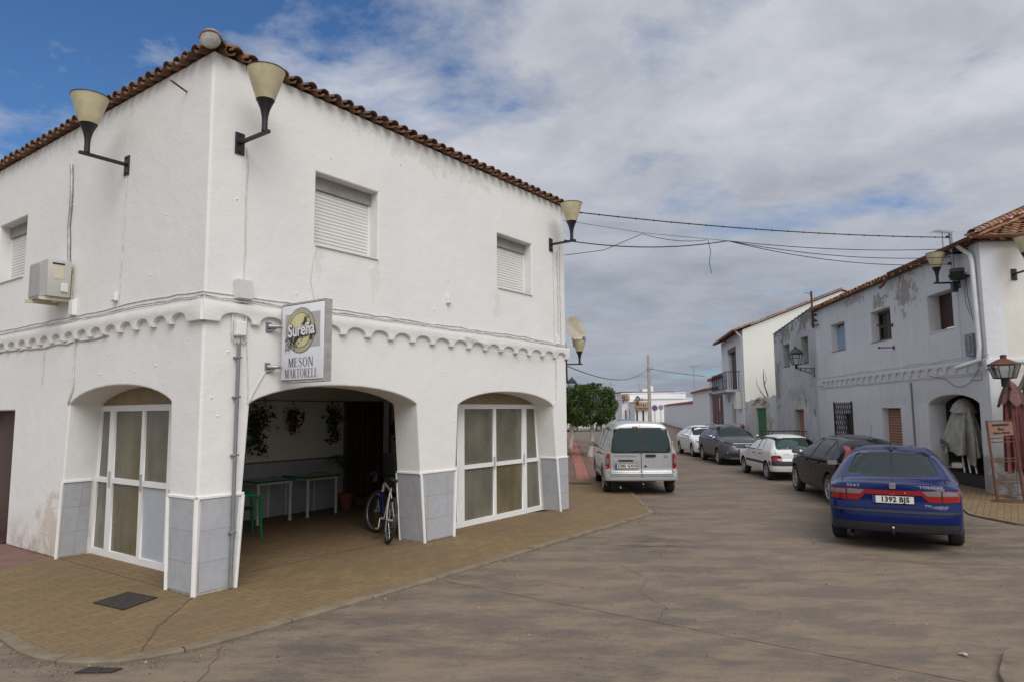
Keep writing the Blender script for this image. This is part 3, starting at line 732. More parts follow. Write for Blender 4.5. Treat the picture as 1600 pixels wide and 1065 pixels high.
for k in range(5):
    s = k*.34; p0 = Vector((-ov-.03+s*.707*cos(SL), -ov-.03+s*.707*cos(SL), EH+.06+s*.24)); p1 = p0+Vector((.30, .30, .075))
    arc_tile(bm, p0, p1, 0, Vector((.707, -.707, 0)), .125, .105, True, 8, .02)
obj('hip_tiles', bm, M['roof'], T, smooth=50)
bm = BM(); lathe(bm, [(.112, 0), (.118, .03), (.09, .05)], 16, M=Matrix.Translation((-ov-.0, -ov-.0, EH+.07)) @ Matrix.Rotation(radians(45), 4, 'Z') @ Matrix.Rotation(radians(90), 4, 'Y') @ Matrix.Scale(-1, 4, (0, 0, 1)))
fixn(bm); obj('hip_end_mortar', bm, M['mortar'], T, smooth=40)

# cables stapled along the walls: parts of the building
rnd = random.Random(11)
def wall_cable(pts, f, r=.008, m='cable', wob=.006, name='cable', o=.0):
    P = []
    for (a0, z0), (a1, z1) in zip(pts, pts[1:]):
        k = max(1, int(max(abs(a1-a0), abs(z1-z0))/.18))
        for i in range(k): P.append((a0+(a1-a0)*i/k, z0+(z1-z0)*i/k))
    P.append(pts[-1]); bm = BM()
    tube(bm, [f(a+rnd.gauss(0, wob), z+rnd.gauss(0, wob), -o-r) for a, z in P], r, 6)
    return obj(name, bm, M[m], T, smooth=True)
for dz, r in ((0.0, .009), (.035, .011), (.075, .007)):
    wall_cable([(-.0, 3.19+dz), (2, 3.2+dz), (4, 3.22+dz*.7), (6, 3.2+dz), (7.6, 3.19+dz*.5)], fB, r, o=.0 if dz > .01 else .05)
    wall_cable([(-.0, 3.19+dz), (1.5, 3.21+dz*1.3), (2.2, 3.2+dz), (6, 3.2+dz), (12, 3.19+dz*.5)], fA, r, o=.0 if dz > .01 else .05)
wall_cable([(2.2, 2.93), (4, 2.91), (6, 2.93), (12, 2.92)], fA, .012, wob=.01)
wall_cable([(4.4, 3.12), (5.3, 2.98), (6.3, 2.92), (7.0, 2.98), (7.2, 3.1)], fB, .008, o=.08)
wall_cable([(.46, 5.05), (.47, 4.2), (.47, 3.1)], fB, .008); wall_cable([(.53, 3.1), (.54, 2.6), (.56, 2.05)], fB, .006)
wall_cable([(7.2, 5.1), (7.22, 4.0), (7.22, 3.2)], fB, .007); wall_cable([(7.36, 5.1), (7.37, 4.2), (7.36, 3.2)], fB, .016); wall_cable([(7.46, 5.2), (7.45, 4.2), (7.46, 3.2)], fB, .010)
wall_cable([(7.26, 2.9), (7.25, 2.4), (7.24, 2.12), (7.12, 2.0)], fB, .012)
wall_cable([(1.52, 4.1), (1.44, 3.9), (1.42, 3.6), (1.5, 3.25)], fB, .005)
wall_cable([(.80, 2.42), (.66, 2.2), (.58, 2.03)], fB, .008)
wall_cable([(1.93, 5.05), (1.94, 4.4), (1.97, 3.6), (1.99, 3.25)], fA, .008); wall_cable([(3.2, 3.1), (3.18, 2.8), (3.17, 2.3), (3.3, 2.06)], fA, .013)
wall_cable([(4.2, 2.93), (4.22, 2.5), (4.24, 2.35)], fA, .007)
wall_cable([(3.63, 5.48), (3.60, 5.5), (3.57, 5.3), (3.56, 4.6), (3.5, 4.0)], fA, .022, 'galv', .008, 'lagged_pipe')
wall_cable([(.405, 2.72), (.40, 1.5), (.395, .02)], fB, .021, 'pvc', .0, 'conduit', o=.03)
for z in (2.55, 2.1, 1.45, .6): bm = BM(); bbox(bm, (.365, -.075, z), (.44, 0, z+.02), .004); obj('conduit_clip', bm, M['galv'], T)
def wallbox(f, a0, a1, z0, z1, d, m, name, lid=True):
    bm = BM(); t = BM(); box(t, (0, 0, 0), (a1-a0, z1-z0, d)); bmesh.ops.bevel(t, geom=t.edges[:], offset=.008, segments=2, affect='EDGES')
    if lid: box(t, (.012, .012, d), (a1-a0-.012, z1-z0-.012, d+.006))
    for v in t.verts: v.co = f(a0+v.co.x, z0+v.co.y, -v.co.z)
    merge(bm, t); bmesh.ops.recalc_face_normals(bm, faces=bm.faces); return obj(name, bm, m, T, smooth=30)
M['boxgrey'] = mat('light_grey_box', (.62, .62, .60), .5, var=.06)
wallbox(fB, .34, .54, 3.22, 3.45, .10, M['boxgrey'], 'junction_box'); wallbox(fB, .355, .48, 2.80, 2.97, .08, M['trim'], 'fuse_box')
wallbox(fA, 2.0, 2.12, 3.36, 3.46, .05, M['trim'], 'switch_box'); wallbox(fB, 4.02, 4.1, 3.62, 3.74, .05, M['trim'], 'switch_box')
wallbox(fA, 3.2, 3.34, 3.28, 3.5, .06, M['trim'], 'switch_box'); wallbox(fB, 7.28, 7.34, 3.22, 3.4, .05, M['trim'], 'switch_box')
bm = BM()
for s in (-1, 1):
    tube(bm, [fB(.418+s*.085, 3.1, -.02), fB(.418+s*.09, 2.85, -.03), fB(.418+s*.085, 2.76, -.03), fB(.418+s*.055, 2.72, -.03), fB(.418+s*.025, 2.76, -.03), fB(.418+s*.015, 2.81, -.03)], .010, 8)
tube(bm, [fB(.418, 2.82, -.03), fB(.41, 2.7, -.03)], .012, 8)
obj('conduit', bm, M['cable'], T, smooth=True)
# little anchors and plugs left in the plaster
bm = BM()
def dot(a, z, f, r=.016):
    c = f(a, z, -.004); bmesh.ops.create_icosphere(bm, subdivisions=1, radius=r, matrix=Matrix.Translation(c))
for a, z, in ((1.2, 3.4), (2.72, 3.42), (3.75, 3.5), (4.07, 4.0), (4.0, 2.55), (3.9, 1.72), (4.2, 1.78), (.2, 1.9), (.12, 2.1), (.3, 2.62), (1.7, 5.3), (3.0, 5.6), (6.0, 3.55), (.35, 4.4), (3.2, 2.85), (5.2, 2.7)): dot(a, z, fB, rnd.uniform(.006, .014))
for a, z in ((.9, 4.3), (1.0, 2.5), (2.2, 2.7), (1.5, 2.45), (.3, 2.75), (2.4, 2.45), (3.7, 1.7), (2.0, 2.5), (1.2, 3.6), (3.5, 4.9)): dot(a, z, fA, rnd.uniform(.006, .013))
obj('wall_plug', bm, M['trim'], T, smooth=True)
bm = BM(); tube(bm, [fA(.55, 5.72, .02), fA(.52, 5.78, -.22)], .012, 8); obj('overflow_pipe', bm, M['roof'], T)
bm = BM(); tube(bm, [(.6, 4.19, 2.17), (5.6, 4.19, 2.16)], .008, 6); obj('cable', bm, M['dkcable'], T)

# ------------------------------------------------------------------ wall lamps
def make_lamp(label, loc, rz, group='flared wall lamps', armlen=.49, skin='lampglass'):
    """local +x points away from the wall"""
    t = thing('wall_lamp', label, 'wall lamp', loc, rz, group)
    bm = BM(); bbox(bm, (0, -.06, -.16), (.02, .06, .10), .004)
    for z in (-.13, .07): cyl(bm, (.02, 0, z), (.035, 0, z), .012, n=6)
    obj('wall_plate', bm, M['metal'], t)
    bm = BM(); bbox(bm, (.02, -.022, -.04), (armlen+.09, .022, .0), .006); obj('arm', bm, M['metal'], t)
    bm = BM(); lathe(bm, [(.034, -.0), (.032, .11), (.038, .18), (.056, .26), (.088, .335), (.105, .365), (.099, .365)], 28, (armlen, 0, 0)); obj('stem', bm, M['metal'], t, smooth=35)
    bm = BM(); lathe(bm, [(.101, .365), (.155, .53), (.212, .715), (.207, .715), (.096, .375)], 36, (armlen, 0, 0), cap=False)
    cyl(bm, (armlen, 0, .705), (armlen, 0, .711), .206, n=36); sh = obj('lamp_shade', bm, M[skin], t, smooth=35)
    bm = BM(); lathe(bm, [(.210, .712), (.217, .712), (.217, .720), (.210, .722)], 36, (armlen, 0, 0), cap=False); obj('shade_rim', bm, M['metal'], sh, smooth=35)
    bm = BM(); lathe(bm, [(.02, .40), (.05, .5), (.055, .56), (.0, .6)], 12, (armlen, 0, 0)); obj('bulb', bm, M['grey'], sh, smooth=True)
    return t
def atT(u, v, z): x, y = UV(u, v); return (x, y, z)
lamp0 = make_lamp('large flared wall lamp nearest the corner on the street side of the tavern', atT(.36, 0, 5.10), ANG-pi/2)
def lamp(label, loc, rz):
    c = copy_tree(lamp0); c.location = loc; c.rotation_euler = (0, 0, rz); c['label'] = label; return c
lamp('large flared wall lamp on the left side wall of the tavern', atT(0, 1.95, 5.16), ANG+pi)
lamp('flared wall lamp at the far end of the tavern street wall, under the eaves', atT(7.13, 0, 5.20), ANG-pi/2)

# ------------------------------------------------------------------ air conditioner
def local_thing(o): o.location = (CX, CY, 0); o.rotation_euler = (0, 0, ANG); return o
ac = local_thing(thing('air_conditioner', 'grey air conditioning unit on cream brackets on the side wall', 'air conditioner'))
ac.location = atT(0, 3.33, 3.5)
M['acgrey'] = mat('beige_grey_casing', (.50, .49, .46), .5, var=.08, vscale=3)
bm = BM(); bbox(bm, (-.34, 0, .03), (-.05, .62, .54), .012, 2); obj('casing', bm, M['acgrey'], ac, smooth=30)
bm = BM()
for i in range(26): box(bm, (-.352, .25+.0135*i, .06), (-.34, .25+.0135*i+.006, .51))
obj('grille', bm, M['grey'], ac)
bm = BM(); box(bm, (-.345, .02, .04), (-.342, .22, .53)); obj('side_panel', bm, M['acgrey'], ac)
bm = BM(); box(bm, (-.27, -.004, .28), (-.15, -.001, .44)); obj('rating_label', bm, M['ivory'], ac)
bm = BM(); box(bm, (-.29, -.005, .475), (-.14, -.001, .497)); obj('badge', bm, M['ink'], ac)
bm = BM(); bbox(bm, (-.18, -.03, .10), (-.09, -.0, .22), .006); obj('valve_cover', bm, M['plate'], ac)
for y in (.06, .52):
    bm = BM()
    box(bm, (-.40, y, -.02), (-.02, y+.04, .02)); box(bm, (-.02, y, -.02 if y > .3 else -.05), (-.002, y+.045, .38 if y < .3 else .02))
    for x in (-.3, -.1): cyl(bm, (x, y+.02, .02), (x, y+.02, .035), .02, n=8)
    obj('bracket', bm, M['ivory'], ac)

# ------------------------------------------------------------------ hanging sign
sg = thing('hanging_sign', 'white box sign on brackets beside the tavern arch, round emblem above black lettering', 'sign', atT(1.0, 0, 2.30), ANG)
M['signface'] = mat('white_sign_face', (.74, .75, .80), .25, var=.02)
M['olive'] = mat('olive_print', (.40, .39, .27), .4, var=.1); M['yell'] = mat('pale_yellow_print', (.60, .56, .32), .4, var=.15, vscale=6); M['sgrey'] = mat('grey_print', (.42, .42, .40), .4); M['sdark'] = mat('charcoal_print', (.03, .032, .03), .4)
M['sframe'] = mat('weathered_aluminium', (.40, .39, .37), .5, .2, var=.3, vscale=10)
SW, SH, ST = .80, .90, .10
bm = BM()
for a, b in (((-ST/2, -.88, 0), (ST/2, -.855, SH)), ((-ST/2, -.105, 0), (ST/2, -.08, SH)), ((-ST/2, -.88, -.02), (ST/2, -.08, .0)), ((-ST/2, -.88, SH), (ST/2, -.08, SH+.02))): box(bm, a, b)
obj('sign_frame', bm, M['sframe'], sg)
bm = BM()
for x0, x1 in ((-ST/2-.012, -ST/2+.01), (ST/2-.01, ST/2+.012)): bbox(bm, (x0, -.865, .01), (x1, -.095, SH-.008), .01, 2)
sf = obj('sign_face', bm, M['signface'], sg, smooth=30)
def sgm(bm, z=.0, both=True):
    # 2-D art (x right, y up, centred) onto the face seen from the camera side
    t = BM(); merge(t, bm.copy(), M3((-ST/2-.013-z, -.48, SH/2), (0, -1, 0), (0, 0, 1), (-1, 0, 0)))
    bm.free(); return t
def disc(r, cx=0, cy=0, n=48, ry=None): return [(cx+r*cos(2*pi*i/n), cy+(ry or r)*sin(2*pi*i/n)) for i in range(n)]
def art(name, bm, z, m): return obj(name, sgm(bm, z), M[m], sf)
cy0 = .135
art('emblem', shape([(-.31, .02+cy0-.22), (.33, .02+cy0-.22), (.33, .2+cy0), (-.31, .2+cy0)], [], .002), .0, 'sgrey')
art('emblem', shape(disc(.265, -.02, cy0), [], .002), .002, 'sdark'); art('emblem', shape(disc(.258, -.02, cy0), [], .002), .003, 'olive')
art('emblem', shape(disc(.205, -.02, cy0), [], .002), .005, 'sdark'); art('emblem', shape(disc(.199, -.02, cy0), [], .002), .006, 'yell')
bm = BM(); r2 = random.Random(4)
def leafblob(cx, cy, sx_, sy_, k, rot=0):
    for i in range(k):
        x = r2.gauss(0, sx_); y = r2.gauss(0, sy_); X = cx+x*cos(rot)-y*sin(rot); Y = cy+x*sin(rot)+y*cos(rot); a = r2.uniform(0, pi); l = r2.uniform(.010, .026)
        q = [(X+l*cos(a), Y+l*sin(a)), (X-.3*l*sin(a), Y+.3*l*cos(a)), (X-l*cos(a), Y-l*sin(a)), (X+.3*l*sin(a), Y-.3*l*cos(a))]
        bm.faces.new([bm.verts.new((x_, y_, 0)) for x_, y_ in q])
leafblob(-.02, cy0-.075, .10, .018, 90, .15); leafblob(-.12, cy0-.13, .045, .035, 70, .6); leafblob(-.23, cy0-.14, .03, .05, 60, -.4); leafblob(.06, cy0+.10, .05, .015, 40, .9); leafblob(.17, cy0-.1, .03, .01, 14, .6)
art('emblem', bm, .0095, 'sdark')
bm = BM(); leafblob(-.23, cy0-.16, .018, .03, 20); art('emblem', bm, .0098, 'sgrey')
# Heavy lettering across the emblem, dark edge under white
bm = text_bm('Sureña', .205, .001, .013, sx=.86); bmesh.ops.transform(bm, matrix=Matrix.Translation((.012, cy0-.006, 0)) @ Matrix.Rotation(radians(3), 4, 'Z'), verts=bm.verts); art('lettering', bm, .012, 'sdark')
bm = text_bm('Sureña', .205, .001, .004, sx=.86); bmesh.ops.transform(bm, matrix=Matrix.Translation((.004, cy0, 0)) @ Matrix.Rotation(radians(3), 4, 'Z'), verts=bm.verts); art('lettering', bm, .014, 'signface')
# serif capitals, drawn from strokes
def serif(ch):
    P = []; t, h, s = .115, .06, .05
    def st(x0, y0, x1, y1, w): P.append([(x0-w/2, y0), (x0+w/2, y0), (x1+w/2, y1), (x1-w/2, y1)])
    def sf_(x, y, w=.28): P.append([(x-w/2, y), (x+w/2, y), (x+w/2, y+.03), (x-w/2, y+.03)])
    W = .7
    if ch == 'M': st(.12, 0, .12, 1, h); st(.16, 1, .45, .02, t); st(.45, .02, .76, 1, h); st(.80, 0, .80, 1, t); sf_(.12, 0, .22); sf_(.12, .97, .2); sf_(.8, 0); sf_(.8, .97); W = .95
    if ch == 'E': st(.14, 0, .14, 1, t); P += [[(.1, 0), (.62, 0), (.62, .03), (.1, .03)], [(.1, .97), (.58, .97), (.58, 1), (.1, 1)], [(.14, .5), (.44, .5), (.44, .53), (.14, .53)], [(.59, 0), (.62, 0), (.62, .22), (.6, .22)], [(.55, .8), (.58, .8), (.58, 1), (.55, 1)], [(.42, .42), (.44, .42), (.44, .62), (.42, .62)]]; sf_(.1, 0, .2); sf_(.1, .97, .2); W = .68
    if ch == 'L': st(.14, 0, .14, 1, t); P += [[(.1, 0), (.6, 0), (.6, .03), (.1, .03)], [(.57, 0), (.6, 0), (.61, .25), (.585, .25)]]; sf_(.1, 0, .2); sf_(.14, .97); W = .64
    if ch == 'T': st(.34, 0, .34, 1, t); P += [[(.0, .97), (.68, .97), (.68, 1), (.0, 1)], [(.0, .78), (.02, .78), (.04, 1), (.0, 1)], [(.66, .78), (.68, .78), (.68, 1), (.64, 1)]]; sf_(.34, 0); W = .7
    if ch == 'N': st(.12, 0, .12, 1, h); st(.16, 1, .72, 0, t); st(.74, 0, .74, 1, h); sf_(.12, 0, .22); sf_(.1, .97, .2); sf_(.74, .97, .22); W = .85
    if ch == 'A': st(.1, 0, .4, 1, h); st(.42, 1, .72, 0, t); P.append([(.2, .33), (.6, .33), (.6, .36), (.2, .36)]); sf_(.1, 0, .2); sf_(.72, 0, .26); W = .82
    if ch == 'R': st(.14, 0, .14, 1, t); sf_(.14, 0); sf_(.12, .97, .2); st(.64, 0, .36, .5, t); sf_(.68, 0, .12)
    if ch in 'R':
        n_ = 14
        for i in range(n_):
            a0, a1 = pi/2-pi*i/n_, pi/2-pi*(i+1)/n_; q = lambda a, o: (.3+(.24 if o else .24-.1*abs(cos(a)))*cos(a), .745+(.255 if o else .225)*sin(a))
            P.append([q(a0, 1), q(a1, 1), q(a1, 0), q(a0, 0)])
        P += [[(.14, .97), (.3, .97), (.3, 1), (.14, 1)], [(.14, .49), (.3, .49), (.3, .52), (.14, .52)]]; W = .76
    if ch == 'O':
        n_ = 28
        for i in range(n_):
            a0, a1 = 2*pi*i/n_, 2*pi*(i+1)/n_; q = lambda a, o: (.42+(.38 if o else .275)*cos(a), .5+(.52 if o else .485)*sin(a))
            P.append([q(a0, 1), q(a1, 1), q(a1, 0), q(a0, 0)])
        W = .86
    if ch == 'S':
        pts = [(.50, .80), (.46, .92), (.33, 1.0), (.2, .97), (.11, .87), (.11, .74), (.2, .62), (.33, .53), (.46, .43), (.53, .30), (.51, .14), (.42, .03), (.28, -.02), (.15, .03), (.08, .18)]
        ws = [.03, .035, .03, .04, .07, .09, .1, .11, .1, .09, .07, .04, .03, .035, .03]
        n_ = len(pts)
        def nr(i):
            a, b = pts[max(i-1, 0)], pts[min(i+1, n_-1)]; d = Vector((b[0]-a[0], b[1]-a[1])).normalized(); return Vector((-d.y, d.x))
        for i in range(n_-1):
            a, b = Vector(pts[i]), Vector(pts[i+1]); na, nb = nr(i)*ws[i]/2, nr(i+1)*ws[i+1]/2
            P.append([tuple(a+na), tuple(b+nb), tuple(b-nb), tuple(a-na)])
        st(.51, .76, .51, .97, .025); st(.08, .03, .08, .24, .025); W = .62
    return P, W
def serif_text(s, h, width):
    tot = sum(serif(c)[1] for c in s) + .09*(len(s)-1); k = width/tot; bm = BM(); x = -width/2; dz = 0
    for c in s:
        P, W = serif(c)
        for q in P:
            dz += .00002; vs = [bm.verts.new((x+px_*k, (py_-.5)*h, dz % .0009)) for px_, py_ in q]; f = bm.faces.new(vs); f.normal_update()
            if f.normal.z < 0: f.normal_flip()
        x += (W+.09)*k
    return bm
bm = serif_text('MESON', .105, .46); bmesh.ops.translate(bm, vec=(-.01, -.235, 0), verts=bm.verts); art('lettering', bm, .004, 'ink')
bm = serif_text('MARTORELL', .105, .60); bmesh.ops.translate(bm, vec=(.0, -.365, 0), verts=bm.verts); art('lettering', bm, .004, 'ink')
for z in (.17, .65):
    bm = BM()
    tube(bm, [(-.18, -.01, z), (-.10, -.09, z+.0), (-.02, -.1, z)], [.03, .022, .02], 8); box(bm, (-.22, -.012, z-.07), (-.15, -.0, z+.05))
    tube(bm, [(-.19, -.01, z-.06), (-.09, -.09, z)], .011, 6)
    obj('bracket', bm, M['galv'], sg)

# satellite dish and the lamp beyond, both on the next house down the street
# ------------------------------------------------------------------ cars
def paint(name, col, rough=.28, metal=.0, dust=.25, coat=0.):
    m = mat(name, col, rough, metal, coat=coat); nt = m.node_tree; n = NT(nt); b = nt.nodes['Principled BSDF']
    p = n('ShaderNodeTexCoord').outputs['Object']; z = n('ShaderNodeSeparateXYZ', {0: p}).outputs[2]
    g = n.math('MULTIPLY', n.math('ADD', n.rng(z, .15, .6, .9, .12), 0), n.rng(n.noise(p, 5., 6, .65), .3, .7), True)
    f = n.math('MULTIPLY', g, dust)
    nt.links.new(n.mix(f, col, (.20, .15, .10)), b.inputs['Base Color'])
    nt.links.new(n.math('ADD', n.math('MULTIPLY', f, .5), rough), b.inputs['Roughness'])
    return m
M['lett'] = mat('grey_lettering', (.20, .21, .23), .5)
M['archb'] = mat('black_wheel_arch', (.008, .008, .008), .9)
M['bumpb'] = mat('black_bumper_plastic', (.022, .022, .023), .6, var=.3, vscale=6)
def interp(pts, x):
    if x <= pts[0][0]: return pts[0][1]
    if x >= pts[-1][0]: return pts[-1][1]
    for (a, b), (c, d) in zip(pts, pts[1:]):
        if x <= c:
            t = (x-a)/(c-a) if c > a else 0; return b+(d-b)*t
def smooth_profile(pts, L, sig=.05):
    N = 220; xs_ = [L*i/N for i in range(N+1)]; raw = [interp(pts, x) for x in xs_]; k = max(1, int(3*sig/(L/N))); out = []
    for i in range(N+1):
        s = wsum = 0
        for j in range(-k, k+1):
            q = min(max(i+j, 0), N); w = math.exp(-.5*(j*(L/N)/sig)**2); s += w*raw[q]; wsum += w
        out.append((xs_[i], s/wsum))
    return out
class Car:
    """body given as an implicit skin: x forward from the rear bumper, y left, z up"""
    def __init__(s, L, W, top, zb=.20, belt=.9, tumble=.30, rr=.28, rf=.45, ptop=13, bulge=.03, wheels=(.9, 3.4), R=.31, sig=.05, bz=.5, rexp=2.6, tw=None, plan_taper=.0, rear_tuck=0.):
        s.L, s.W, s.zb, s.belt, s.tumble, s.rr, s.rf, s.p, s.bulge, s.wheels, s.R, s.bz, s.rexp = L, W/2, zb, belt, tumble, rr, rf, ptop, bulge, wheels, R, bz, rexp
        s.top = smooth_profile(top, L, sig); s.taper = plan_taper; s.N = len(s.top)-1
    def zt(s, x):
        t = min(max(x/s.L, 0), 1)*s.N; i = min(int(t), s.N-1); f = t-i
        return s.top[i][1]*(1-f)+s.top[i+1][1]*f
    def plan(s, x):
        e = s.rexp
        w = 1 - s.taper*max(0, (abs(x-s.L*.5)/(s.L*.5)))**2
        if x < s.rr: t = min(1, (s.rr-x)/s.rr); return w*max(0., 1-t**e)**(1/e)
        if x > s.L-s.rf: t = min(1, (x-(s.L-s.rf))/s.rf); return w*max(0., 1-t**2.3)**(1/2.3)
        return w
    def wz(s, x, z):
        w = 1 - .035*((z-.62)/.45)**2 if z < .62 else 1 - .02*((z-.62)/.35)**2
        if z < .34: w -= .10*((.34-z)/.2)**1.5
        if z > s.belt: q = (z-s.belt); w -= s.tumble*q/.5*(1.) + .018*min(1, q/.04)
        return w
    def hw(s, x, z):
        zt = s.zt(x)
        if z > zt: return -1
        q = (z-s.zb)/(zt-s.zb)
        return s.W*s.plan(x)*s.wz(x, z)*(max(0., 1-max(q, 0)**s.p))**(1/2.4)
    def bl(s, z): return s.bulge*max(0., 1-((z-s.bz)/.22)**2)
    def disp(s, x, z):
        if x < .5: return -s.bl(z)*(1-x/.5)
        if x > s.L-.5: return s.bl(z)*(1-(s.L-x)/.5)
        return 0
    def rings(s, ins=0., x0=0., x1=None, zlow=None, n=64):
        x1 = s.L if x1 is None else x1; out = []
        xs_ = []
        for i in range(n+1):
            t = i/n; xs_.append(x0+(x1-x0)*(t-.13*sin(2*pi*t)))
        if not ins:
            xs_ = sorted(set([round(v, 5) for v in xs_]+[s.rr*(1-cos(k*pi/20)) for k in range(11)]+[s.L-s.rf*(1-cos(k*pi/20)) for k in range(11)]))
            xs_[0] = 2e-6; xs_[-1] = s.L-2e-6
        for x in xs_:
            zt = s.zt(x)-ins; zb = s.zb if zlow is None else zlow; half = []
            qs = [i/16*.88 for i in range(17)]
            for q in qs:
                z = zb+(zt-zb)*q; w = max(s.hw(x, z+(ins*.3))-ins, .002) if (ins or 1e-4 < x < s.L-1e-4) else 0.; half.append((w, z))
            w88 = half[-1][0]
            for k in range(1, 10):
                f = cos(k/9*pi/2); qq = (max(0., 1-(f*.985)**2.4))**(1/s.p); q = max(.885, qq); z = zb+(zt-zb)*q
                half.append((max(0.0, w88*f*(1.0)), z if k < 9 else zt))
            # keep monotone in z
            for k in range(1, len(half)):
                if half[k][1] < half[k-1][1]: half[k] = (half[k][0], half[k-1][1]+1e-4)
            ring = [(w, z) for w, z in half] + [(-w, z) for w, z in half[-2::-1]]
            out.append([Vector((x+(s.disp(x, z) if not ins else 0), w, z)) for w, z in ring])
        return out
    def solid(s, ins=0., x0=0., x1=None, zlow=None, n=64):
        bm = BM(); loft(bm, s.rings(ins, x0, x1, zlow, n), bool(ins)); bmesh.ops.remove_doubles(bm, verts=bm.verts, dist=1e-5); bmesh.ops.dissolve_degenerate(bm, dist=1e-6, edges=bm.edges); bmesh.ops.holes_fill(bm, edges=bm.edges, sides=0); fixn(bm); return bm
    # surface look-ups
    def side(s, x, z):
        w = s.hw(x, z); return w if w > 0 else .01
    def end(s, y, z, rear=True, lim=1.9):
        a, b = (0., lim) if rear else (s.L, s.L-lim); y = abs(y)
        st = (b-a)/240; x = a
        for i in range(240):
            if s.hw(x, z) >= y: break
            x += st
        lo, hi = x-st, x
        for _ in range(14):
            m = (lo+hi)/2
            if s.hw(m, z) >= y: hi = m
            else: lo = m
        return hi + s.disp(hi, z)
def patch(car, poly, mode, off=.004, th=.012, holes=(), div=.07, sgn=1):
    bm = shape(poly, holes, .001); bmesh.ops.delete(bm, geom=[f for f in bm.faces if abs(f.normal.z) < .5 or f.calc_center_median().z < .0005], context='FACES')
    bmesh.ops.triangulate(bm, faces=bm.faces)
    for _ in range(5):
        es = [e for e in bm.edges if e.calc_length() > div]
        if not es: break
        bmesh.ops.subdivide_edges(bm, edges=es, cuts=1); bmesh.ops.triangulate(bm, faces=bm.faces)
    bmesh.ops.delete(bm, geom=[v for v in bm.verts if not v.link_faces], context='VERTS')
    def mp(a, b, o):
        if mode == 'side': return Vector((a, sgn*(car.side(a, b)+o), b))
        if mode == 'rear': return Vector((car.end(a, b, True)-o, -a, b))       # a: to the right seen from behind
        if mode == 'front': return Vector((car.end(a, b, False)+o, a, b))
        if mode == 'top': return Vector((a, b, car.zt(a)+o))
    flat_ = [(v.co.x, v.co.y) for v in bm.verts]
    r = bmesh.ops.extrude_face_region(bm, geom=bm.faces[:]); new = [v for v in r['geom'] if isinstance(v, bmesh.types.BMVert)]
    newset = set(new)
    for v in bm.verts: v.co = mp(v.co.x, v.co.y, off if v in newset else off-th)
    fixn(bm); return bm
def rrect(x0, y0, x1, y1, r=.03, n=4):
    out = []
    for cx, cy, a in ((x1-r, y0+r, -90), (x1-r, y1-r, 0), (x0+r, y1-r, 90), (x0+r, y0+r, 180)):
        for i in range(n+1): t = radians(a+90*i/n); out.append((cx+r*cos(t), cy+r*sin(t)))
    return out
def grow(poly, d):
    n_ = len(poly); out = []; A_ = sum(poly[i][0]*poly[(i+1) % n_][1]-poly[(i+1) % n_][0]*poly[i][1] for i in range(n_)); sg_ = 1 if A_ > 0 else -1
    for i in range(n_):
        a, b, c = Vector(poly[i-1]), Vector(poly[i]), Vector(poly[(i+1) % n_])
        e1, e2 = (b-a).normalized(), (c-b).normalized(); n1, n2 = Vector((e1.y, -e1.x)), Vector((e2.y, -e2.x)); m_ = (n1+n2)
        m_ = m_/max(.35, m_.length_squared/2) if m_.length > .1 else n1
        out.append((b.x+m_.x*d*sg_, b.y+m_.y*d*sg_))
    return out
def roundpoly(poly, r=.03):
    out = []; n_ = len(poly)
    for i in range(n_):
        a, b, c = Vector(poly[i-1]), Vector(poly[i]), Vector(poly[(i+1) % n_]); d1 = min(r, (a-b).length*.4); d2 = min(r, (c-b).length*.4)
        p, q = b+(a-b).normalized()*d1, b+(c-b).normalized()*d2
        for t in (0, .35, .65, 1): out.append(tuple(p*(1-t)**2+b*2*t*(1-t)+q*t**2))
    return out
def make_wheel(name, parent, loc, R, side, style, wid=.19):
    """outer face towards +y*side"""
    bm = BM(); h = wid/2; pr = [(R*.66, -h), (R*.90, -h), (R*.97, -h*.8), (R, -h*.45), (R, h*.45), (R*.97, h*.8), (R*.90, h), (R*.66, h), (R*.64, h*.6), (R*.64, -h*.6), (R*.66, -h)]
    Mx = Matrix.Translation(loc) @ Matrix.Rotation(-pi/2*side, 4, 'X')
    lathe(bm, pr, 40, cap=False, M=Mx); fixn(bm)
    w = thing_part(name, parent)
    ty = obj('tyre', bm, M['tyre'], w, smooth=35)
    bm = BM()
    pr = [(R*.66, h*.9), (R*.63, h*.95), (R*.61, h*.6), (R*.60, h*.1), (R*.1, h*.0), (.0, h*.0)]
    lathe(bm, pr, 32, cap=False, M=Mx); fixn(bm); rb = obj('rim', bm, M['rimd'] if style != 'steel' else M['rim'], w, smooth=35)
    bm = BM(); k = {'five': 5, 'multi': 9, 'cover': 7, 'steel': 6}.get(style, 5)
    for i in range(k):
        a = 2*pi*i/k; ws = {'five': .16, 'multi': .10, 'cover': .13, 'steel': .15}[style]
        t = BM(); vs = box(t, (R*.08, -R*ws*.6, 0), (R*.62, R*ws*.6, h*.25))
        for v in t.verts:
            if v.co.x > R*.3: v.co.y *= .75; v.co.z += h*.50
            else: v.co.z += h*.62
        bmesh.ops.bevel(t, geom=t.edges[:], offset=.006, segments=1, affect='EDGES')
        merge(bm, t, Mx @ Matrix.Rotation(a, 4, 'Z'))
    lathe(bm, [(R*.18, h*.5), (R*.18, h*.9), (R*.12, h*1.0), (0, h*1.02)], 16, cap=False, M=Mx)
    lathe(bm, [(R*.64, h*.9), (R*.665, h*1.0), (R*.62, h*1.0), (R*.60, h*.7)], 32, cap=False, M=Mx)
    fixn(bm); obj('spokes', bm, M['rim'], rb, smooth=35)
    return w
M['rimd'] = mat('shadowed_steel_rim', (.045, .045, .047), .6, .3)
def thing_part(name, parent):
    o = bpy.data.objects.new(name, None); COL.objects.link(o); o.empty_display_size = .1; o.parent = parent; return o
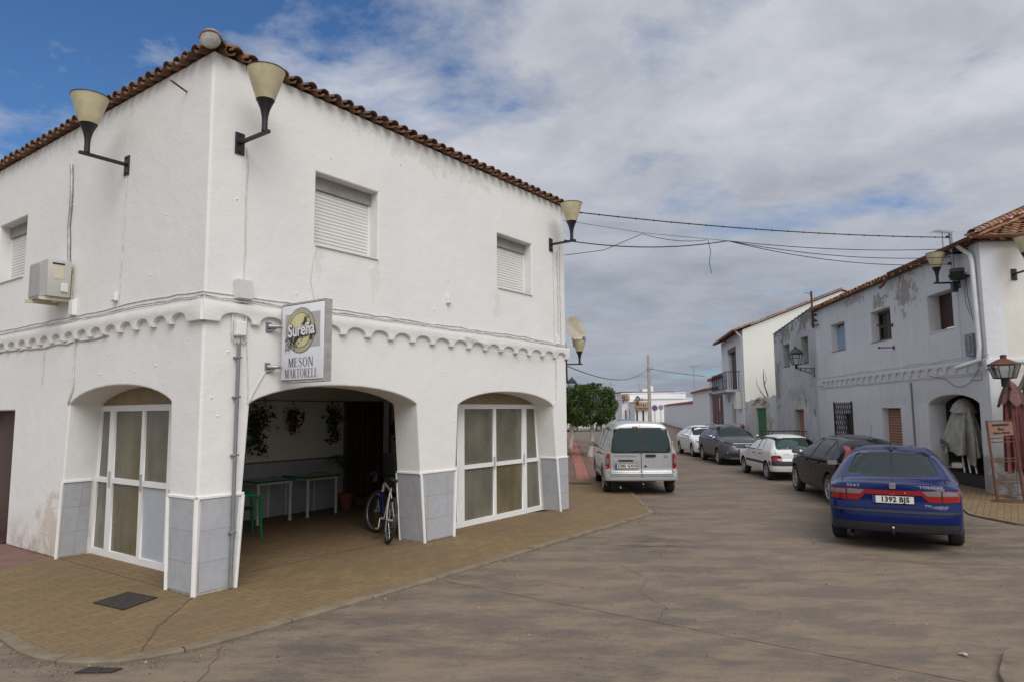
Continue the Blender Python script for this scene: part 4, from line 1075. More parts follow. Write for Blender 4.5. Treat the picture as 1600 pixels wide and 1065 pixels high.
def boolean(bm, cutters, mats_):
    me = bpy.data.meshes.new('t'); bm.to_mesh(me); bm.free(); ob = bpy.data.objects.new('t', me); COL.objects.link(ob)
    for m in mats_: me.materials.append(m)
    tmp = []
    for cb, mi in cutters:
        for f in cb.faces: f.material_index = mi
        m2 = bpy.data.meshes.new('c'); cb.to_mesh(m2); cb.free()
        for m in mats_: m2.materials.append(m)
        co_ = bpy.data.objects.new('c', m2); COL.objects.link(co_); tmp.append(co_)
        md = ob.modifiers.new('b', 'BOOLEAN'); md.operation = 'DIFFERENCE'; md.solver = 'EXACT'; md.object = co_
    dg = bpy.context.evaluated_depsgraph_get(); r = bpy.data.meshes.new_from_object(ob.evaluated_get(dg))
    out = BM(); out.from_mesh(r)
    bpy.data.objects.remove(ob)
    for t in tmp: bpy.data.objects.remove(t)
    return out, r
def prism(poly, mode, a, b):
    bm = shape(poly, [], abs(b-a)); lo = min(a, b)
    for v in bm.verts:
        x, y, z = v.co
        v.co = (x, lo+z, y) if mode == 'side' else (lo+z, -x, y)
    bmesh.ops.recalc_face_normals(bm, faces=bm.faces); return bm
def build_car(name, label, car, paintm, loc, heading, scale, side_w, rear_w=None, front_w=None, wstyle='five', seats=True, track=None, cav=(.6, 3.2), rear_span=1.2, front_span=1.6, gl='cglass', group='cars parked along the street', seams=(), frame_m='ink'):
    t = thing(name, label, 'car' if 'van' not in name else 'van', loc, heading, group); t.scale = (scale,)*3
    ox = car.wheels[0]      # root origin sits under the rear axle
    off = Matrix.Translation((-ox, 0, 0)); t['ox'] = ox
    cut = []
    z0 = car.belt-.22
    cv = BM(); rr_ = []
    for ring in car.rings(.055, cav[0], cav[1], z0, 26): rr_.append(ring)
    loft(cv, rr_, True); fixn(cv); cut.append((cv, 2))
    for wx in car.wheels:
        for s in (-1, 1):
            c = BM(); cyl(c, (wx, s*(car.W-.30), car.R+.01), (wx, s*(car.W+.2), car.R+.01), car.R+.045, n=36); fixn(c); cut.append((c, 1))
    for poly in side_w: cut.append((prism(poly, 'side', -car.W-.2, car.W+.2), 2))
    if rear_w: cut.append((prism(rear_w, 'rear', -.2, rear_span), 2))
    if front_w: cut.append((prism(front_w, 'rear', car.L-front_span, car.L+.2), 2))
    bm, me = boolean(car.solid(), cut, [paintm, M['archb'], M['seat']])
    for v in bm.verts: v.co.x -= ox
    body = obj('body', bm, [paintm, M['archb'], M['seat']], t, smooth=32)
    def put(nm, b, m, par=None, smooth=40, lab=None):
        for v in b.verts: v.co.x -= ox
        return obj(nm, b, M[m] if isinstance(m, str) else m, par or t, smooth, lab)
    t_put = put
    for poly in side_w:
        for s in (1, -1):
            g = put('window', patch(car, grow(poly, .006), 'side', -.002, .004, sgn=s), gl)
            put('window_seal', patch(car, grow(poly, .020), 'side', .003, .010, [grow(poly, -.004)], sgn=s), frame_m, g)
    if rear_w:
        g = put('rear_window', patch(car, grow(rear_w, .006), 'rear', -.002, .004), gl); put('window_seal', patch(car, grow(rear_w, .022), 'rear', .003, .010, [grow(rear_w, -.012)]), 'ink', g)
    if front_w:
        g = put('windscreen', patch(car, grow(front_w, .006), 'front', -.002, .004), gl); put('window_seal', patch(car, grow(front_w, .022), 'front', .003, .010, [grow(front_w, -.012)]), 'ink', g)
    for pl in seams:
        mode, pts, w = pl
        for s in ((1, -1) if mode == 'side' else (1,)):
            b = BM(); prev = None; P = []
            for (a0, b0), (a1, b1) in zip(pts, pts[1:]):
                k = max(1, int(max(abs(a1-a0), abs(b1-b0))/.05))
                P += [(a0+(a1-a0)*i/k, b0+(b1-b0)*i/k) for i in range(k)]
            P.append(pts[-1])
            for a, z in P:
                p = Vector((a, s*(car.side(a, z)+.0015), z)) if mode == 'side' else (Vector((car.end(a, z)-.0015, -a, z)) if mode == 'rear' else Vector((car.end(a, z, False)+.0015, a, z)) if mode == 'front' else Vector((a, z, car.zt(a)+.002)))
                d = Vector((w/2, 0, 0)) if (mode == 'side' and abs(P[0][0]-P[-1][0]) < abs(P[0][1]-P[-1][1])) else (Vector((0, 0, w/2)) if mode in ('side',) else None)
                if d is None: d = Vector((0, w/2, 0)) if abs(P[0][0]-P[-1][0]) < abs(P[0][1]-P[-1][1]) else Vector((0, 0, w/2))
                c = [b.verts.new(p-d), b.verts.new(p+d)]
                if prev: b.faces.new((prev[0], prev[1], c[1], c[0]))
                prev = c
            bmesh.ops.solidify(b, geom=b.faces[:], thickness=.003); bmesh.ops.recalc_face_normals(b, faces=b.faces)
            put('door_seam', b, 'ink')
    tr = (track or car.W*2-.21)/2
    for wx in car.wheels:
        for s in (1, -1): make_wheel('wheel', t, (wx-ox, s*tr, car.R), car.R, s, wstyle)
    b = BM(); bbox(b, (.55, -car.W*.78, car.zb-.03), (car.L-.5, car.W*.78, car.zb+.1), .02); put('underbody', b, 'archb')
    if seats:
        for (x, ys) in ((cav[0]+.55, (-.38, 0, .38)), (cav[0]+1.45, (-.36, .36))):
            b = BM()
            for y in ys:
                ww = .17 if len(ys) == 3 and y == 0 else .22
                bbox(b, (x, y-ww, z0-.05), (x+.12, y+ww, z0+.32), .04, 2); bbox(b, (x+.0, y-.13, z0+.33), (x+.09, y+.13, z0+.33+(.10 if y == 0 else .17)), .035, 2)
            put('seats', b, 'seat')
    return t, put
def plate(car, put, y, z, txt, rear=True, w=.52, h=.11, tilt=0, tsx=.95, size=.092, eu=True):
    e = car.end(y, z, rear); g = max(abs(car.end(y-w/2, z, rear)-e), abs(car.end(y+w/2, z, rear)-e))
    if rear:
        x = min(car.end(y-w/2, z), car.end(y+w/2, z), e)-.012; X, Z = (0, -1, 0), (-1, 0, 0); o = (x, -y, z)
    else:
        x = max(car.end(y-w/2, z, False), car.end(y+w/2, z, False), e)+.012; X, Z = (0, 1, 0), (1, 0, 0); o = (x, y, z)
    mx = M3(o, X, (0, 0, 1), Z)
    b = BM(); merge(b, shape(rrect(-w/2, -h/2, w/2, h/2, .012), [], .008), mx); p = put('number_plate', b, 'plate')
    b = BM(); t = BM(); box(t, (-w/2+.006, -h/2+.006, .008), (-w/2+.042, h/2-.006, .0095)); merge(b, t, mx); put('blue_band', b, 'eu', p)
    if txt: b = BM(); t = text_bm(txt, size, .001, .0035, sx=tsx, spacing=1.08); bmesh.ops.translate(t, vec=(.022 if len(txt) > 4 else -.1, .0, .0105), verts=t.verts); merge(b, t, mx); put('lettering', b, 'ink', p, False)
    b = BM(); merge(b, shape(rrect(-w/2, -h/2, w/2, h/2, .012), [rrect(-w/2+.005, -h/2+.005, w/2-.005, h/2-.005, .009)], .010), mx); put('plate_rim', b, 'ink', p)
    return p
def badge(car, put, y, z, txt, size, m='chrome', rear=True, sx=1.2, spacing=1.1):
    b = text_bm(txt, size, .0015, .001, sx=sx, spacing=spacing)
    for v in b.verts: v.co = Vector((car.end(y+v.co.x, z+v.co.y)-.005-max(v.co.z, 0), -(y+v.co.x), z+v.co.y))
    bmesh.ops.recalc_face_normals(b, faces=b.faces); return put('lettering', b, m, None, False)
def mirror(car, put, x, z, s, m, glassm='mirror', out_=.17):
    y0 = car.side(x, z)
    b = BM(); t = BM(); bmesh.ops.create_uvsphere(t, u_segments=16, v_segments=10, radius=1); bmesh.ops.scale(t, vec=(.08, .10, .06), verts=t.verts)
    for v in t.verts:
        if v.co.x < -.02: v.co.x = -.02
    merge(b, t, Matrix.Translation((x, s*(y0+out_), z+.03))); cyl(b, (x, s*(y0-.03), z-.02), (x, s*(y0+out_), z), .03, .022, 8); h = put('mirror', b, m, None, 40)
    b = BM(); pts = rrect(-.082, -.043, .082, .043, .03); merge(b, shape(pts, [], .004), M3((x-.0225, s*(y0+out_), z+.03), (0, -1, 0), (0, 0, 1), (-1, 0, 0))); put('mirror_glass', b, glassm, h)
M['mirror'] = mat('mirror_glass', (.55, .58, .6), .03, 1.)
def handle(car, put, x, z, s, m, l=.2, pocket=True):
    b = BM(); y = car.side(x, z)
    if pocket: merge(b, shape(rrect(-l/2+.03, -.035, l/2-.03, .035, .03), [], .002), M3((x, s*(y+.001), z), (1, 0, 0) if s > 0 else (-1, 0, 0), (0, 0, 1), (0, s, 0)))
    bbox(b, (x-l/2, s*(y+.02)-.012, z-.012), (x+l/2, s*(y+.02)+.012, z+.016), .008); bbox(b, (x-l/2, s*y-.01 if s > 0 else s*y-.01, z-.012), (x-l/2+.03, s*y+.025, z+.012), .004); bbox(b, (x+l/2-.03, s*y-.01, z-.012), (x+l/2, s*y+.025, z+.012), .004)
    put('door_handle', b, m)
def mirrored(poly): return [(-x, y) for x, y in poly][::-1]
def towbar(car, put, y=0, z=.32):
    b = BM(); tube(b, [(.25, y, z-.05), (-.02, y, z-.08), (-.08, y, z-.06), (-.08, y, z)], .018, 8); h = put('tow_bar', b, 'metal')
    b = BM(); bmesh.ops.create_uvsphere(b, u_segments=12, v_segments=8, radius=.022, matrix=Matrix.Translation((-.08, y, z+.015))); put('tow_ball', b, 'chrome', h, True)
def antenna(put, x, z, y=0, h=.42, lean=-.16):
    b = BM(); lathe(b, [(.03, -.01), (.022, .02), (.008, .04)], 10, (x, y, z)); tube(b, [(x, y, z+.02), (x+lean*.5, y, z+h*.5), (x+lean, y, z+h)], [.004, .003, .002], 5); put('antenna', b, 'metal')
def splitlamp(car, put, poly, inner, m1, m2, mode='rear', off=.010):
    l = put('tail_lamp' if mode == 'rear' else 'headlamp', patch(car, poly, mode, off, .02), m1)
    for p in inner: put('lamp_lens', patch(car, p, mode, off+.003, .004), m2, l)
    return l

# --- blue saloon, nearest
P_blue = paint('dark_blue_paint', (.0015, .0095, .080), .12, .0, .02)
P_blue.node_tree.nodes['Principled BSDF'].inputs['Specular IOR Level'].default_value = .32
c = Car(4.44, 1.76, [(0, .93), (.06, .96), (.42, .985), (.55, 1.03), (1.28, 1.325), (1.75, 1.385), (2.3, 1.39), (2.8, 1.30), (3.45, 1.0), (3.6, .96), (4.25, .80), (4.44, .66)], zb=.27, belt=.93, tumble=.27, rr=.36, rf=.55, ptop=20, bulge=.06, wheels=(.98, 3.49), R=.315, bz=.46, sig=.05, rexp=3.0, plan_taper=.05)
rw = roundpoly([(-.61, 1.025), (.61, 1.025), (.49, 1.30), (-.49, 1.30)], .05)
sw1 = roundpoly([(1.05, .97), (2.02, .965), (2.02, 1.29), (1.75, 1.30), (1.42, 1.24)], .05); sw2 = roundpoly([(2.10, .965), (3.12, .96), (2.82, 1.14), (2.55, 1.26), (2.10, 1.29)], .05)
fw = roundpoly([(-.62, 1.0), (.62, 1.0), (.48, 1.29), (-.48, 1.29)], .05)
rearmid = Vector(((5.06+6.13)/2, (10.88+9.86)/2))
t, put = build_car('parked_car', 'dark blue saloon with a tow bar, the nearest car on the right', c, P_blue, (5.68, 10.42, ZR), radians(61), .97, [sw1, sw2], rw, fw, 'five', cav=(.75, 3.3), rear_span=1.35, front_span=1.8, track=1.55,
    seams=[('rear', [(-.66, .985), (-.66, .86), (-.60, .60), (.60, .60), (.66, .86), (.66, .985)][0:3], .008), ('rear', [(-.60, .60), (.60, .60)], .008), ('rear', [(.66, .985), (.66, .86), (.60, .60)], .008), ('side', [(2.06, .3), (2.06, 1.3)], .008), ('side', [(3.2, .3), (3.2, .93)], .008), ('side', [(1.2, .65), (1.06, .95)], .008)])
LL = [(-.80, .72), (-.56, .705), (-.44, .705), (-.36, .80), (-.34, .865), (-.80, .86)]
lampsL = splitlamp(c, put, roundpoly([(-.815, .71), (-.62, .70), (-.44, .70), (-.36, .78), (-.33, .85), (-.60, .86), (-.815, .85)], .02), [roundpoly([(-.80, .785), (-.605, .785), (-.605, .845), (-.78, .84)], .012), roundpoly([(-.585, .785), (-.42, .785), (-.36, .845), (-.585, .85)], .012)], 'red', 'clear')
lampsR = splitlamp(c, put, mirrored(roundpoly([(-.815, .71), (-.62, .70), (-.44, .70), (-.36, .78), (-.33, .85), (-.60, .86), (-.815, .85)], .02)), [mirrored(roundpoly([(-.80, .785), (-.605, .785), (-.605, .845), (-.78, .84)], .012)), mirrored(roundpoly([(-.585, .785), (-.42, .785), (-.36, .845), (-.585, .85)], .012))], 'red', 'clear')
put('reflector_strip', patch(c, [(-.35, .79), (.35, .79), (.36, .85), (-.36, .85)], 'rear', .008, .015), 'red')
for s in (-1, 1): put('lamp_divider', patch(c, [(s*.60-.006, .70), (s*.60+.006, .70), (s*.60+.006, .86), (s*.60-.006, .86)], 'rear', .016, .02), 'ink')
b = BM(); cyl(b, (c.end(.15, .82)-.012, -.15, .82), (c.end(.15, .82)-.02, -.15, .82), .012, n=12); put('boot_lock', b, 'chrome')
plate(c, put, 0, .725, '1392 BJS', size=.098)
b = BM(); merge(b, shape(rrect(-.04, -.038, .04, .038, .012), [], .006), M3((c.end(0, .915)-.006, 0, .915), (0, -1, 0), (0, 0, 1), (-1, 0, 0))); bd = put('badge', b, 'chrome')
b = BM()
for z in (-.014, .008): t_ = BM(); box(t_, (-.04, z, .006), (.025 if z > 0 else .04, z+.006, .008)); merge(b, t_, M3((c.end(0, .915)-.006, 0, .915), (0, -1, 0), (0, 0, 1), (-1, 0, 0)))
put('badge_mark', b, 'ink', bd)
badge(c, put, -.50, .90, 'SEAT', .050, 'lett', sx=1.5); badge(c, put, .47, .90, 'TOLEDO', .050, 'lett', sx=1.35); badge(c, put, .42, .655, 'TDi', .034, 'lett', sx=1.4)
put('bumper_strip', patch(c, [(-.865, .545), (.865, .545), (.865, .575), (-.865, .575)], 'rear', .012, .02), 'bumpb')
put('bumper_valance', patch(c, [(-.82, .285), (.82, .285), (.80, .40), (-.80, .40)], 'rear', .006, .02), 'bumpb')
for s in (1, -1): put('side_moulding', patch(c, rrect(1.32, .50, 3.15, .56, .02), 'side', .010, .02, sgn=s), 'bumpb')
mirror(c, put, 2.95, .99, 1, 'ink'); mirror(c, put, 2.95, .99, -1, 'ink')
for s in (1, -1): handle(c, put, 1.75, .84, s, 'bumpb'); handle(c, put, 2.75, .84, s, 'bumpb')
antenna(put, 1.42, 1.365, 0, .50, -.22); towbar(c, put, .02, .325)
b = BM(); tube(b, [(.35, .55, .22), (.08, .55, .19)], .024, 10); put('exhaust_pipe', b, 'metal')

# --- black five-door hatchback
P_blk = paint('black_paint', (.003, .0035, .005), .12, .0, .01)
P_blk.node_tree.nodes['Principled BSDF'].inputs['Specular IOR Level'].default_value = .16
c = Car(4.26, 1.77, [(0, .80), (.05, 1.02), (.30, 1.30), (.75, 1.42), (1.5, 1.475), (2.1, 1.47), (2.7, 1.34), (3.35, 1.04), (3.5, 1.0), (4.05, .86), (4.26, .62)], zb=.25, belt=.95, tumble=.30, rr=.40, rf=.7, bulge=.05, wheels=(.78, 3.39), R=.325, bz=.48, sig=.07, rexp=2.6, plan_taper=.06)
rw = roundpoly([(-.48, 1.06), (.48, 1.06), (.40, 1.30), (-.40, 1.30)], .05)
sw0 = roundpoly([(.62, 1.0), (1.08, .99), (1.08, 1.30), (.86, 1.26)], .05); sw1 = roundpoly([(1.15, .985), (1.95, .98), (1.95, 1.36), (1.5, 1.375), (1.15, 1.325)], .05); sw2 = roundpoly([(2.03, .98), (3.08, .98), (2.75, 1.19), (2.4, 1.32), (2.03, 1.355)], .05)
fw = roundpoly([(-.62, 1.06), (.62, 1.06), (.46, 1.36), (-.46, 1.36)], .05)
t, put = build_car('parked_car', 'black five-door hatchback with tall red tail lamps, behind the dark blue saloon', c, P_blk, (7.28, 14.2, ZR), radians(82.5), .94, [sw0, sw1, sw2], rw, fw, 'multi', cav=(.45, 3.25), rear_span=.9, front_span=1.9,
    seams=[('side', [(1.99, .3), (1.99, 1.35)], .009), ('side', [(3.1, .3), (3.1, .95)], .009), ('side', [(1.12, .62), (1.12, 1.3)], .009), ('rear', [(-.55, .62), (.55, .62)], .009)])
for s in (1, -1):
    pl = roundpoly([(.60, .78), (.80, .80), (.75, .95), (.555, 1.27), (.50, 1.27), (.575, .98)] if s > 0 else mirrored([(.60, .78), (.80, .80), (.75, .95), (.555, 1.27), (.50, 1.27), (.575, .98)]), .02)
    l = put('tail_lamp', patch(c, pl, 'rear', .010, .02), 'red'); put('lamp_lens', patch(c, rrect(s*.69-.07, .86, s*.69+.05, .90, .015), 'rear', .013, .004), 'clear', l)
badge(c, put, .45, .97, 'C4', .07, 'lett')
plate(c, put, 0, .80, '', eu=True); b = None
mirror(c, put, 2.88, 1.0, 1, 'ink', out_=.15); mirror(c, put, 2.88, 1.0, -1, 'ink', out_=.15)
for s in (1, -1): handle(c, put, 1.45, .86, s, P_blk); handle(c, put, 2.35, .86, s, P_blk); put('side_moulding', patch(c, rrect(1.2, .42, 3.0, .475, .02), 'side', .008, .02, sgn=s), P_blk)
antenna(put, .62, 1.395, 0, .34, -.14)
put('bumper_strip', patch(c, [(-.86, .50), (.86, .50), (.86, .53), (-.86, .53)], 'rear', .008, .02), 'bumpb')

# --- small white hatchback with roof bars
P_wht = paint('white_paint', (.70, .70, .69), .3, .0, .45)
c = Car(3.72, 1.60, [(0, .70), (.04, .95), (.10, 1.0), (.36, 1.31), (.6, 1.355), (1.2, 1.375), (1.9, 1.34), (2.6, .98), (2.72, .94), (3.5, .80), (3.72, .62)], zb=.29, belt=.88, tumble=.25, rr=.20, rf=.4, bulge=.06, wheels=(.62, 3.0), R=.275, bz=.46, sig=.04, rexp=2.6)
rw = roundpoly([(-.60, .97), (.60, .97), (.54, 1.27), (-.54, 1.27)], .05)
sw1 = roundpoly([(.95, .91), (1.42, .905), (1.42, 1.27), (1.10, 1.26)], .04); sw2 = roundpoly([(1.50, .905), (2.42, .90), (1.98, 1.24), (1.88, 1.27), (1.50, 1.275)], .04)
fw = roundpoly([(-.60, .97), (.60, .97), (.50, 1.26), (-.50, 1.26)], .05)
t, put = build_car('parked_car', 'small white hatchback with black roof bars and a black side strip', c, P_wht, (7.77, 19.35, ZR), radians(87.5), .90, [sw1, sw2], rw, fw, 'cover', cav=(.35, 2.5), rear_span=.7, front_span=1.5, track=1.40,
    seams=[('side', [(1.46, .3), (1.46, 1.28)], .01), ('side', [(2.45, .3), (2.45, .9)], .01), ('side', [(.88, .62), (.9, .92)], .01), ('rear', [(-.66, .62), (-.66, .94)], .008), ('rear', [(.66, .62), (.66, .94)], .008)])
for s in (1, -1):
    pl = [(.48, .60), (.785, .60), (.785, .74), (.74, .77), (.56, .77), (.50, .72)]; pl = pl if s > 0 else mirrored(pl)
    l = put('tail_lamp', patch(c, roundpoly(pl, .03), 'rear', .010, .02), 'redd'); put('lamp_lens', patch(c, rrect(*((.50, .61, .63, .69) if s > 0 else (-.63, .61, -.50, .69)), .02), 'rear', .013, .004), 'red', l)
    put('side_moulding', patch(c, rrect(.86, .485, 2.66, .555, .015), 'side', .012, .02, sgn=s), 'bumpb')
    handle(c, put, 1.12, .78, s, 'ink', .14, False); handle(c, put, 1.75, .78, s, 'ink', .14, False)
put('bumper_strip', patch(c, [(-.79, .47), (.79, .47), (.79, .60), (-.79, .60)], 'rear', .014, .02), 'bumpb')
for s in (1, -1): put('bumper_strip', patch(c, rrect(.05, .47, .30, .60, .01), 'side', .012, .02, sgn=s), 'bumpb')
plate(c, put, .10, .715, 'CO 9375 AX'[:7], size=.088, w=.46); badge(c, put, -.34, .80, 'CITROËN', .032, 'galv')
put('handle_strip', patch(c, rrect(-.15, .775, .34, .81, .015), 'rear', .014, .02), 'bumpb')
b = BM(); tube(b, [(c.end(.15, .99)-.02, -.15, .975), (c.end(.05, 1.02)-.03, .25, 1.03)], .009, 6); cyl(b, (c.end(.15, .97)-.0, -.15, .975), (c.end(.15, .97)-.04, -.15, .975), .022, n=10); put('rear_wiper', b, 'ink')
for x in (.85, 1.5):
    b = BM(); bbox(b, (x-.02, -.62, 1.455), (x+.02, .62, 1.48), .006)
    for s in (1, -1): tube(b, [(x, s*.56, 1.46), (x, s*.60, 1.37)], .015, 6); tube(b, [(x, s*.42, 1.46), (x, s*.52, 1.37)], .012, 6)
    put('roof_bar', b, 'ink')
mirror(c, put, 2.3, .92, 1, 'ink', out_=.10); mirror(c, put, 2.3, .92, -1, 'ink', out_=.10)

# --- grey crossover facing us
P_gry = paint('metallic_grey_paint', (.085, .088, .115), .25, .5, .22)
c = Car(4.16, 1.74, [(0, .85), (.05, 1.05), (.35, 1.40), (.8, 1.52), (1.5, 1.555), (2.2, 1.53), (2.6, 1.42), (3.15, 1.12), (3.3, 1.07), (3.9, .95), (4.08, .86), (4.16, .66)], zb=.28, belt=1.0, tumble=.27, rr=.32, rf=.42, bulge=.05, wheels=(.80, 3.34), R=.33, bz=.46, sig=.06, rexp=2.6)
rw = roundpoly([(-.5, 1.12), (.5, 1.12), (.44, 1.38), (-.44, 1.38)], .05)
sw1 = roundpoly([(.85, 1.08), (1.72, 1.04), (1.72, 1.42), (1.1, 1.40)], .05); sw2 = roundpoly([(1.80, 1.04), (2.88, 1.03), (2.5, 1.30), (2.2, 1.40), (1.80, 1.42)], .05)
fw = roundpoly([(-.66, 1.12), (.66, 1.12), (.53, 1.45), (-.53, 1.45)], .06)
xr_, yr_ = 8.18, 27.1
t, put = build_car('parked_car', 'metallic grey crossover with silver roof rails, facing the camera', c, P_gry, (xr_, yr_, ZR), radians(-92), .90, [sw1, sw2], rw, fw, 'five', cav=(.45, 3.1), rear_span=.8, front_span=1.7,
    seams=[('side', [(1.76, .35), (1.76, 1.42)], .01), ('side', [(2.9, .35), (2.9, 1.0)], .01), ('front', [(-.62, .96), (.62, .96)], .008)])
for s in (1, -1):
    pl = [(.30, .80), (.52, .76), (.80, .88), (.84, 1.0), (.74, .97), (.5, .88)]; pl = pl if s > 0 else mirrored(pl)
    l = put('headlamp', patch(c, roundpoly(pl, .02), 'front', .010, .02), 'ink'); put('lamp_lens', patch(c, roundpoly([(s*.72, .90), (s*.80, .94), (s*.80, .985), (s*.71, .95)] if s > 0 else mirrored([(.72, .90), (.80, .94), (.80, .985), (.71, .95)]), .01), 'front', .013, .004), 'clear', l)
    put('fog_lamp', patch(c, disc(.045, s*.66, .50, 16), 'front', .022, .02), 'clear')
    b = BM(); tube(b, [(.55, s*.58, 1.47), (.75, s*.585, 1.545), (1.6, s*.60, 1.585), (2.25, s*.585, 1.545), (2.4, s*.58, 1.49)], .022, 8); put('roof_rail', b, 'chrome')
    handle(c, put, 1.5, .93, s, P_gry); handle(c, put, 2.3, .91, s, P_gry); mirror(c, put, 2.72, 1.06, s, 'chrome', out_=.15)
    put('arch_trim', patch(c, rrect(1.2, .26, 2.95, .36, .02), 'side', .008, .02, sgn=s), 'bumpb')
g = put('grille', patch(c, roundpoly([(-.40, .84), (-.32, .70), (.32, .70), (.40, .84)], .02), 'front', .012, .02), 'ink')
put('grille_trim', patch(c, roundpoly([(-.44, .865), (-.42, .84), (.42, .84), (.44, .865)], .01), 'front', .018, .02), 'chrome', g)
put('lower_grille', patch(c, roundpoly([(-.72, .55), (-.74, .42), (-.5, .36), (.5, .36), (.74, .42), (.72, .55), (.4, .50), (-.4, .50)], .02), 'front', .010, .02), 'bumpb')
put('skid_plate', patch(c, roundpoly([(-.6, .26), (.6, .26), (.55, .31), (-.55, .31)], .01), 'front', .014, .02), 'galv')
plate(c, put, .0, .60, '45', False, size=.09)

# --- white hatchback facing us, further on
P_wh2 = paint('clean_white_paint', (.78, .78, .79), .25, .0, .10)
c = Car(4.26, 1.78, [(0, .80), (.05, .98), (.30, 1.25), (.75, 1.40), (1.5, 1.455), (2.1, 1.44), (2.5, 1.33), (3.05, 1.04), (3.2, .99), (3.95, .84), (4.15, .76), (4.26, .60)], zb=.24, belt=.92, tumble=.29, rr=.32, rf=.5, bulge=.05, wheels=(.80, 3.43), R=.32, bz=.45, sig=.06)
rw = roundpoly([(-.5, 1.04), (.5, 1.04), (.44, 1.28), (-.44, 1.28)], .05)
sw1 = roundpoly([(.85, 1.0), (1.72, .97), (1.72, 1.33), (1.15, 1.31)], .05); sw2 = roundpoly([(1.80, .97), (2.85, .95), (2.45, 1.22), (2.2, 1.32), (1.80, 1.34)], .05)
fw = roundpoly([(-.66, 1.03), (.66, 1.03), (.52, 1.37), (-.52, 1.37)], .06)
t, put = build_car('parked_car', 'clean white hatchback facing the camera behind the grey crossover', c, P_wh2, (8.30, 31.3, ZR), radians(-91), .88, [sw1, sw2], rw, fw, 'five', cav=(.45, 3.0), rear_span=.8, front_span=1.7, seams=[('side', [(1.76, .35), (1.76, 1.34)], .01), ('side', [(2.9, .35), (2.9, .95)], .01)])
for s in (1, -1):
    pl = [(.42, .66), (.70, .64), (.80, .74), (.82, .80), (.50, .74)]; pl = pl if s > 0 else mirrored(pl)
    l = put('headlamp', patch(c, roundpoly(pl, .02), 'front', .010, .02), 'galv'); put('lamp_lens', patch(c, disc(.03, s*.66, .70, 12), 'front', .013, .004), 'clear', l)
    pl = [(.45, .32), (.76, .38), (.74, .46), (.48, .44)]; pl = pl if s > 0 else mirrored(pl)
    put('air_intake', patch(c, roundpoly(pl, .02), 'front', .010, .02), 'ink')
    handle(c, put, 1.5, .86, s, P_wh2); handle(c, put, 2.3, .85, s, P_wh2); mirror(c, put, 2.70, .99, s, P_wh2, out_=.15)
put('grille', patch(c, roundpoly([(-.36, .70), (-.32, .56), (.32, .56), (.36, .70)], .02), 'front', .010, .02), 'ink')
plate(c, put, .0, .50, '', False)

# --- silver van
P_slv = paint('silver_paint', (.44, .44, .44), .28, .35, .30)
c = Car(4.28, 1.80, [(0, 1.02), (.02, 1.20), (.065, 1.60), (.085, 1.72), (.14, 1.79), (.5, 1.81), (2.2, 1.80), (2.55, 1.76), (3.25, 1.22), (3.45, 1.10), (4.0, .98), (4.2, .85), (4.28, .6)], zb=.36, belt=1.05, tumble=.075, rr=.12, rf=.5, bulge=.05, wheels=(.76, 3.42), R=.32, bz=.40, sig=.022, rexp=3., ptop=30)
rw = roundpoly([(-.72, 1.05), (.72, 1.05), (.66, 1.63), (-.66, 1.63)], .05)
sws = [roundpoly([(.35, 1.10), (1.15, 1.09), (1.15, 1.58), (.40, 1.58)], .05), roundpoly([(1.25, 1.09), (2.05, 1.08), (2.05, 1.58), (1.25, 1.58)], .05), roundpoly([(2.18, 1.08), (3.10, 1.07), (2.95, 1.22), (2.52, 1.56), (2.18, 1.58)], .05)]
fw = roundpoly([(-.70, 1.20), (.70, 1.20), (.60, 1.68), (-.60, 1.68)], .06)
t, put = build_car('parked_van', 'silver van with twin rear doors parked half on the paving', c, P_slv, (3.0, 16.75, ZR), radians(87.3), .935, sws, rw, fw, 'five', cav=(.20, 3.1), rear_span=.6, front_span=1.5, gl='dglass', track=1.60,
    seams=[('rear', [(0, .52), (0, 1.76)], .012), ('rear', [(-.76, .45), (-.76, 1.66)], .010), ('rear', [(.76, .45), (.76, 1.66)], .010), ('rear', [(-.76, .52), (.76, .52)], .012), ('side', [(2.12, .35), (2.12, 1.65)], .01), ('side', [(1.2, .72), (1.2, 1.65)], .01), ('side', [(3.12, .35), (3.12, 1.1)], .01), ('side', [(.2, .98), (1.2, .98)], .012)])
put('door_gasket', patch(c, [(-.055, 1.03), (.055, 1.03), (.055, 1.62), (-.055, 1.62)], 'rear', .006, .02), 'ink')
for s in (1, -1):
    pl = rrect(.775, .66, .90, 1.02, .02); pl = pl if s > 0 else mirrored(pl)
    l = put('tail_lamp', patch(c, pl, 'rear', .012, .03), 'red'); pl = [(.80, .78), (.865, .75), (.865, .93), (.80, .90)]; pl = pl if s > 0 else mirrored(pl)
    put('lamp_lens', patch(c, roundpoly(pl, .015), 'rear', .015, .004), 'clear', l)
    for z in (1.28, .58):
        b = BM(); bbox(b, (c.end(.77*s, z)-.022, -s*.79-.02, z-.035), (c.end(.77*s, z)+.01, -s*.79+.02, z+.035), .006); put('door_hinge', b, P_slv)
    for wx in c.wheels:
        ring = [(wx+(c.R+.11)*cos(radians(a)), c.R+(c.R+.11)*sin(radians(a))) for a in range(-14, 195, 8)]; rin = [(wx+(c.R+.04)*cos(radians(a)), c.R+(c.R+.04)*sin(radians(a))) for a in range(194, -15, -8)]
        put('wheel_arch_trim', patch(c, ring+rin, 'side', .015, .03, sgn=s), 'pvc')
    put('side_moulding', patch(c, rrect(1.25, .50, 2.95, .58, .02), 'side', .010, .02, sgn=s), 'pvc')
    handle(c, put, 1.38, .95, s, 'ink'); handle(c, put, 2.3, .93, s, 'ink'); mirror(c, put, 3.02, 1.10, s, 'ink', out_=.16)
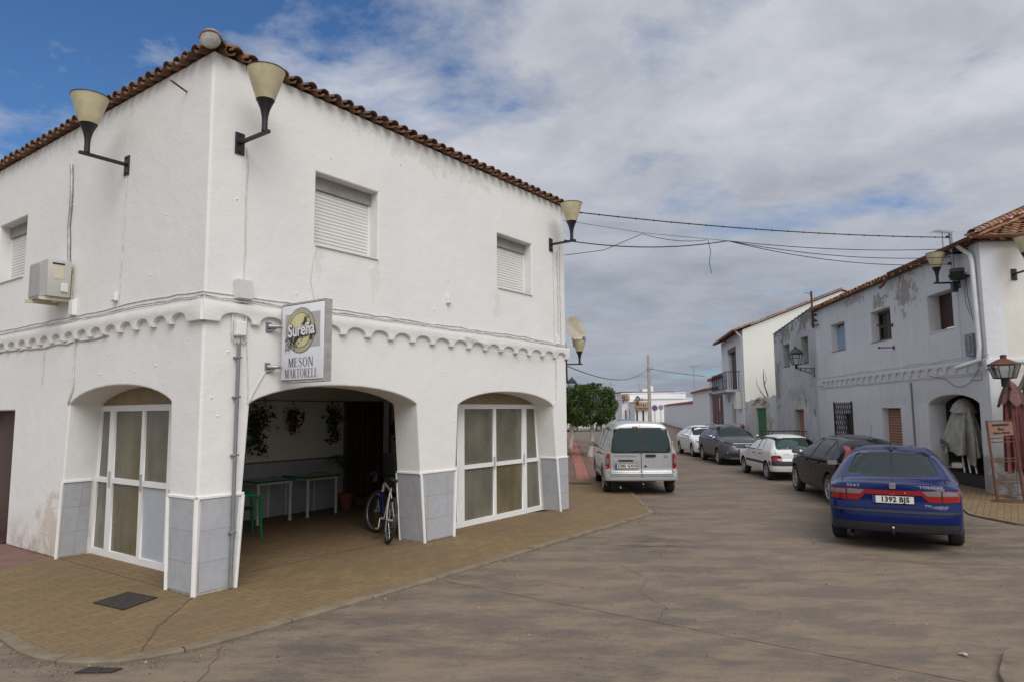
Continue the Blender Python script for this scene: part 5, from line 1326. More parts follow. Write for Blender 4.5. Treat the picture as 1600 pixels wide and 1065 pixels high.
b = BM(); put('plate_recess', patch(c, rrect(-.70, .60, -.05, .86, .05), 'rear', .004, .008), mat('grey_shade_panel', (.30, .30, .30), .5))
put('plate_light', patch(c, rrect(-.56, .835, -.20, .87, .01), 'rear', .02, .02), 'ink')
plate(c, put, -.38, .72, '5385 GXH', size=.10, h=.115)
b = BM(); badge(c, put, -.48, .96, 'TOURNEO', .055, 'pvc', sx=1.3)
b = BM()
for i in range(9): t_ = BM(); box(t_, (i*.024, 0, 0), (i*.024+.016, .02, .003)); merge(b, t_, M3((c.end(.2, .95)-.004, .30-.0, .95), (0, -1, 0), (0, 0, 1), (-1, 0, 0)))
put('lettering', b, 'pvc')
put('door_handle', patch(c, rrect(.10, .93, .36, 1.0, .03), 'rear', .02, .03), 'ink'); put('badge', patch(c, disc(.055, .60, .95, 20, .028), 'rear', .01, .02), 'chrome')
put('door_lock', patch(c, disc(.028, .10, .71, 16), 'rear', .01, .02), 'ink')
put('brake_lamp', patch(c, rrect(-.20, 1.655, -.05, 1.685, .01), 'rear', .012, .02), 'redd')
put('door_swage', patch(c, rrect(-.72, .575, .72, .60, .012), 'rear', .014, .02), P_slv)
put('bumper_step', patch(c, rrect(-.78, .455, .78, .51, .012), 'rear', .030, .04), 'pvc')
put('bumper', patch(c, roundpoly([(-.885, .37), (-.5, .39), (.5, .39), (.885, .37), (.885, .46), (-.885, .46)], .02), 'rear', .022, .04), P_slv)
towbar(c, put, -.02, .27)
for y in (-.52,): 
    b = BM(); tube(b, [(.35, -y, .2), (.02, -y, .19)], .025, 8); put('exhaust_pipe', b, 'galv')
# ------------------------------------------------------------------ old house across the street (local x down the street, -y into the house)
R = thing('old_house', 'old two-storey house with peeling white walls and tiled hip roof right of the street', 'building', (RC[0], RC[1], 0), RA)
gR = lambda a, b, t: Vector((a, -t, b)); gF = lambda a, b, t: Vector((t+.004, -a, b))
AR = arch(.50, 2.88, .47, 2.84, 2.0, 2.24)
RH = 5.72
bm = mapped(shape([(0, 0)]+AR+[(4.45, 0), (4.45, 1.92), (5.72, 1.92), (5.72, 0), (11.3, 0), (11.3, RH), (0, RH)],
    [[(1.30, 3.87), (2.5, 3.87), (2.5, 4.83), (1.30, 4.83)], [(4.72, 3.97), (6.1, 3.97), (6.1, 4.9), (4.72, 4.9)], [(8.28, 3.97), (9.6, 3.97), (9.6, 4.94), (8.28, 4.94)], [(8.06, .95), (8.9, .95), (8.9, 1.75), (8.06, 1.75)]], .45, .02, 1), gR)
obj('wall', bm, M['old'], R, smooth=35)
bm = mapped(shape([(.005, 0), (9, 0), (9, RH-.004), (.005, RH-.004)], [[(2.6, 3.9), (3.6, 3.9), (3.6, 4.9), (2.6, 4.9)]], .4, .02, 1), gF)
box(bm, (.45, -9, 0), (11.2, -8.8, RH-.1)); box(bm, (11.1, -8.8, 0), (11.29, -.46, RH))
M['oldc'] = plaster('old_cream_wall', (.72, .70, .65), .8, .9, streak=.2)
obj('front_wall', bm, M['oldc'], R, smooth=35)
# passage behind the arch; its shade is put into the dark wall colour
M['pass'] = plaster('shade_dark_passage_wall', (.10, .095, .09), .5)
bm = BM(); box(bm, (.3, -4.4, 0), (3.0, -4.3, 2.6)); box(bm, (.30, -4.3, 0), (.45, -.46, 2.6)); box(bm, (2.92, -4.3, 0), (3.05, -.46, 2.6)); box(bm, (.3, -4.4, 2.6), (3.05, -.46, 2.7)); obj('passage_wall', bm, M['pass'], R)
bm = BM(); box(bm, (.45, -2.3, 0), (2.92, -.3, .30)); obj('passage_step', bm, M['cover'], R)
M['rbrick'] = bricks('red_infill_brick', (.33, .115, .06), (.25, .09, .05), (.36, .31, .25), .25, .08, .014, wall=True, bump=.01, dirtamt=.2)
bm = BM(); box(bm, (4.45, -.30, 0), (5.72, -.2, 1.92)); obj('brick_infill', bm, M['rbrick'], R)
bm = mapped(shape(band(-.05, [.40+.468*k for k in range(23)], 11.2, 3.02, 2.78, .155, .10), [], .07, .006, 1), lambda a, b, t: Vector((a, .045-t, b)))
b2 = mapped(shape(band(-.055, [.95+.85*k for k in range(9)], 9, 3.0, 2.79, .13, .20), [], .07, .006, 1), lambda a, b, t: Vector((-.045+t, -a, b)))
merge(bm, b2); obj('scalloped_band', bm, M['old'], R, smooth=35)
# windows
def rwin(nm, a0, a1, z0, z1, dep, m, fm=.05, split=1, par=R):
    bm = mapped(shape([(a0, z0), (a1, z0), (a1, z1), (a0, z1)], [[(a0+(a1-a0)*i/split+fm, z0+fm), (a0+(a1-a0)*(i+1)/split-fm*.6, z0+fm), (a0+(a1-a0)*(i+1)/split-fm*.6, z1-fm), (a0+(a1-a0)*i/split+fm, z1-fm)] for i in range(split)], .05), lambda a, b, t: Vector((a, -dep-t, b)))
    w = obj(nm, bm, M[m], par); return w
M['wood2'] = mat('weathered_grey_wood', (.11, .075, .05), .85, var=.45, vscale=9)
w = rwin('window', 4.72, 6.1, 3.97, 4.9, .24, 'wood2', .08, 2); bm = BM(); box(bm, (4.78, -.275, 4.4), (6.05, -.255, 4.44)); obj('glazing_bar', bm, M['wood2'], w)
bm = BM(); box(bm, (4.74, -.30, 3.99), (6.08, -.295, 4.88)); obj('pane', bm, M['wglass'], w)
w = rwin('window', 1.30, 2.5, 3.87, 4.83, .30, 'wood', .06, 1); bm = BM()
for i in range(16): box(bm, (1.34, -.33, 3.99+.05*i), (2.46, -.315, 4.03+.05*i))
box(bm, (1.34, -.34, 3.97), (2.46, -.33, 4.82)); obj('slatted_blind', bm, M['wood'], w)
M['bluesh'] = mat('light_blue_shutter', (.25, .36, .50), .6, var=.12, vscale=3)
w = rwin('window', 8.28, 9.6, 3.97, 4.94, .26, 'wood2', .05, 1); bm = BM()
for i in range(2): bbox(bm, (8.34+.62*i, -.27, 4.0), (8.94+.62*i, -.23, 4.82), .008)
obj('shutter', bm, M['bluesh'], w)
for a0, a1, z in ((1.28, 2.52, 3.85), (4.68, 6.14, 3.95), (8.25, 9.63, 3.95)):
    bm = BM(); box(bm, (a0, -.3, z-.0), (a1, .02, z+.018)); obj('window_sill', bm, M['redroof'] if a0 > 2 else M['trim'], R)
# folding lattice grille in front of the low window
w = rwin('window', 8.06, 8.9, .95, 1.75, .12, 'wood2', .06, 1); bm = BM(); box(bm, (8.1, -.17, 1.0), (8.86, -.16, 1.7)); obj('pane', bm, M['wglass'], w)
bm = BM()
for i in range(-6, 9):
    for s in (1, -1):
        x0 = 8.0+i*.2; pts = []
        z0_, z1_ = .85, 2.13; dx = (z1_-z0_)*.55*s; xa, xb = (x0, x0+dx) if s > 0 else (x0+.7, x0+.7+dx)
        # clip to the frame
        def cl(xa, za, xb, zb_, lo=8.02, hi=9.6):
            t0, t1 = 0, 1; d_ = xb-xa
            for (p, q) in ((-d_, xa-lo), (d_, hi-xa)):
                if p < 0: t0 = max(t0, q/p)
                elif p > 0: t1 = min(t1, q/p)
            return None if t0 >= t1 else (xa+t0*d_, za+t0*(zb_-za), xa+t1*d_, za+t1*(zb_-za))
        q = cl(xa, z0_, xb, z1_)
        if q: tube(bm, [(q[0], .03+.008*s, q[1]), (q[2], .03+.008*s, q[3])], .013, 4)
for x in (8.0, 9.62): box(bm, (x-.02, .0, .83), (x+.02, .05, 2.16))
obj('lattice_grille', bm, M['metal'], R)
# roof, gutter, pipes
bm = BM(); box(bm, (-.10, -.02, RH-.04), (11.3, .135, RH-.012)); box(bm, (-.135, -9, RH-.04), (.02, -.021, RH-.013)); obj('soffit', bm, M['rust'] if 'rust' in M else M['wood'], R)
SR = radians(23)
tiled('roof_tiles', R, M['roof2'], (-.16, .19, RH-.01), (1, 0), (0, -1), 11.5, SR, 12, hip0=True, seed=7, ph=.1, jit=.016)
tiled('roof_tiles', R, M['roof2'], (-.16, .19, RH-.01), (0, -1), (1, 0), 7.0, SR, 14, hip0=True, seed=8, ph=.1, jit=.014)
bm = BM()
for k in range(16):
    s = k*.34; q = s*.707*cos(SR); p0 = Vector((-.2+q, .22-q, RH+.13+s*.29)); p1 = p0+Vector((.30, -.30, .115)); arc_tile(bm, p0, p1, 0, Vector((.707, .707, 0)), .115, .095, True, 8, .02)
obj('hip_tiles', bm, M['roof2'], R, smooth=50)
bm = BM(); tr = math.tan(SR); h_ = 4.5
v = [bm.verts.new(p) for p in ((.02, -.04, RH+.02), (11.3, -.04, RH+.02), (11.35, -h_, RH+.04+h_*tr), (h_, -h_, RH+.04+h_*tr), (.02, -9, RH+.02), (h_, -9+h_, RH+.04+h_*tr))]
bm.faces.new((v[0], v[1], v[2], v[3])); bm.faces.new((v[0], v[3], v[5], v[4])); bmesh.ops.solidify(bm, geom=bm.faces[:], thickness=.03); obj('roof_deck', bm, M['mortar'], R)
M['gutter'] = mat('rust_brown_gutter', (.16, .055, .03), .5, var=.25, vscale=3)
def gutter(bm, p0, p1, side, r=.065):
    p0, p1, side = Vector(p0), Vector(p1), Vector(side); rings = []
    for p in (p0, p1): rings.append([p+side*(r*cos(pi*i/8))-Vector((0, 0, r*sin(pi*i/8))) for i in range(9)] + [p+side*((r-.008)*cos(pi*i/8))-Vector((0, 0, (r-.008)*sin(pi*i/8))) for i in range(8, -1, -1)])
    loft(bm, rings, True)
bm = BM(); gutter(bm, (-.24, .27, RH+.05), (-.24, -6.9, RH+.05), (1, 0, 0)); gutter(bm, (-.24, .27, RH+.05), (4.0, .27, RH+.06), (0, 1, 0)); tube(bm, [(4.0, .27, RH+.0), (4.5, .22, RH-.18), (4.9, .16, RH-.22)], .045, 8); fixn(bm); obj('gutter', bm, M['gutter'], R, smooth=40)
M['pvcw'] = mat('white_downpipe', (.62, .63, .64), .45, var=.12, vscale=4)
bm = BM(); tube(bm, [(.42, .24, RH-.02), (.40, .12, RH-.14), (.20, .09, RH-.30), (.16, .09, RH-.5), (.13, .09, 3.3), (.16, .10, 3.0), (.35, .28, 2.9), (.62, .36, 2.84)], .052, 12); obj('downpipe', bm, M['pvcw'], R, smooth=True)
bm = BM(); tube(bm, [(3.66, .03, 2.62), (3.64, .03, 0.0)], .022, 8); obj('conduit', bm, M['pvc'], R, smooth=True)
bm = BM()
for dz in (0, .05): tube(bm, [(-.1+.6*i, .02+rnd.gauss(0, .004), 3.05+dz+rnd.gauss(0, .01)) for i in range(20)], .007, 5)
for dz in (0, .04): tube(bm, [(.1+.6*i, .02+rnd.gauss(0, .004), 2.68+dz+rnd.gauss(0, .012)) for i in range(19)], .008, 5)
tube(bm, [(-.1, -.4, 2.8), (-.1, -3, 2.78), (-.1, -8, 2.8)], .014, 5); tube(bm, [(1.0, .02, 5.0), (.98, .02, 3.1)], .008, 5); tube(bm, [(-.02, -1.02, 4.9), (-.02, -1.08, 4.2), (-.02, -1.12, 2.9)], .008, 5)
obj('cable', bm, M['cable'], R)
bm = BM()
tube(bm, sag((.3, .05, 2.78), (1.75, .03, 2.62), .28, 10)+[Vector((2.6, .03, 2.75))], .006, 5); tube(bm, [(.55, .03, 5.0), (.5, .05, 4.5), (.42, .04, 4.1), (.36, .05, 3.9)], .007, 5); tube(bm, [(.6, .03, 5.0), (.62, .05, 4.4), (.48, .04, 4.05)], .006, 5)
tube(bm, [(.7, .02, 2.55), (.25, .02, 2.55), (.25, .02, 2.7)], .005, 5)
obj('loose_cable', bm, M['dkcable'], R)
M['rust'] = mat('rusty_iron', (.10, .04, .022), .85, var=.5, vscale=12)
bm = BM()
for z in (4.33, 3.68): tube(bm, [(4.6, .0, z), (4.6, .42, z)], .018, 6); box(bm, (4.57, .4, z-.03), (4.63, .43, z+.03)); box(bm, (4.55, -.01, z-.05), (4.65, .012, z+.05))
obj('iron_bracket', bm, M['rust'], R)
bm = BM(); bbox(bm, (.30, .02, 3.10), (.62, .14, 3.62), .01); box(bm, (.36, .14, 3.2), (.46, .17, 3.55)); box(bm, (.50, .14, 3.25), (.58, .16, 3.5)); obj('meter_box', bm, M['galv'], R)
# pole on the wall that carries the wires, with a floodlight
wp = thing('wall_mast', 'grey steel mast on the corner of the old house carrying the street wires', 'mast', RUV(.72, .22)+(4.85,), RA)
bm = BM(); cyl(bm, (0, 0, -.1), (0, 0, 1.20), .035, n=10); cyl(bm, (0, 0, 1.20), (0, 0, 1.23), .045, n=10); obj('pole', bm, M['galv'], wp, smooth=True)
for z in (.12, .75): bm = BM(); box(bm, (-.28, -.22, z), (.22, -.02, z+.035)); box(bm, (-.05, -.2, z-.03), (.05, .05, z+.002)); obj('bracket', bm, M['metal'], wp)
bm = BM(); box(bm, (-.06, -.06, -.2), (.06, .05, .05)); obj('foot_plate', bm, M['metal'], wp)
bm = BM()
for i, z in enumerate((1.1, .45)):
    for y in (.03, .06): cyl(bm, (0, .02, z+y), (0, .10, z+y), .02, n=8)
obj('insulator', bm, M['black'], wp)
fl = thing('floodlight', 'black floodlight tilted beside the wall mast on the old house', 'floodlight', RUV(.36, .32)+(5.02,), RA+radians(150))
t_ = BM(); box(t_, (-.08, -.15, -.12), (.06, .15, .12)); bmesh.ops.bevel(t_, geom=t_.edges[:], offset=.02, segments=1, affect='EDGES'); bm = BM(); merge(bm, t_, Matrix.Rotation(radians(35), 4, 'Y')); obj('housing', bm, M['metal'], fl)
t_ = BM(); box(t_, (.061, -.13, -.10), (.065, .13, .10)); bm = BM(); merge(bm, t_, Matrix.Rotation(radians(35), 4, 'Y')); obj('glass', bm, M['dglass'], fl)
bm = BM(); tube(bm, [(-.02, .17, 0), (-.2, .17, -.04), (-.28, 0, -.05), (-.2, -.17, -.04), (-.02, -.17, 0)], .014, 6); tube(bm, [(-.28, 0, -.05), (-.42, .06, -.03)], .018, 6); obj('bracket', bm, M['metal'], fl)
lamp('flared wall lamp on the street side of the old house beside the wall mast', RUV(.92, .0)+(4.93,), RA+pi/2)
lamp('flared wall lamp on the front wall of the old house, at the right edge', RUV(0, -.70)+(4.93,), RA+pi)
# grey mildewed wall carrying on down the street
D = thing('mildewed_house', 'windowless grey mildewed house front with a sloping top and small deep windows', 'building', RUV(11.31, 0)+(0,), RA)
bm = mapped(shape([(0, 0), (1.9, 0), (1.9, 1.9), (3.12, 1.9), (3.12, 0), (5.9, 0), (5.86, 5.42), (0, 5.9)],
    [[(.92, 3.78), (1.85, 3.78), (1.85, 4.85), (.92, 4.85)], [(3.45, 3.8), (4.45, 3.8), (4.45, 4.78), (3.45, 4.78)], disc(.13, 1.55, 2.13, 12, .2), disc(.12, .52, 1.72, 12, .19)], .4, .02, 1), gR)
box(bm, (5.5, -6, 0), (5.88, -.41, 5.3)); obj('wall', bm, M['dirty'], D, smooth=35)
bm = BM(); box(bm, (.9, -.42, 3.7), (4.5, -.44, 4.9)); box(bm, (.3, -.43, 1.4), (1.8, -.46, 2.4)); obj('boarded_opening', bm, M['wood'], D)
bm = BM(); box(bm, (1.9, -.32, 0), (3.12, -.22, 1.9)); obj('brick_infill', bm, M['rbrick'], D)
for a0, a1, z in ((.9, 1.88, 3.76), (3.42, 4.48, 3.78)):
    bm = BM(); box(bm, (a0, -.3, z), (a1, .02, z+.02)); obj('window_sill', bm, M['rust'], D)
bm = BM()
for k in range(12): x = k*.49; bbox(bm, (x, -.4, 5.9-.0815*(x+.24)), (x+.48, .03, 5.9-.0815*(x+.24)+.045), .008)
obj('coping', bm, M['dirty'], D)
# mast at the junction
ms = thing('roof_mast', 'rusty iron mast on the wall between the old house and the grey mildewed house', 'mast', RUV(11.25, .08)+(5.05,), RA)
bm = BM(); box(bm, (-.03, -.03, 0), (.03, .03, 1.45)); obj('pole', bm, M['rust'], ms)
bm = BM(); box(bm, (-.55, -.02, .05), (.0, .02, .09)); box(bm, (-.5, -.02, .6), (.0, .02, .64)); tube(bm, [(0, 0, 1.2), (-.2, .15, 1.35), (.1, .25, 1.4)], .012, 5)
for z in (.2, .42): lathe(bm, [(.05, 0), (.06, .04), (.03, .1)], 8, (-.3, .0, z))
obj('insulator', bm, M['rust'], ms)
# lantern on scrolled bracket
def lantern(label, loc, rz, s=1., arm=.62, cat='lantern', glassm=None):
    t = thing('wall_lantern', label, cat, loc, rz); t.scale = (s, s, s)
    def sq(bm, prof, cx=arm):
        loft(bm, [[Vector((cx+r*a, r*b, z)) for a, b in ((1, 1), (-1, 1), (-1, -1), (1, -1))] for r, z in prof], True)
    bm = BM(); sq(bm, [(.20, .52), (.21, .54), (.12, .68), (.07, .71), (.06, .73)]); lathe(bm, [(.035, .72), (.05, .75), (.03, .78), (.012, .81)], 8, (arm, 0, 0)); obj('hood', bm, M['metal'], t)
    bm = BM()
    for a, b in ((1, 1), (-1, 1), (-1, -1), (1, -1)): tube(bm, [(arm+.11*a, .11*b, .15), (arm+.19*a, .19*b, .52)], .013, 4)
    sq(bm, [(.12, .13), (.12, .155)]); lathe(bm, [(.03, .0), (.06, .05), (.04, .13)], 10, (arm, 0, 0))
    for (a, b), (c_, d_) in zip(((1, 1), (-1, 1), (-1, -1), (1, -1)), ((-1, 1), (-1, -1), (1, -1), (1, 1))): tube(bm, [(arm+.19*a, .19*b, .52), (arm+.19*c_, .19*d_, .52)], .012, 4); tube(bm, [(arm+.16*a, .16*b, .38), (arm+.16*c_, .16*d_, .38)], .006, 4)
    obj('frame', bm, M['metal'], t)
    bm = BM()
    for (a, b), (c_, d_) in zip(((1, 1), (-1, 1), (-1, -1), (1, -1)), ((-1, 1), (-1, -1), (1, -1), (1, 1))):
        bm.faces.new([bm.verts.new(p) for p in ((arm+.105*a, .105*b, .15), (arm+.105*c_, .105*d_, .15), (arm+.185*c_, .185*d_, .51), (arm+.185*a, .185*b, .51))])
    bmesh.ops.solidify(bm, geom=bm.faces[:], thickness=.003); obj('pane', bm, glassm or M['lantglass'], t)
    if arm > .1:
        bm = BM(); tube(bm, [(0, 0, .0), (arm*.5, 0, .02), (arm, 0, .02)], .014, 6)
        def spiral(cx, cz, r, turns, a0):
            n_ = int(turns*12); return [(cx+r*(1-i/n_*.8)*cos(a0+2*pi*turns*i/n_), 0, cz+r*(1-i/n_*.8)*sin(a0+2*pi*turns*i/n_)) for i in range(n_+1)]
        for q in (spiral(.14, -.10, .10, 1.4, pi/2), spiral(.33, -.07, .075, 1.4, pi/2), spiral(.48, -.045, .05, 1.3, pi/2)): tube(bm, q, .010, 5)
        tube(bm, [(0, 0, -.3), (.08, 0, -.2), (.3, 0, -.12), (arm, 0, 0)], .012, 6); box(bm, (-.005, -.03, -.32), (.012, .03, .04)); obj('scroll_bracket', bm, M['metal'], t)
    return t
M['lantglass'] = glass('lantern_glass', (.3, .3, .3), .06, (.92, .94, .94))
l1 = lantern('black four-sided lantern on a scrolled iron bracket at the grey mildewed wall', RUV(11.6, 0)+(3.50,), RA+pi/2, 1.1)

# ------------------------------------------------------------------ ruined wall with green door, cream gabled house, white yard walls
def dirframe(p, q): a = atan2(q[1]-p[1], q[0]-p[0]); return a
P1 = RUV(17.2, 0); HC = (12.05, 35.6)
Lr = sqrt((HC[0]-P1[0])**2+(HC[1]-P1[1])**2); ar = atan2(HC[1]-P1[1], HC[0]-P1[0])
Q = thing('ruined_wall', 'crumbling low wall with peeling plaster and a green metal door beside the cream gable', 'wall', P1+(0,), ar)
top = [(Lr, 2.35), (Lr*.9, 2.30), (Lr*.8, 2.42), (Lr*.66, 2.38), (Lr*.6, 2.5), (Lr*.5, 2.55), (Lr*.44, 2.42), (Lr*.3, 2.52), (Lr*.2, 2.44), (Lr*.1, 2.6), (0, 2.55)]
bm = mapped(shape([(0, 0), (Lr*.33, 0), (Lr*.33, 1.98), (Lr*.66, 1.98), (Lr*.66, 0), (Lr, 0)]+top, [], .3, .015, 1), lambda a, b, t: Vector((a, -t, b)))
obj('wall', bm, M['ruin'], Q, smooth=35)
M['green'] = mat('green_painted_metal', (.045, .16, .07), .6, var=.25, vscale=3)
bm = BM(); bbox(bm, (Lr*.33, -.18, 0), (Lr*.66, -.13, 1.98), .005)
for k in range(5): box(bm, (Lr*(.33+.066*k)-.005, -.13, .02), (Lr*(.33+.066*k)+.008, -.12, 1.96))
dr = obj('door', bm, M['green'], Q)
bm = BM(); bbox(bm, (Lr*.36, -.13, .95), (Lr*.36+.03, -.09, 1.1), .005); obj('door_handle', bm, M['rust'], dr)
bm = BM(); r3 = random.Random(9)
for k in range(14): x = r3.uniform(.3, .75)*Lr; z = 2.1+r3.uniform(0, .32); bbox(bm, (x, -.02, z), (x+.24, .015, z+.06), .008)
obj('exposed_brick', bm, M['rbrick'], Q)
HA = radians(81.2)
Hh = thing('gabled_house', 'cream two-storey house with bare gable, brown balcony door and red-tiled eave', 'building', HC+(0,), HA)
gH = lambda a, b, t: Vector((a, -t, b))
EHh = 6.05; LHh = 7.6; DHh = 11.
bm = mapped(shape([(0, 0), (3.0, 0), (3.0, 2.25), (4.3, 2.25), (4.3, 0), (LHh, 0), (LHh, EHh), (0, EHh)], [[(2.3, 3.02), (4.9, 3.02), (4.9, 5.4), (2.3, 5.4)], [(4.9, 2.35), (5.6, 2.35), (5.6, 2.78), (4.9, 2.78)]], .35, .01, 1), gH)
obj('front_wall', bm, M['lav'], Hh, smooth=35)
SG = .375; DH2 = 5.0   # gable rises away from the street to a ridge
bm = BM(); b2 = shape([(-.0, 0), (DHh, 0), (DHh, EHh-SG), (DH2, EHh+SG*DH2), (0, EHh+.0)], [], .3); b2 = mapped(b2, lambda a, b, t: Vector((t-.006, -a-.004, b))); merge(bm, b2); box(bm, (LHh-.3, -DHh, 0), (LHh-.01, -.36, EHh-SG-.05))
obj('gable_wall', bm, M['cream'], Hh)
bm = BM(); vs = [bm.verts.new(p) for p in ((-.12, .45, EHh-.12), (LHh+.1, .45, EHh-.12), (LHh+.1, -DH2, EHh+.06+SG*DH2), (-.12, -DH2, EHh+.06+SG*DH2), (LHh+.1, -DHh, EHh-SG+.06), (-.12, -DHh, EHh-SG+.06))]; bm.faces.new(vs[:4]); bm.faces.new((vs[3], vs[2], vs[4], vs[5])); bmesh.ops.solidify(bm, geom=bm.faces[:], thickness=.06); obj('roof', bm, M['redroof'], Hh)
bm = BM()
for k in range(16): y = .45-k*.34; arc_tile(bm, Vector((-.08, y, EHh-.08+(.45-y)*SG*1.0)), Vector((-.08, y-.38, EHh-.08+(.45-y+.38)*SG)), 0, Vector((1, 0, 0)), .10, .085, True, 6, .015)
obj('verge_tiles', bm, M['roof2'], Hh, smooth=50)
tiled('roof_tiles', Hh, M['roof2'], (0, .5, EHh-.08), (1, 0), (0, -1), LHh, math.atan(SG), 3, seed=5)
bm = BM(); box(bm, (2.3, -.25, 3.02), (4.9, -.2, 5.4)); box(bm, (2.25, -.2, 5.15), (4.95, .02, 5.42)); box(bm, (3.55, -.2, 3.02), (3.62, -.17, 5.2)); obj('balcony_door', bm, M['wood'], Hh)
bm = BM(); bbox(bm, (1.2, -.02, 2.86), (6.9, .75, 3.0), .01); obj('balcony_floor', bm, M['dirty'], Hh)
bm = BM()
for x in (1.25, 6.85): 
    for k in range(6): tube(bm, [(x, .08+.125*k, 3.0), (x, .08+.125*k, 3.95)], .013, 4)
    tube(bm, [(x, 0, 3.95), (x, .72, 3.95)], .022, 6)
for k in range(26): x = 1.25+5.6*k/25; tube(bm, [(x, .72, 3.0), (x, .72, 3.95)], .009, 4)
tube(bm, [(1.25, .72, 3.95), (6.85, .72, 3.95)], .022, 6); tube(bm, [(1.25, .72, 3.5), (6.85, .72, 3.5)], .014, 6); tube(bm, [(1.25, .72, 3.06), (6.85, .72, 3.06)], .018, 6); obj('balcony_railing', bm, M['metal'], Hh)
bm = BM(); tube(bm, [(-.02, .35, EHh-.08), (.1, .12, EHh-.3), (.16, .05, EHh-.45), (.16, .05, .3)], .05, 8); obj('downpipe', bm, M['pvcw'], Hh, smooth=True)
bm = BM(); bbox(bm, (.9, .0, 1.95), (1.9, .28, 2.85), .015); bbox(bm, (2.0, .0, 2.0), (2.5, .2, 2.7), .01); obj('meter_box', bm, M['cream'], Hh)
bm = BM(); box(bm, (4.9, -.2, 2.35), (5.6, -.15, 2.78)); box(bm, (3.0, -.25, 0), (4.3, -.2, 2.25)); obj('lower_opening', bm, M['wood2'], Hh)
M['oran'] = M['orange']
pb = thing('post_box', 'small orange box on the wall at the foot of the cream gabled house', 'box', (HC[0]-.25, HC[1]-.2, .95)); bm = BM(); bbox(bm, (-.09, -.1, 0), (.09, .1, .26), .02); obj('box_body', bm, M['orange'], pb); bm = BM(); box(bm, (-.02, -.104, .1), (.02, -.1, .16)); obj('lock', bm, M['metal'], pb)
# brown gate with white surround and low white building
GX = LHh+.02
Y = thing('yard_gate', 'tall dark brown double gate in the white yard wall left of the balcony', 'gate', (HC[0]+GX*cos(HA), HC[1]+GX*sin(HA), 0), HA)
bm = BM()
for k in range(4): bbox(bm, (.1+1.55*k, -.22, .05), (.1+1.55*k+1.5, -.16, 3.0), .01); bbox(bm, (.25+1.55*k, -.165, .3), (1.45+1.55*k, -.13, 1.4), .02); bbox(bm, (.25+1.55*k, -.165, 1.6), (1.45+1.55*k, -.13, 2.8), .02)
M['brown'] = mat('dark_red_brown_gate', (.13, .026, .018), .5, var=.25, vscale=3)
obj('gate_leaf', bm, M['brown'], Y)
bm = BM(); box(bm, (.0, -.3, 3.02), (6.5, .06, 3.14)); box(bm, (-.02, -.3, 0), (.09, .03, 3.02)); obj('gate_frame', bm, M['pvc'], Y)
bm = BM(); box(bm, (2.4, -.13, 1.9), (2.7, -.12, 2.7)); obj('notice', bm, M['ivory'], Y)
def whouse(name, label, x0, x1, y0, y1, h, roofm='redroof', wm='lav', cat='building', over=.15, slope=.0, zb_=0., fr=None):
    o = thing(name, label, cat, HC+(0,), HA) if fr is None else thing(name, label, cat, fr[0]+(0,), fr[1])
    bm = BM(); vs = box(bm, (x0, y0, zb_), (x1, y1, h)); 
    if slope:
        for v in vs:
            if v.co.z > h-.01 and v.co.y < (y0+y1)/2: v.co.z += slope*(y1-y0)
    obj('wall', bm, M[wm], o)
    bm = BM(); vs = box(bm, (x0-over, y0-over, h), (x1+over, y1+over, h+.12))
    if slope:
        for v in vs:
            if v.co.y < (y0+y1)/2: v.co.z += slope*(y1-y0+2*over)
    obj('roof', bm, M[roofm], o)
    n_ = int((x1-x0)/.5); bm = BM()
    for k in range(n_): x = x0+(x1-x0)*(k+.5)/n_; arc_tile(bm, Vector((x, y1+over+.02, h+.08)), Vector((x, y1-.35, h+.10+slope*.4)), 0, Vector((1, 0, 0)), .16, .14, True, 5, .02)
    if n_ and n_ < 60: obj('eave_tiles', bm, M[roofm], o, smooth=50)
    else: bm.free()
    return o
whouse('white_outhouse', 'low white upper storey with red tiled eave above the brown gate', GX+.0, GX+11., -6, -.6, 4.12, slope=.15, zb_=3.16)
whouse('yard_wall', 'tall bluish white yard wall immediately left of the brown gate', GX+6.55, GX+18, -1.2, 0, 3.3, slope=.2, cat='wall')
whouse('yard_wall', 'long bluish white yard wall with red coping running towards the far corner', GX+18.02, GX+58, -.4, 0, 2.5, slope=.3, cat='wall', over=.1)
# bare shrub stems growing against the gable
bs = thing('bare_shrub', 'leafless curved shrub stems against the cream gable above the ruined wall', 'shrub', (12.35, 33.9, 0))
bm = BM(); tube(bm, [(.2, 0, 1.2), (.18, 0, 2.45), (-.05, .05, 2.75), (-.22, .1, 3.1), (-.25, .1, 3.5)], [.03, .025, .02, .014, .006], 6); tube(bm, [(.2, 0, 1.2), (.25, 0, 2.6), (.1, 0, 3.1), (.07, 0, 3.6), (.12, 0, 3.95)], [.035, .03, .025, .02, .008], 6); tube(bm, [(.1, 0, 3.1), (.22, 0, 3.4), (.2, .1, 3.7)], [.02, .014, .007], 5)
obj('stem', bm, M['wood2'], bs, smooth=True)

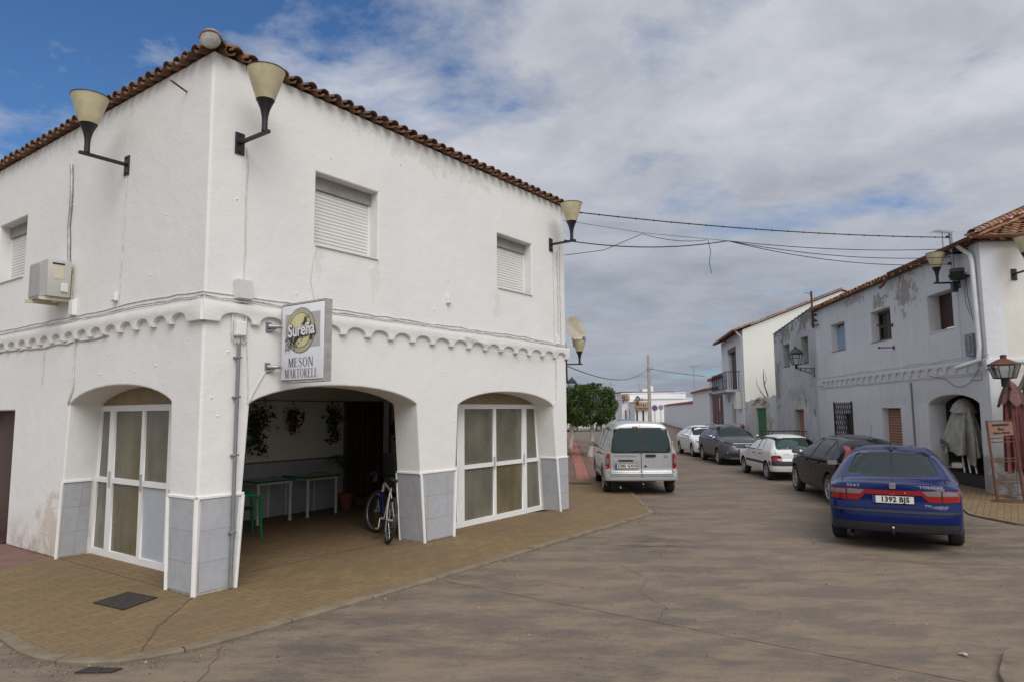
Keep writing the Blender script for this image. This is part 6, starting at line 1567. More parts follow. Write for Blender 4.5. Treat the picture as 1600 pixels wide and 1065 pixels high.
# ------------------------------------------------------------------ far end of the street
def px(x, Y_, z=0): return ((x-800)/1070*Y_*1.0, Y_)
def farbox(name, label, xa, xb, Y_, dep, z, wm='white', rm='redroof', rz=0, over=.1, zb_=0, roofh=.12):
    X0, X1 = (xa-800)/1070*Y_, (xb-800)/1070*Y_; o = thing(name, label, 'building', (X0, Y_, 0), rz)
    bm = BM(); box(bm, (0, 0, zb_-.4), (X1-X0, dep, z)); obj('wall', bm, M[wm], o)
    bm = BM(); box(bm, (-over, -over, z), (X1-X0+over, dep+over, z+roofh)); obj('parapet' if rm == wm else 'roof', bm, M[rm], o); return o, X1-X0
M['farw'] = plaster('far_white_wall', (.80, .80, .82), .2, .3)
farbox('white_building', 'flat-roofed white building with two stepped parapets behind the far yard wall', 1005, 1085, 112, 12, 3.75, 'farw', 'farw', roofh=.15)
farbox('white_building', 'upper white block with a parapet, set back above the stepped white building', 985, 1070, 126, 10, 5.0, 'farw', 'farw', roofh=.15)
o_, w_ = farbox('red_roofed_building', 'far building with a long dull red roof band on the skyline', 968, 1052, 140, 10, 4.5, 'farw', 'redroof', roofh=1.2)
bm = BM(); box(bm, (w_*.42, .5, 5.6), (w_*.6, 3, 6.3)); obj('roof_hut', bm, M['farw'], o_); bm = BM(); bbox(bm, (w_*.55, .3, 5.6), (w_*.62, 1, 6.8), .03); obj('chimney', bm, M['cream'], o_)
# row of cottages with small tiled porches facing the street end
M['porcht'] = tiles_mat('straw_coloured_tiles', [(.34, .20, .10), (.46, .30, .15), (.25, .14, .08), (.40, .27, .15)], .4)
def cottage(label, xa, xb, Y_, h, porch=None, door=None, wm='lav'):
    X0, X1 = (xa-800)/1070*Y_, (xb-800)/1070*Y_; W_ = X1-X0; o = thing('cottage', label, 'building', (X0, Y_, 0), 0, 'cottages at the far end of the street')
    hs = []
    bm = BM(); box(bm, (0, 0, -.4), (W_, 9, h)); obj('wall', bm, M[wm], o)
    bm = BM(); box(bm, (-.1, -.1, h), (W_+.1, 9.1, h+.14)); obj('coping', bm, M['farw'], o)
    if porch:
        a, b, z0, z1 = porch; tiled('porch_roof', o, M['porcht'], (a*W_, -.55, z0), (1, 0), (0, 1), (b-a)*W_, radians(52), max(2, int((z1-z0)/.28)), pitch=.32, tl=.42, r=.13)
        bm = BM(); box(bm, (a*W_, -.45, z0-.12), (b*W_, .0, z0-.02)); obj('porch_beam', bm, M['farw'], o)
    for (a, b, z0, z1, m) in door or []:
        bm = BM(); bbox(bm, (a*W_, -.06, z0), (b*W_, .0, z1), .01); d = obj('door' if z0 < .2 else 'window', bm, M[m], o)
        bm = BM(); box(bm, (a*W_+.15, -.075, z0+.2), (b*W_-.15, -.062, z1-.2)); obj('panel', bm, M['wood2'], d)
    return o
cottage('lavender-white far cottage with a wide tiled porch beside the concrete pole', 1006-16, 1013, 96, 3.05, (.0, .95, 2.2, 3.4), [(.08, .2, 0, 1.9, 'brown'), (.5, .62, 0, 1.9, 'wood')])
cottage('tall narrow white cottage with small tiled porch, middle of the far row', 970, 989, 100, 4.3, (.1, .6, 3.5, 4.6), [(.25, .36, 0, 2., 'wood'), (.62, .72, 0, 2.1, 'wood')], 'farw')
cottage('lowest and leftmost far cottage with a tiled porch behind the orange tree', 955, 970, 104, 3.0, (.15, .9, 2.6, 3.6), [(.7, .85, .9, 1.7, 'wood')])
# concrete poles
def pole(label, x, y, h, r0=.17, r1=.09, arms=True):
    t = thing('utility_pole', label, 'pole', (x, y, ZR), 0, 'concrete poles along the street')
    bm = BM(); loft(bm, [[Vector((a*r0, b*r0*.8, 0)) for a, b in ((1, 1), (-1, 1), (-1, -1), (1, -1))], [Vector((a*r1, b*r1*.8, h)) for a, b in ((1, 1), (-1, 1), (-1, -1), (1, -1))]]); obj('shaft', bm, M['concrete'], t)
    bm = BM(); tube(bm, [(.1, 0, h-1.3), (.45, 0, h-1.25)], .03, 5); tube(bm, [(.3, 0, h-1.35), (.34, 0, h-1.0)], .03, 5); box(bm, (-.12, -.12, h-1.45), (.12, .12, h-1.2)); obj('wire_bracket', bm, M['galv'], t); return t
M['concrete'] = mat('pole_concrete', (.36, .33, .27), .9, var=.25, vscale=3)
pole('taller concrete utility pole rising behind the silver van', 12.35, 62, 6.9, .16, .10)
pole('smaller concrete utility pole behind the orange tree', 12.6, 88, 5.55, .19, .12)
# signs
ns = thing('no_parking_sign', 'round blue no-parking sign with red rim on a post beyond the silver van', 'traffic sign', (14.35, 69.5, 0), radians(0))
bm = BM(); cyl(bm, (0, .03, -.05), (0, .03, 2.4), .035, n=8); obj('post', bm, M['galv'], ns)
M['sred'] = mat('sign_red', (.42, .02, .03), .4); M['sblue'] = mat('sign_blue', (.05, .09, .42), .4)
My = Matrix.Translation((0, -.01, 2.15)) @ Matrix.Rotation(pi/2, 4, 'X')
bm = BM(); merge(bm, shape(disc(.30), [], .02), My); dd = obj('disc', bm, M['sred'], ns)
bm = BM(); merge(bm, shape(disc(.225), [], .006), Matrix.Translation((0, -.035, 2.15)) @ Matrix.Rotation(pi/2, 4, 'X')); obj('disc_centre', bm, M['sblue'], ns)
bm = BM(); t_ = shape([(-.2, -.03), (.2, -.03), (.2, .03), (-.2, .03)], [], .004); merge(bm, t_, Matrix.Translation((0, -.044, 2.15)) @ Matrix.Rotation(pi/2, 4, 'X') @ Matrix.Rotation(radians(-45), 4, 'Z')); obj('bar', bm, M['sred'], ns)
rs = thing('round_sign', 'back of a round grey traffic sign at the corner of the long yard wall', 'traffic sign', (18.3, 85, 0)); bm = BM(); merge(bm, shape(disc(.32), [], .02), Matrix.Translation((0, 0, 2.25)) @ Matrix.Rotation(pi/2, 4, 'X')); obj('disc', bm, M['galv'], rs); bm = BM(); cyl(bm, (0, .03, -.05), (0, .03, 2.5), .035, n=8); obj('post', bm, M['galv'], rs)
gs = thing('street_sign', 'small green rectangular plate on the white building above the round sign', 'sign', (19.3, 111.9, 3.0)); bm = BM(); bbox(bm, (0, -.06, 0), (.62, 0, .38), .01); obj('plate', bm, mat('green_sign_plate', (.12, .28, .12), .5), gs); bm = BM(); box(bm, (.0, -.062, .0), (.62, -.06, .02)); obj('plate_edge', bm, M['plate'], gs)
l2 = lantern('small black lantern above the tiled porch of the far cottages', (17.4, 95.9, 2.9), -pi/2, 1.35, .3)
l3 = lantern('small black lantern on the far cottage wall in the middle of the row', (16.0, 99.7, 3.2), -pi/2, 1.2, .6)
# houses on the left side of the street, almost hidden by the tavern
N_ = thing('terraced_house', 'low white terraced house just visible past the far edge of the tavern', 'building', (1.38, 20.3, 0), radians(85.3))
bm = BM(); box(bm, (0, 0, 0), (25, 5, 3.75)); obj('wall', bm, M['white'], N_)
bm = BM(); box(bm, (-.0, -.18, 3.75), (25.1, 5.1, 3.85)); obj('roof_deck', bm, M['mortar'], N_)
tiled('roof_tiles', N_, M['roof'], (0, -.2, 3.86), (1, 0), (0, 1), 25., radians(20), 2, seed=12)
bm = BM(); bbox(bm, (24.2, -.05, 0), (25.1, .3, 4.1), .03); obj('end_pier', bm, M['white'], N_)
lantern('small black street lantern past the tavern edge beside the orange tree', (3.45, 44.0, 3.0), radians(-15), 1.35, .28)
lm = lamp('flared wall lamp past the far tavern edge, under the dish', (1.58, 21.0, 3.36), radians(-5))
ds = thing('satellite_dish', 'rust-stained white satellite dish above the farthest tavern lamp', 'satellite dish', (1.95, 21.3, 4.45), radians(-60))
M['dishm'] = mat('stained_white_dish', (.66, .64, .58), .6, var=.3, vscale=2.5, var2=(.62, .50, .32))
bm = BM(); rings = []
for k in range(7): r = .40*k/6; rings.append([Vector((.30*(r/.4)**2*.25, r*cos(2*pi*i/32)*.82, r*sin(2*pi*i/32))) for i in range(32)] if k else [Vector((0, 1e-4*cos(2*pi*i/32), 1e-4*sin(2*pi*i/32))) for i in range(32)])
loft(bm, rings, cap=False); bmesh.ops.solidify(bm, geom=bm.faces[:], thickness=.012); bmesh.ops.transform(bm, matrix=Matrix.Rotation(radians(-12), 4, 'Y') @ Matrix.Rotation(radians(8), 4, 'X'), verts=bm.verts); obj('dish', bm, M['dishm'], ds, smooth=60)
bm = BM(); tube(bm, [(.02, 0, -.36), (.3, .0, -.42), (.5, .0, -.33)], .014, 6); bbox(bm, (.46, -.03, -.36), (.56, .03, -.28), .01); obj('feed_arm', bm, M['galv'], ds)
bm = BM(); tube(bm, [(-.03, 0, 0), (-.15, 0, -.12), (-.18, .1, -.45), (-.40, .25, -.5)], .02, 6); obj('mast', bm, M['metal'], ds)
# far vehicles
def farcar(name, label, loc, heading, col, L=4.2, W_=1.75, H=1.45, van=False):
    prof = [(0, 1.0), (.1, 1.2), (.3, H-.1), (.8, H), (2.2, H), (3.0, 1.0), (4.0, .85), (L, .6)] if not van else [(0, .95), (.05, 1.0), (1.7, 1.0), (1.75, 1.0), (1.8, H), (2.9, H), (3.4, 1.05), (4.1, .9), (L, .6)]
    c = Car(L, W_, prof, belt=.95, tumble=.3, rr=.25, rf=.4, wheels=(.8, L-.85), R=.31)
    P_ = paint('far_car_paint', col, .3, .1, .2)
    sw = [roundpoly([(1.0, 1.0), (1.85, .99), (1.85, 1.33), (1.15, 1.33)], .04), roundpoly([(1.93, .99), (2.85, .99), (2.2, 1.33), (1.93, 1.34)], .04)] if not van else [roundpoly([(2.0, 1.0), (3.1, 1.0), (2.8, 1.35), (2.0, 1.38)], .04)]
    rw = roundpoly([(-.55, 1.05), (.55, 1.05), (.5, 1.30), (-.5, 1.30)], .04)
    t, put = build_car(name, label, c, P_, loc, heading, 1., sw, None if van else rw, roundpoly([(-.6, 1.08), (.6, 1.08), (.5, 1.34), (-.5, 1.34)], .04), 'steel', seats=False, cav=(.5, 3.0) if not van else (1.95, 3.2), rear_span=.8, group='vehicles far down the street', front_span=1.5)
    for s in (1, -1):
        pl = rrect(.62, .62, .80, .80, .02); pl = pl if s > 0 else mirrored(pl)
        put('tail_lamp', patch(c, pl, 'rear', .01, .02), 'red'); put('headlamp', patch(c, pl, 'front', .01, .02), 'clear')
    plate(c, put, 0, .5, '')
    return t
farcar('parked_car', 'far white car parked across the pavement end behind the tree trunks', (5.55, 66, ZR), radians(20), (.62, .62, .60))
farcar('parked_car', 'blue car whose roof just shows over the silver van', (6.9, 41.0, ZR), radians(86), (.08, .16, .28), H=1.43)

# ------------------------------------------------------------------ overhead wires
def wire(label, pts, r, name='overhead_wire'):
    bm = BM(); tube(bm, pts, r, 5); return tag(obj(name, bm, M['dkcable'], None, True), label, 'wire')
b0 = Vector(atT(7.5, -.05, 5.95)); m0 = Vector(RUV(.72, .26)+(5.98,)); b1 = Vector(atT(7.4, -.15, 5.30)); m1 = Vector(RUV(.72, .26)+(5.45,))
th = sag(b0, m0, .12, 24)
w1 = wire('thick bundled cable, the highest wire across the street between tavern and old house', th, .013)
bm = BM()
for i, p in enumerate(th[1:-1]): bbox(bm, tuple(p-Vector((.014, .014, .017))), tuple(p+Vector((.014, .014, .017))), .004)
obj('cable_tie', bm, M['dkcable'], w1)
k = b1.lerp(m1, .38)+Vector((0, 0, .16))
wire('lower black cable sagging from the tavern corner lamp to a knot over the street', sag(b1, k, .14, 12), .012)
for i, (dz, sg_) in enumerate(((.25, .10), (.05, .16), (-.12, .2))):
    wire(['upper thin strand fanning out from the knot to the old house', 'middle thin strand fanning out from the knot to the old house', 'lowest thin strand fanning out from the knot to the old house'][i], sag(k, m1+Vector((0, 0, dz)), sg_, 12), .009)
kk = b0.lerp(m0, .18)+Vector((0, 0, -.38))
wire('thin straight wire just under the thick bundled cable', [b0-Vector((0, 0, .2)), kk+Vector((0, 0, .02)), k], .005)
wire('slack black wire drooping with a dangling loose end over the street', [Vector(atT(7.5, -.1, 5.02)), Vector(atT(7.5, -.1, 5.02)).lerp(kk, .5)-Vector((0, 0, .12)), kk] + sag(kk, k-Vector((.45, .1, .0)), .08, 8)[1:] + [k-Vector((.40, .1, .25)), k-Vector((.44, .1, .5)), k-Vector((.40, .1, .72))], .007)
wire('far wire from the tavern end to the tall concrete pole', sag((1.9, 24, 3.5), (12.3, 62, 5.7), .75, 16), .018)
wire('far wire from the tall concrete pole to the houses on the right', sag((12.5, 62, 5.65), (14.6, 52, 4.45), .05, 8), .02)
wire('distant wire running from the small pole over the far rooftops', sag((8.0, 88, 3.4), (26, 105, 3.5), .1, 8) , .02)
# antennas
def aerial(label, loc, h, s=1.):
    t = thing('tv_aerial', label, 'aerial', loc, radians(20)); bm = BM(); cyl(bm, (0, 0, 0), (0, 0, h), .018*s, n=5); obj('mast', bm, M['galv'], t)
    bm = BM(); tube(bm, [(-.4*s, 0, h), (.4*s, 0, h)], .010*s, 4)
    for i in range(7): tube(bm, [(-.36*s+.12*s*i, -.2*s, h), (-.36*s+.12*s*i, .2*s, h)], .007*s, 4)
    obj('elements', bm, M['galv'], t)
aerial('thin television aerial on the old house roof beside the wall mast', RUV(3.3, -.9)+(6.0,), .75, .8)
aerial('television aerial on the white yard building left of the balcony', (15.1, 57, 3.6), 1.9, 1.1)
aerial('tiny television aerial on the far red roof', (26, 140.5, 5.6), 1.6, 2.)
# ------------------------------------------------------------------ porch furniture
def inT(o, u, v, z=0, rz=0): o.location = atT(u, v, z); o.rotation_euler = (0, 0, ANG+rz); return o
M['greent'] = mat('green_plastic_edge', (.015, .16, .06), .4); M['ttop'] = mat('pale_table_top', (.50, .49, .44), .35, var=.1)
M['wleg'] = mat('white_table_leg', (.70, .69, .65), .45, var=.1)
def table(label):
    t = thing('cafe_table', label, 'table', (0, 0, 0), 0, 'tables in the porch')
    bm = BM(); bbox(bm, (-.38, -.38, .715), (.38, .38, .74), .006); obj('table_top', bm, M['ttop'], t)
    bm = BM()
    for a, b in (((-.40, -.40, .71), (.40, -.378, .745)), ((-.40, .378, .71), (.40, .40, .745)), ((-.40, -.378, .71), (-.378, .378, .745)), ((.378, -.378, .71), (.40, .378, .745))): bbox(bm, a, b, .005)
    obj('table_edge', bm, M['greent'], t)
    bm = BM()
    for a, b in (((-.36, -.35, .675), (.36, -.325, .712)), ((-.36, .325, .675), (.36, .35, .712)), ((-.35, -.33, .675), (-.325, .33, .712)), ((.325, -.33, .675), (.35, .33, .712))): box(bm, a, b)
    obj('table_frame', bm, M['wleg'], t)
    for a in (-1, 1):
        for b in (-1, 1): bm = BM(); bbox(bm, (a*.33-.02, b*.33-.02, .03), (a*.33+.02, b*.33+.02, .70), .006); bbox(bm, (a*.33-.024, b*.33-.024, .0), (a*.33+.024, b*.33+.024, .035), .006); obj('leg', bm, M['wleg'], t)
    return t
t1 = inT(table('square green-edged table nearer the corner pier in the porch'), 3.46, 3.86, .004)
t2 = copy_tree(t1); t2['label'] = 'square green-edged table next to the potted palm in the porch'; inT(t2, 4.49, 3.84, .004)
# moulded plastic armchair
M['gchair'] = mat('green_moulded_plastic', (.01, .22, .075), .35)
ch = thing('plastic_armchair', 'green moulded plastic armchair half hidden by the corner pier', 'chair')
def grid_part(name, f, nu, nv, par, m, th=.006):
    bm = BM(); rows = [[bm.verts.new(f(i/nu, j/nv)) for i in range(nu+1)] for j in range(nv+1)]
    for a, b in zip(rows, rows[1:]):
        for i in range(nu): bm.faces.new((a[i], a[i+1], b[i+1], b[i]))
    bmesh.ops.solidify(bm, geom=bm.faces[:], thickness=th); return obj(name, bm, m, par, smooth=60)
grid_part('seat', lambda a, b: Vector((-.22+.46*b, (a-.5)*(.42+.05*b), .42+.02*b-.025*sin(pi*a)*sin(pi*b)+(-.04*max(0, b-.85)/.15))), 10, 8, ch, M['gchair'])
bm = BM()
for i in range(7):
    y = -.17+.0567*i; tube(bm, [(-.20, y, .44), (-.26, y*1.05, .62), (-.33, y*1.1, .80)], [.016, .013, .014], 6)
tube(bm, [(-.20, -.24, .43), (-.27, -.25, .66), (-.33, -.22, .82), (-.34, 0, .86), (-.33, .22, .82), (-.27, .25, .66), (-.20, .24, .43)], .022, 8); obj('backrest', bm, M['gchair'], ch, smooth=True)
for s in (1, -1):
    bm = BM(); tube(bm, [(-.27, s*.25, .67), (-.05, s*.285, .66), (.14, s*.29, .655), (.22, s*.285, .62), (.235, s*.275, .52), (.24, s*.26, .42)], [.02, .024, .028, .028, .024, .022], 8); obj('armrest', bm, M['gchair'], ch, smooth=True)
    for x, l in ((.24, .03), (-.22, -.06)): bm = BM(); tube(bm, [(x, s*.25, .44), (x+l, s*.275, 0)], [.03, .018], 8); obj('leg', bm, M['gchair'], ch, smooth=True)
inT(ch, 2.32, 2.80, .004, radians(-20))
# geraniums on the wall, palm in a pot
M['gleaf'] = leafmat('geranium_leaves', [(.012, .03, .01), (.03, .07, .02), (.05, .10, .03), (.02, .05, .018)])
M['petal'] = leafmat('red_petals', [(.45, .01, .02), (.55, .03, .03), (.35, .01, .03)])
M['dkpot'] = mat('dark_pot', (.07, .03, .02), .8); M['terra'] = mat('terracotta', (.28, .09, .05), .8, var=.2)
def leaf(bm, c, r, rnd, n=6, flat_=.0):
    a, b = Vector((rnd.gauss(0, 1), rnd.gauss(0, 1), rnd.gauss(0, 1))).normalized(), Vector((rnd.gauss(0, 1), rnd.gauss(0, 1), rnd.gauss(0, 1)))
    b = (b-a*a.dot(b)).normalized(); bm.faces.new([bm.verts.new(c+a*(r*cos(2*pi*i/n))+b*(r*sin(2*pi*i/n)*.9)) for i in range(n)])
def geranium(label, u, z, w, h, drop, nleaf, nflow, seed):
    rnd = random.Random(seed); t = thing('hanging_geranium', label, 'potted plant', (0, 0, 0), 0, 'geraniums hanging on the porch wall')
    bm = BM(); lathe(bm, [(.05, -.10), (.075, .02), (.08, .03), (.07, .03)], 14, (0, -.09, 0)); obj('pot', bm, M['dkpot'], t, smooth=35)
    bm = BM(); pts = []
    for k in range(nleaf):
        if k < nleaf*.6: p = Vector((rnd.gauss(0, w*.33), -.14+rnd.gauss(0, .07), rnd.gauss(.03, h*.30)))
        else: q = rnd.random(); s_ = rnd.choice((-1, -.3, .5, 1)); p = Vector((s_*w*.4*q+rnd.gauss(0, .04), -.13+rnd.gauss(0, .04), -q*drop+rnd.gauss(0, .03)))
        leaf(bm, p, rnd.uniform(.018, .036), rnd); pts.append(p)
    obj('leaves', bm, M['gleaf'], t)
    bm = BM()
    for k in range(10): q = rnd.choice(pts); tube(bm, [(0, -.12, .02), (q.x*.5, -.13, q.z*.3), tuple(q)], .004, 4)
    obj('stem', bm, M['gleaf'], t)
    for k in range(nflow):
        bm = BM(); c = rnd.choice(pts)+Vector((rnd.gauss(0, .03), -.05, rnd.gauss(0, .03)))
        for i in range(12): leaf(bm, c+Vector((rnd.gauss(0, .018), rnd.gauss(0, .018), rnd.gauss(0, .018))), .016, rnd, 5)
        obj('flower', bm, M['petal'], t)
    return inT(t, u, 4.2, z)
geranium('largest trailing red geranium, at the left of the porch wall', 3.42, 1.78, .5, .55, .62, 520, 8, 1)
geranium('smallest red geranium hanging in the middle of the porch wall', 4.22, 1.84, .26, .34, .30, 190, 5, 2)
geranium('trailing red geranium beside the porch curtain', 5.22, 1.82, .34, .42, .50, 300, 5, 3)
geranium('geranium half hidden behind the pier on the end wall of the porch', 6.95, 1.55, .2, .3, .3, 120, 1, 4)
pp = thing('potted_palm', 'small palm in a terracotta pot beside the curtained doorway', 'potted plant')
bm = BM(); lathe(bm, [(.11, 0), (.155, .26), (.17, .27), (.17, .31), (.15, .31), (.14, .27), (.0, .27)], 20); obj('pot', bm, M['terra'], pp, smooth=35)
bm = BM(); tube(bm, [(0, 0, .25), (.01, 0, .5), (-.01, .01, .78)], [.018, .014, .012], 6); obj('stem', bm, M['wood2'], pp)
bm = BM(); rnd = random.Random(6)
for k in range(13):
    a = 2*pi*k/13+rnd.gauss(0, .2); L = rnd.uniform(.32, .48); up = rnd.uniform(.15, .45); P = [Vector((cos(a)*L*t, sin(a)*L*t, .76+up*sin(t*2.2)*.8)) for t in (0, .2, .4, .6, .8, 1.)]
    tube(bm, P, [.005, .004, .004, .003, .002, .001], 4)
    for i in range(1, 6):
        for s in (1, -1):
            for q in (0, .5):
                c = P[i]-(P[i]-P[i-1])*q; d = (P[i]-P[i-1]).normalized(); sd_ = Vector((-d.y, d.x, 0)).normalized()*s; tip = c+(d*.6+sd_*.8).normalized()*.15-Vector((0, 0, .035)); n_ = d*.010
                bm.faces.new([bm.verts.new(v) for v in (c-n_, c+n_, tip)])
obj('fronds', bm, M['gleaf'], pp)
inT(pp, 5.32, 3.80, .004)

# ------------------------------------------------------------------ bicycle
M['bframe'] = mat('white_bicycle_enamel', (.50, .49, .46), .35); M['bblue'] = mat('blue_bicycle_enamel', (.01, .018, .10), .3, coat=.5)
bk = thing('bicycle', 'white and blue mountain bicycle leaning against the porch pier', 'bicycle')
RW = .335; WB = 1.06
def bwheel(x, y=0, steer=0):
    w = thing_part('wheel', bk); w.location = (x, y, RW); w.rotation_euler = (0, 0, steer)
    def tor(R_, r_, n1=48, n2=8, sy=1.):
        bm = BM(); rings = [[Vector(((R_+r_*cos(2*pi*j/n2))*cos(2*pi*i/n1), sy*r_*sin(2*pi*j/n2), (R_+r_*cos(2*pi*j/n2))*sin(2*pi*i/n1))) for j in range(n2)] for i in range(n1)]; loft(bm, rings+[rings[0]], cap=False); bmesh.ops.remove_doubles(bm, verts=bm.verts, dist=1e-5); return bm
    obj('tyre', tor(RW-.024, .024), M['tyre'], w, smooth=True); obj('rim', tor(RW-.052, .011, sy=1.1), M['galv'], w, smooth=True)
    bm = BM()
    for k in range(28): a = 2*pi*k/28; s = .03 if k % 2 else -.03; tube(bm, [(.02*cos(a+.8), s, .02*sin(a+.8)), ((RW-.055)*cos(a), 0, (RW-.055)*sin(a))], .0013, 3)
    obj('spokes', bm, M['chrome'], w)
    bm = BM(); cyl(bm, (0, -.055, 0), (0, .055, 0), .022, n=12); obj('hub', bm, M['galv'], w); return w
bwheel(0); bwheel(WB, 0, radians(22))
BBp = (.44, 0, .30); ST_ = (.30, 0, .78); HT, HB = (.83, 0, .80), (.87, 0, .66)
bm = BM(); tube(bm, [BBp, ST_], .016, 8); tube(bm, [(ST_[0]+.01, 0, .74), HT], .018, 8)
for s in (1, -1): tube(bm, [(0, s*.06, RW), (.10, s*.05, .42), (.315, s*.01, .70)], .009, 6)
tube(bm, [HT, HB], .022, 8); obj('frame', bm, M['bframe'], bk, smooth=True)
bm = BM(); tube(bm, [BBp, HB], .021, 8)
for s in (1, -1): tube(bm, [(0, s*.06, RW), (.2, s*.05, .315), BBp], .010, 6); tube(bm, [(.89, s*.05, .60), (WB, s*.055, RW)], .016, 8)
tube(bm, [(.89, -.06, .60), (.89, .06, .60)], .02, 8); tube(bm, [HB, (.89, 0, .60)], .02, 8); obj('fork', bm, M['bblue'], bk, smooth=True)
bm = BM(); tube(bm, [ST_, (.275, 0, .88)], .013, 8)
t_ = BM(); bmesh.ops.create_uvsphere(t_, u_segments=16, v_segments=8, radius=1)
for v in t_.verts: w_ = .075 if v.co.x < .1 else .075*(1-.75*min(1, (v.co.x-.1)/.6)); v.co = Vector((v.co.x*.135+.27, v.co.y*w_, v.co.z*.035+.90))
merge(bm, t_); obj('saddle', bm, M['black'], bk, smooth=True)
bm = BM(); tube(bm, [HT, (.81, 0, .90), (.87, 0, .93)], .015, 8)
c_, s_ = cos(radians(22)), sin(radians(22))
def hb(x, y, z): return (.87+(x)*c_-y*s_, x*s_+y*c_, z)
tube(bm, [hb(-.07, -.31, .95), hb(-.04, -.20, .95), hb(.0, -.08, .93), hb(0, .08, .93), hb(-.04, .20, .95), hb(-.07, .31, .95)], .012, 8)
for s in (1, -1): tube(bm, [hb(-.075, s*.32, .95), hb(-.05, s*.21, .95)], .018, 8); tube(bm, [hb(-.01, s*.2, .94), hb(.05, s*.27, .90)], .007, 5); tube(bm, [hb(0, s*.19, .93), hb(.13, s*.1, .86), (.86, .02*s, .68)], .0035, 5)
obj('handlebar', bm, M['metal'], bk, smooth=True)
bm = BM(); cyl(bm, (.44, -.06, .30), (.44, .06, .30), .022, n=10)
tube(bm, [(.44, .07, .30), (.36, .085, .16)], .010, 6); tube(bm, [(.44, -.07, .30), (.52, -.085, .44)], .010, 6); cyl(bm, (.44, -.055, .30), (.44, -.050, .30), .095, n=24); cyl(bm, (0, -.05, RW), (0, -.035, RW), .055, n=16)
tube(bm, [(.44, -.053, .395), (0, -.045, RW+.055)], .004, 4); tube(bm, [(.44, -.053, .205), (0.02, -.045, RW-.10), (0, -.045, RW-.055)], .004, 4); obj('crank', bm, M['galv'], bk)
for x, s, z in ((.36, 1, .16), (.52, -1, .44)): bm = BM(); bbox(bm, (x-.045, s*.12-.035, z-.012), (x+.045, s*.12+.035, z+.012), .004); pd = obj('pedal', bm, M['black'], bk); bm = BM(); box(bm, (x-.05, s*.12-.025, z-.008), (x-.045, s*.12+.025, z+.008)); obj('reflector', bm, M['orange'], pd)
bm = BM(); lathe(bm, [(.012, .12), (.05, .02), (.055, 0)], 10, (1.0, .12, .80)); obj('bell_cap', bm, M['black'], bk)
fx, fy = UV(3.20, .42); bk.location = (fx, fy, .004); bk.rotation_euler = (radians(9), 0, radians(112))

# ------------------------------------------------------------------ trees along the pavement
M['citrus'] = leafmat('citrus_leaves', [(.008, .022, .004), (.032, .068, .009), (.06, .105, .013), (.016, .040, .006), (.10, .145, .018), (.026, .055, .007)])
M['limed'] = plaster('limewashed_bark', (.52, .49, .45), .8, 1.2)
def orange_tree(label, loc, h=3.05, w=1.05, seed=1, rz=0, nleaf=9000):
    rnd = random.Random(seed); t = thing('orange_tree', label, 'tree', loc, rz, 'clipped orange trees along the pavement')
    bm = BM(); tube(bm, [(-.10, 0, -.05), (-.04, 0, .3), (.03, .0, .8), (.02, 0, 1.2), (0, 0, 1.6)], [.15, .11, .09, .085, .08], 10); obj('trunk', bm, M['limed'], t, smooth=True)
    bm = BM()
    for k in range(7): a = k*.9; tube(bm, [(0, 0, 1.3), (cos(a)*w*.3, sin(a)*w*.3, 1.6), (cos(a)*w*.6, sin(a)*w*.6, 2.0+.3*sin(k*2.))], [.05, .035, .015], 6)
    obj('limb', bm, M['wood2'], t)
    bm = BM(); c = Vector((0, 0, (h+1.25)/2)); hh = (h-1.25)/2
    for k in range(nleaf):
        d = Vector((rnd.gauss(0, 1), rnd.gauss(0, 1), rnd.gauss(0, 1))).normalized()
        lump = 1+.17*noise.noise(d*2.2+Vector((seed, 0, 0)))+.09*noise.noise(d*5.5+Vector((0, seed, 0)))
        r = (1-abs(rnd.gauss(0, .10)))*lump if rnd.random() < .8 else rnd.uniform(.55, .95)*lump
        # boxy, clipped profile
        f = 1/(abs(d.x)**3.2+abs(d.y)**3.2+abs(d.z)**3.2)**(1/3.2); f = .55*f+.45
        p = c+Vector((d.x*w*f*r, d.y*w*f*r, d.z*hh*f*r))
        if noise.noise(p*2.6+Vector((seed*3, 0, 0))) < -.24: continue
        L = rnd.uniform(.04, .07); ax = (d+Vector((rnd.gauss(0, .6), rnd.gauss(0, .6), rnd.gauss(-.3, .6)))).normalized(); sd_ = ax.cross(Vector((rnd.gauss(0, 1), rnd.gauss(0, 1), rnd.gauss(0, 1)))).normalized()*L*.42
        bm.faces.new([bm.verts.new(v) for v in (p-ax*L, p+sd_, p+ax*L, p-sd_)])
    obj('crown', bm, M['citrus'], t)
    return t
orange_tree('nearest clipped orange tree with a leaning whitewashed trunk by the silver van', (3.38, 29.6, 0), 3.08, 1.08, 1, nleaf=14000)
orange_tree('second clipped orange tree, its crown half hidden by the nearest one', (3.05, 35.8, 0), 3.15, 1.15, 2, nleaf=9000)
orange_tree('third clipped orange tree further along the pavement', (3.65, 43.2, 0), 3.2, 1.2, 3, nleaf=6000)
sp = thing('sapling', 'thin young sapling with a small tuft of leaves on the pavement', 'tree', (3.28, 38.3, 0)); bm = BM(); tube(bm, [(0, 0, 0), (0, 0, .6), (.03, 0, 1.3)], [.015, .012, .006], 5); obj('stem', bm, M['wood2'], sp); bm = BM(); rnd = random.Random(8)
for k in range(160): leaf(bm, Vector((rnd.gauss(0, .09), rnd.gauss(0, .09), rnd.uniform(.7, 1.4))), .035, rnd, 4)
obj('leaves', bm, M['citrus'], sp)

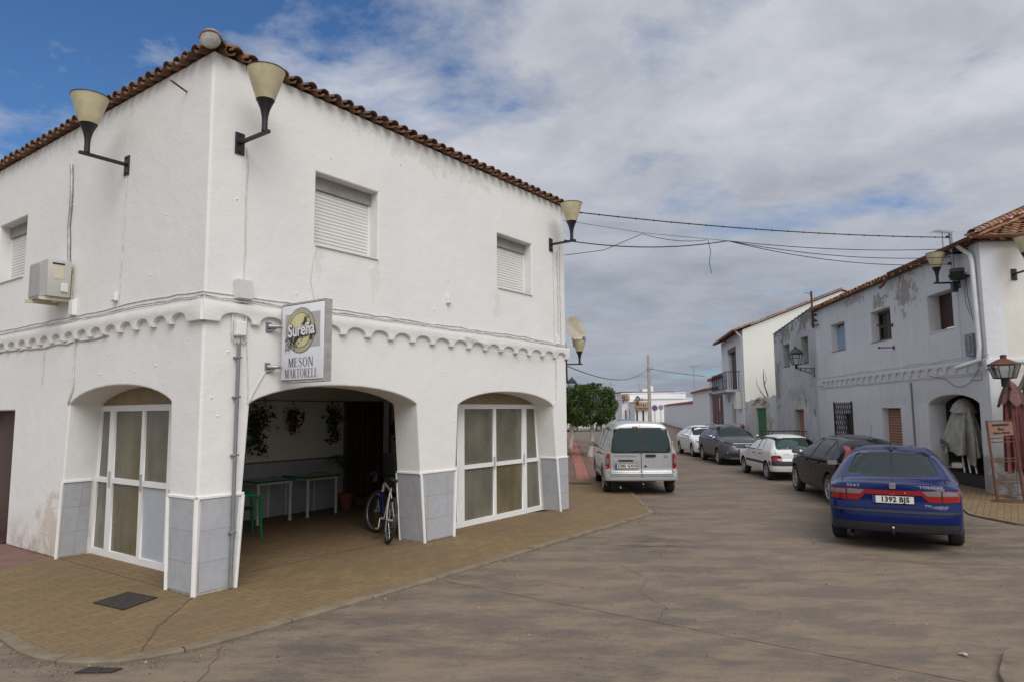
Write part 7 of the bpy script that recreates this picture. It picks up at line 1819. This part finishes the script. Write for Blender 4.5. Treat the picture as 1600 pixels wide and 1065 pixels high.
# ------------------------------------------------------------------ folded parasols, menu stand, rusty lantern by the old house
def cloth_mat(nm, col, var=.35): return mat(nm, col, .9, var=var, vscale=5, bump=.004, bscale=120)
M['canvas'] = cloth_mat('grey_white_canvas', (.36, .35, .31)); M['redcan'] = cloth_mat('faded_red_canvas', (.30, .115, .115)); M['pinkcan'] = cloth_mat('pinkish_canvas', (.36, .20, .19))
def folded(bm, z0, z1, r0, r1, folds, depth, seed, twist=.0, hem=.05, n=96, flare=1., rows=26, sx=1.):
    """hanging cloth: z1 top, z0 hem"""
    rnd = random.Random(seed); ph = [rnd.uniform(0, 6.28) for _ in range(6)]; rings = []
    for j in range(rows+1):
        t = j/rows; z = z1+(z0-z1)*t; ring = []
        for i in range(n):
            a = 2*pi*i/n; R0 = r0+(r1-r0)*t**flare
            f = abs(sin(a*folds/2+ph[0]+twist*t))**.7*.6+.25*sin(a*(folds+3)+ph[1]+t)+.15*sin(a*2+ph[2])
            r = R0*(1-depth*(.35+.65*t)*(f)); zz_ = z+(hem*sin(a*folds+ph[3])+hem*.7*sin(a*3+ph[4]))*t**4
            ring.append(Vector((r*cos(a)*sx, r*sin(a), zz_)))
        rings.append(ring)
    loft(bm, rings, cap=False)
pr = thing('folded_parasol', 'large grey-white folded parasol with black lettering propped inside the arch', 'parasol', RUV(2.12, -.36)+(0,), RA+pi/2)
Mt = Matrix.Translation((0, .0, 0)) @ Matrix.Rotation(radians(-9), 4, 'X')
bm = BM(); t_ = BM(); folded(t_, .80, 2.06, .20, .98, 7, .60, 21, hem=.10, flare=.8, sx=.36); merge(bm, t_, Mt @ Matrix.Translation((0, -.02, 0))); bmesh.ops.solidify(bm, geom=bm.faces[:], thickness=.004); obj('canopy', bm, M['canvas'], pr, smooth=60)
bm = BM(); t_ = BM(); lathe(t_, [(.0, 2.18), (.12, 2.15), (.24, 2.0), (.30, 1.84), (.2, 1.86)], 20, cap=False); merge(bm, t_, Mt); obj('top_flap', bm, M['canvas'], pr, smooth=60)
bm = BM()
for x, y in ((.05, .22), (.0, .40), (.10, .06)): tube(bm, [(x-.05, y*.5, 1.6), (x+.08, y+.42, .34)], .020, 8)
obj('pole', bm, M['pvcw'], pr, smooth=True)
bm = text_bm('uno.', .26, .003, .006, sx=.9); bmesh.ops.transform(bm, matrix=Matrix.Translation((.40, .10, 1.04)) @ Matrix.Rotation(radians(8), 4, 'Z') @ M3((0, 0, 0), (0, 1, 0), (0, 0, 1), (1, 0, 0)) @ Matrix.Rotation(radians(-22), 4, 'Z'), verts=bm.verts); obj('lettering', bm, M['sdark'], pr)
def parasol(label, loc, m, z0, z1, seed, mflap, r1=.24, rz=0):
    t = thing('folded_parasol', label, 'parasol', loc, rz); bm = BM(); cyl(bm, (0, 0, .0), (0, 0, z1+.12), .022, n=8); cyl(bm, (0, 0, 0), (0, 0, .06), .22, n=20); obj('pole', bm, M['galv'], t, smooth=35)
    bm = BM(); folded(bm, z0, z1, .08, r1, 9, .74, seed, hem=.05, flare=.35); bmesh.ops.solidify(bm, geom=bm.faces[:], thickness=.004); obj('canopy', bm, m, t, smooth=60)
    bm = BM(); folded(bm, z1-.42, z1+.06, .03, .30, 7, .5, seed+1, hem=.05, flare=.7, rows=12); bmesh.ops.solidify(bm, geom=bm.faces[:], thickness=.004); obj('top_flap', bm, mflap, t, smooth=60); return t
parasol('faded red folded parasol standing behind the rusty menu stand', (10.70, 14.75, 0), M['redcan'], .60, 2.42, 31, M['pinkcan'], .25)
parasol('grey-white folded parasol at the right edge next to the red one', (11.28, 14.85, 0), M['canvas'], .45, 2.75, 41, M['canvas'], .28, .4)
parasol('second red folded parasol, lowest hem, partly outside the right edge', (11.12, 14.62, 0), M['redcan'], .28, 1.55, 51, M['redcan'], .28, .9)
mn = thing('menu_stand', 'tall rusty iron menu stand with an empty frame in front of the parasols', 'stand', (10.18, 14.28, 0), radians(-12))
def leanz(z): return -.115*(1.66-z)*0+.0
Mm = Matrix.Rotation(radians(-3), 4, 'Y')
bm = BM()
for x in (-.245, .245): box(bm, (x-.018, -.018, .02), (x+.018, .018, 1.66), Mm)
for z in (1.63, 1.28, 1.20, .86, .80, .42, .36, .12): box(bm, (-.245, -.012, z), (.245, .012, z+.022), Mm)
obj('frame', bm, M['rust2'] if 'rust2' in M else M.setdefault('rust2', mat('orange_rust_paint', (.115, .042, .024), .7, var=.3, vscale=8)), mn)
bm = BM(); box(bm, (-.225, -.008, 1.34), (.225, .008, 1.62), Mm); M['cop'] = mat('copper_coloured_plate', (.27, .14, .10), .6, var=.2, vscale=4); pn = obj('header_panel', bm, M['cop'], mn)
bm = BM(); t_ = BM(); bbox(t_, (-.16, -.016, 1.54), (.15, -.009, 1.58), .003); merge(bm, t_, Mm); obj('slot', bm, M['ink'], pn)
for s_, z, sz in (('Bar', 1.472, .085), ('Santa Maria', 1.395, .060)):
    bm = BM(); merge(bm, text_bm(s_, sz, .001, .0025, sx=1.1), Mm @ M3((0, -.0105, z), (1, 0, 0), (0, 0, 1), (0, -1, 0))); obj('lettering', bm, M['ink'], pn)
bm = BM(); merge(bm, shape(disc(.36, 0, 0, 32, .22), [], .02)); obj('base', bm, M['rust2'], mn)
rl = thing('wall_lantern', 'rusty six-sided lantern with wire mesh over the folded red parasol', 'lantern', (10.42, 14.5, 2.50), radians(5))
def hexr(r, z, n=6): return [Vector((r*cos(2*pi*i/n+.52), r*sin(2*pi*i/n+.52), z)) for i in range(n)]
bm = BM(); loft(bm, [hexr(.30, .30), hexr(.305, .32), hexr(.12, .42), hexr(.07, .44)]); lathe(bm, [(.06, .42), (.06, .50), (.075, .51), (.0, .53)], 12); obj('hood', bm, M['rust2'], rl)
bm = BM(); hx0, hx1 = hexr(.20, .03), hexr(.29, .30)
for i in range(6): tube(bm, [hx0[i], hx1[i]], .012, 5); tube(bm, [hx0[i], hx0[(i+1) % 6]], .012, 5)
obj('frame', bm, M['rust'], rl)
bm = BM()
for i in range(6):
    a, b, c_, d_ = hx0[i], hx0[(i+1) % 6], hx1[(i+1) % 6], hx1[i]
    for k in range(-5, 9):
        for sgn_ in (1, -1):
            u0 = k/8 if sgn_ > 0 else 1-k/8; pts = []
            for q in range(7):
                tq = q/6; uu = u0+sgn_*.55*tq
                if 0 <= uu <= 1: pts.append(a.lerp(b, uu).lerp(d_.lerp(c_, uu), tq))
            if len(pts) > 1: tube(bm, pts, .003, 3)
obj('wire_mesh', bm, M['galv'], rl)
bm = BM(); lathe(bm, [(.17, .04), (.25, .28)], 12, cap=False); obj('pane', bm, M['lantglass'], rl)
bm = BM(); lathe(bm, [(.075, -.15), (.075, .03)], 12); tube(bm, [(0, 0, -.1), (.2, .1, -.2), (.75, .75, -.22)], .02, 6); obj('holder', bm, M['metal'], rl)
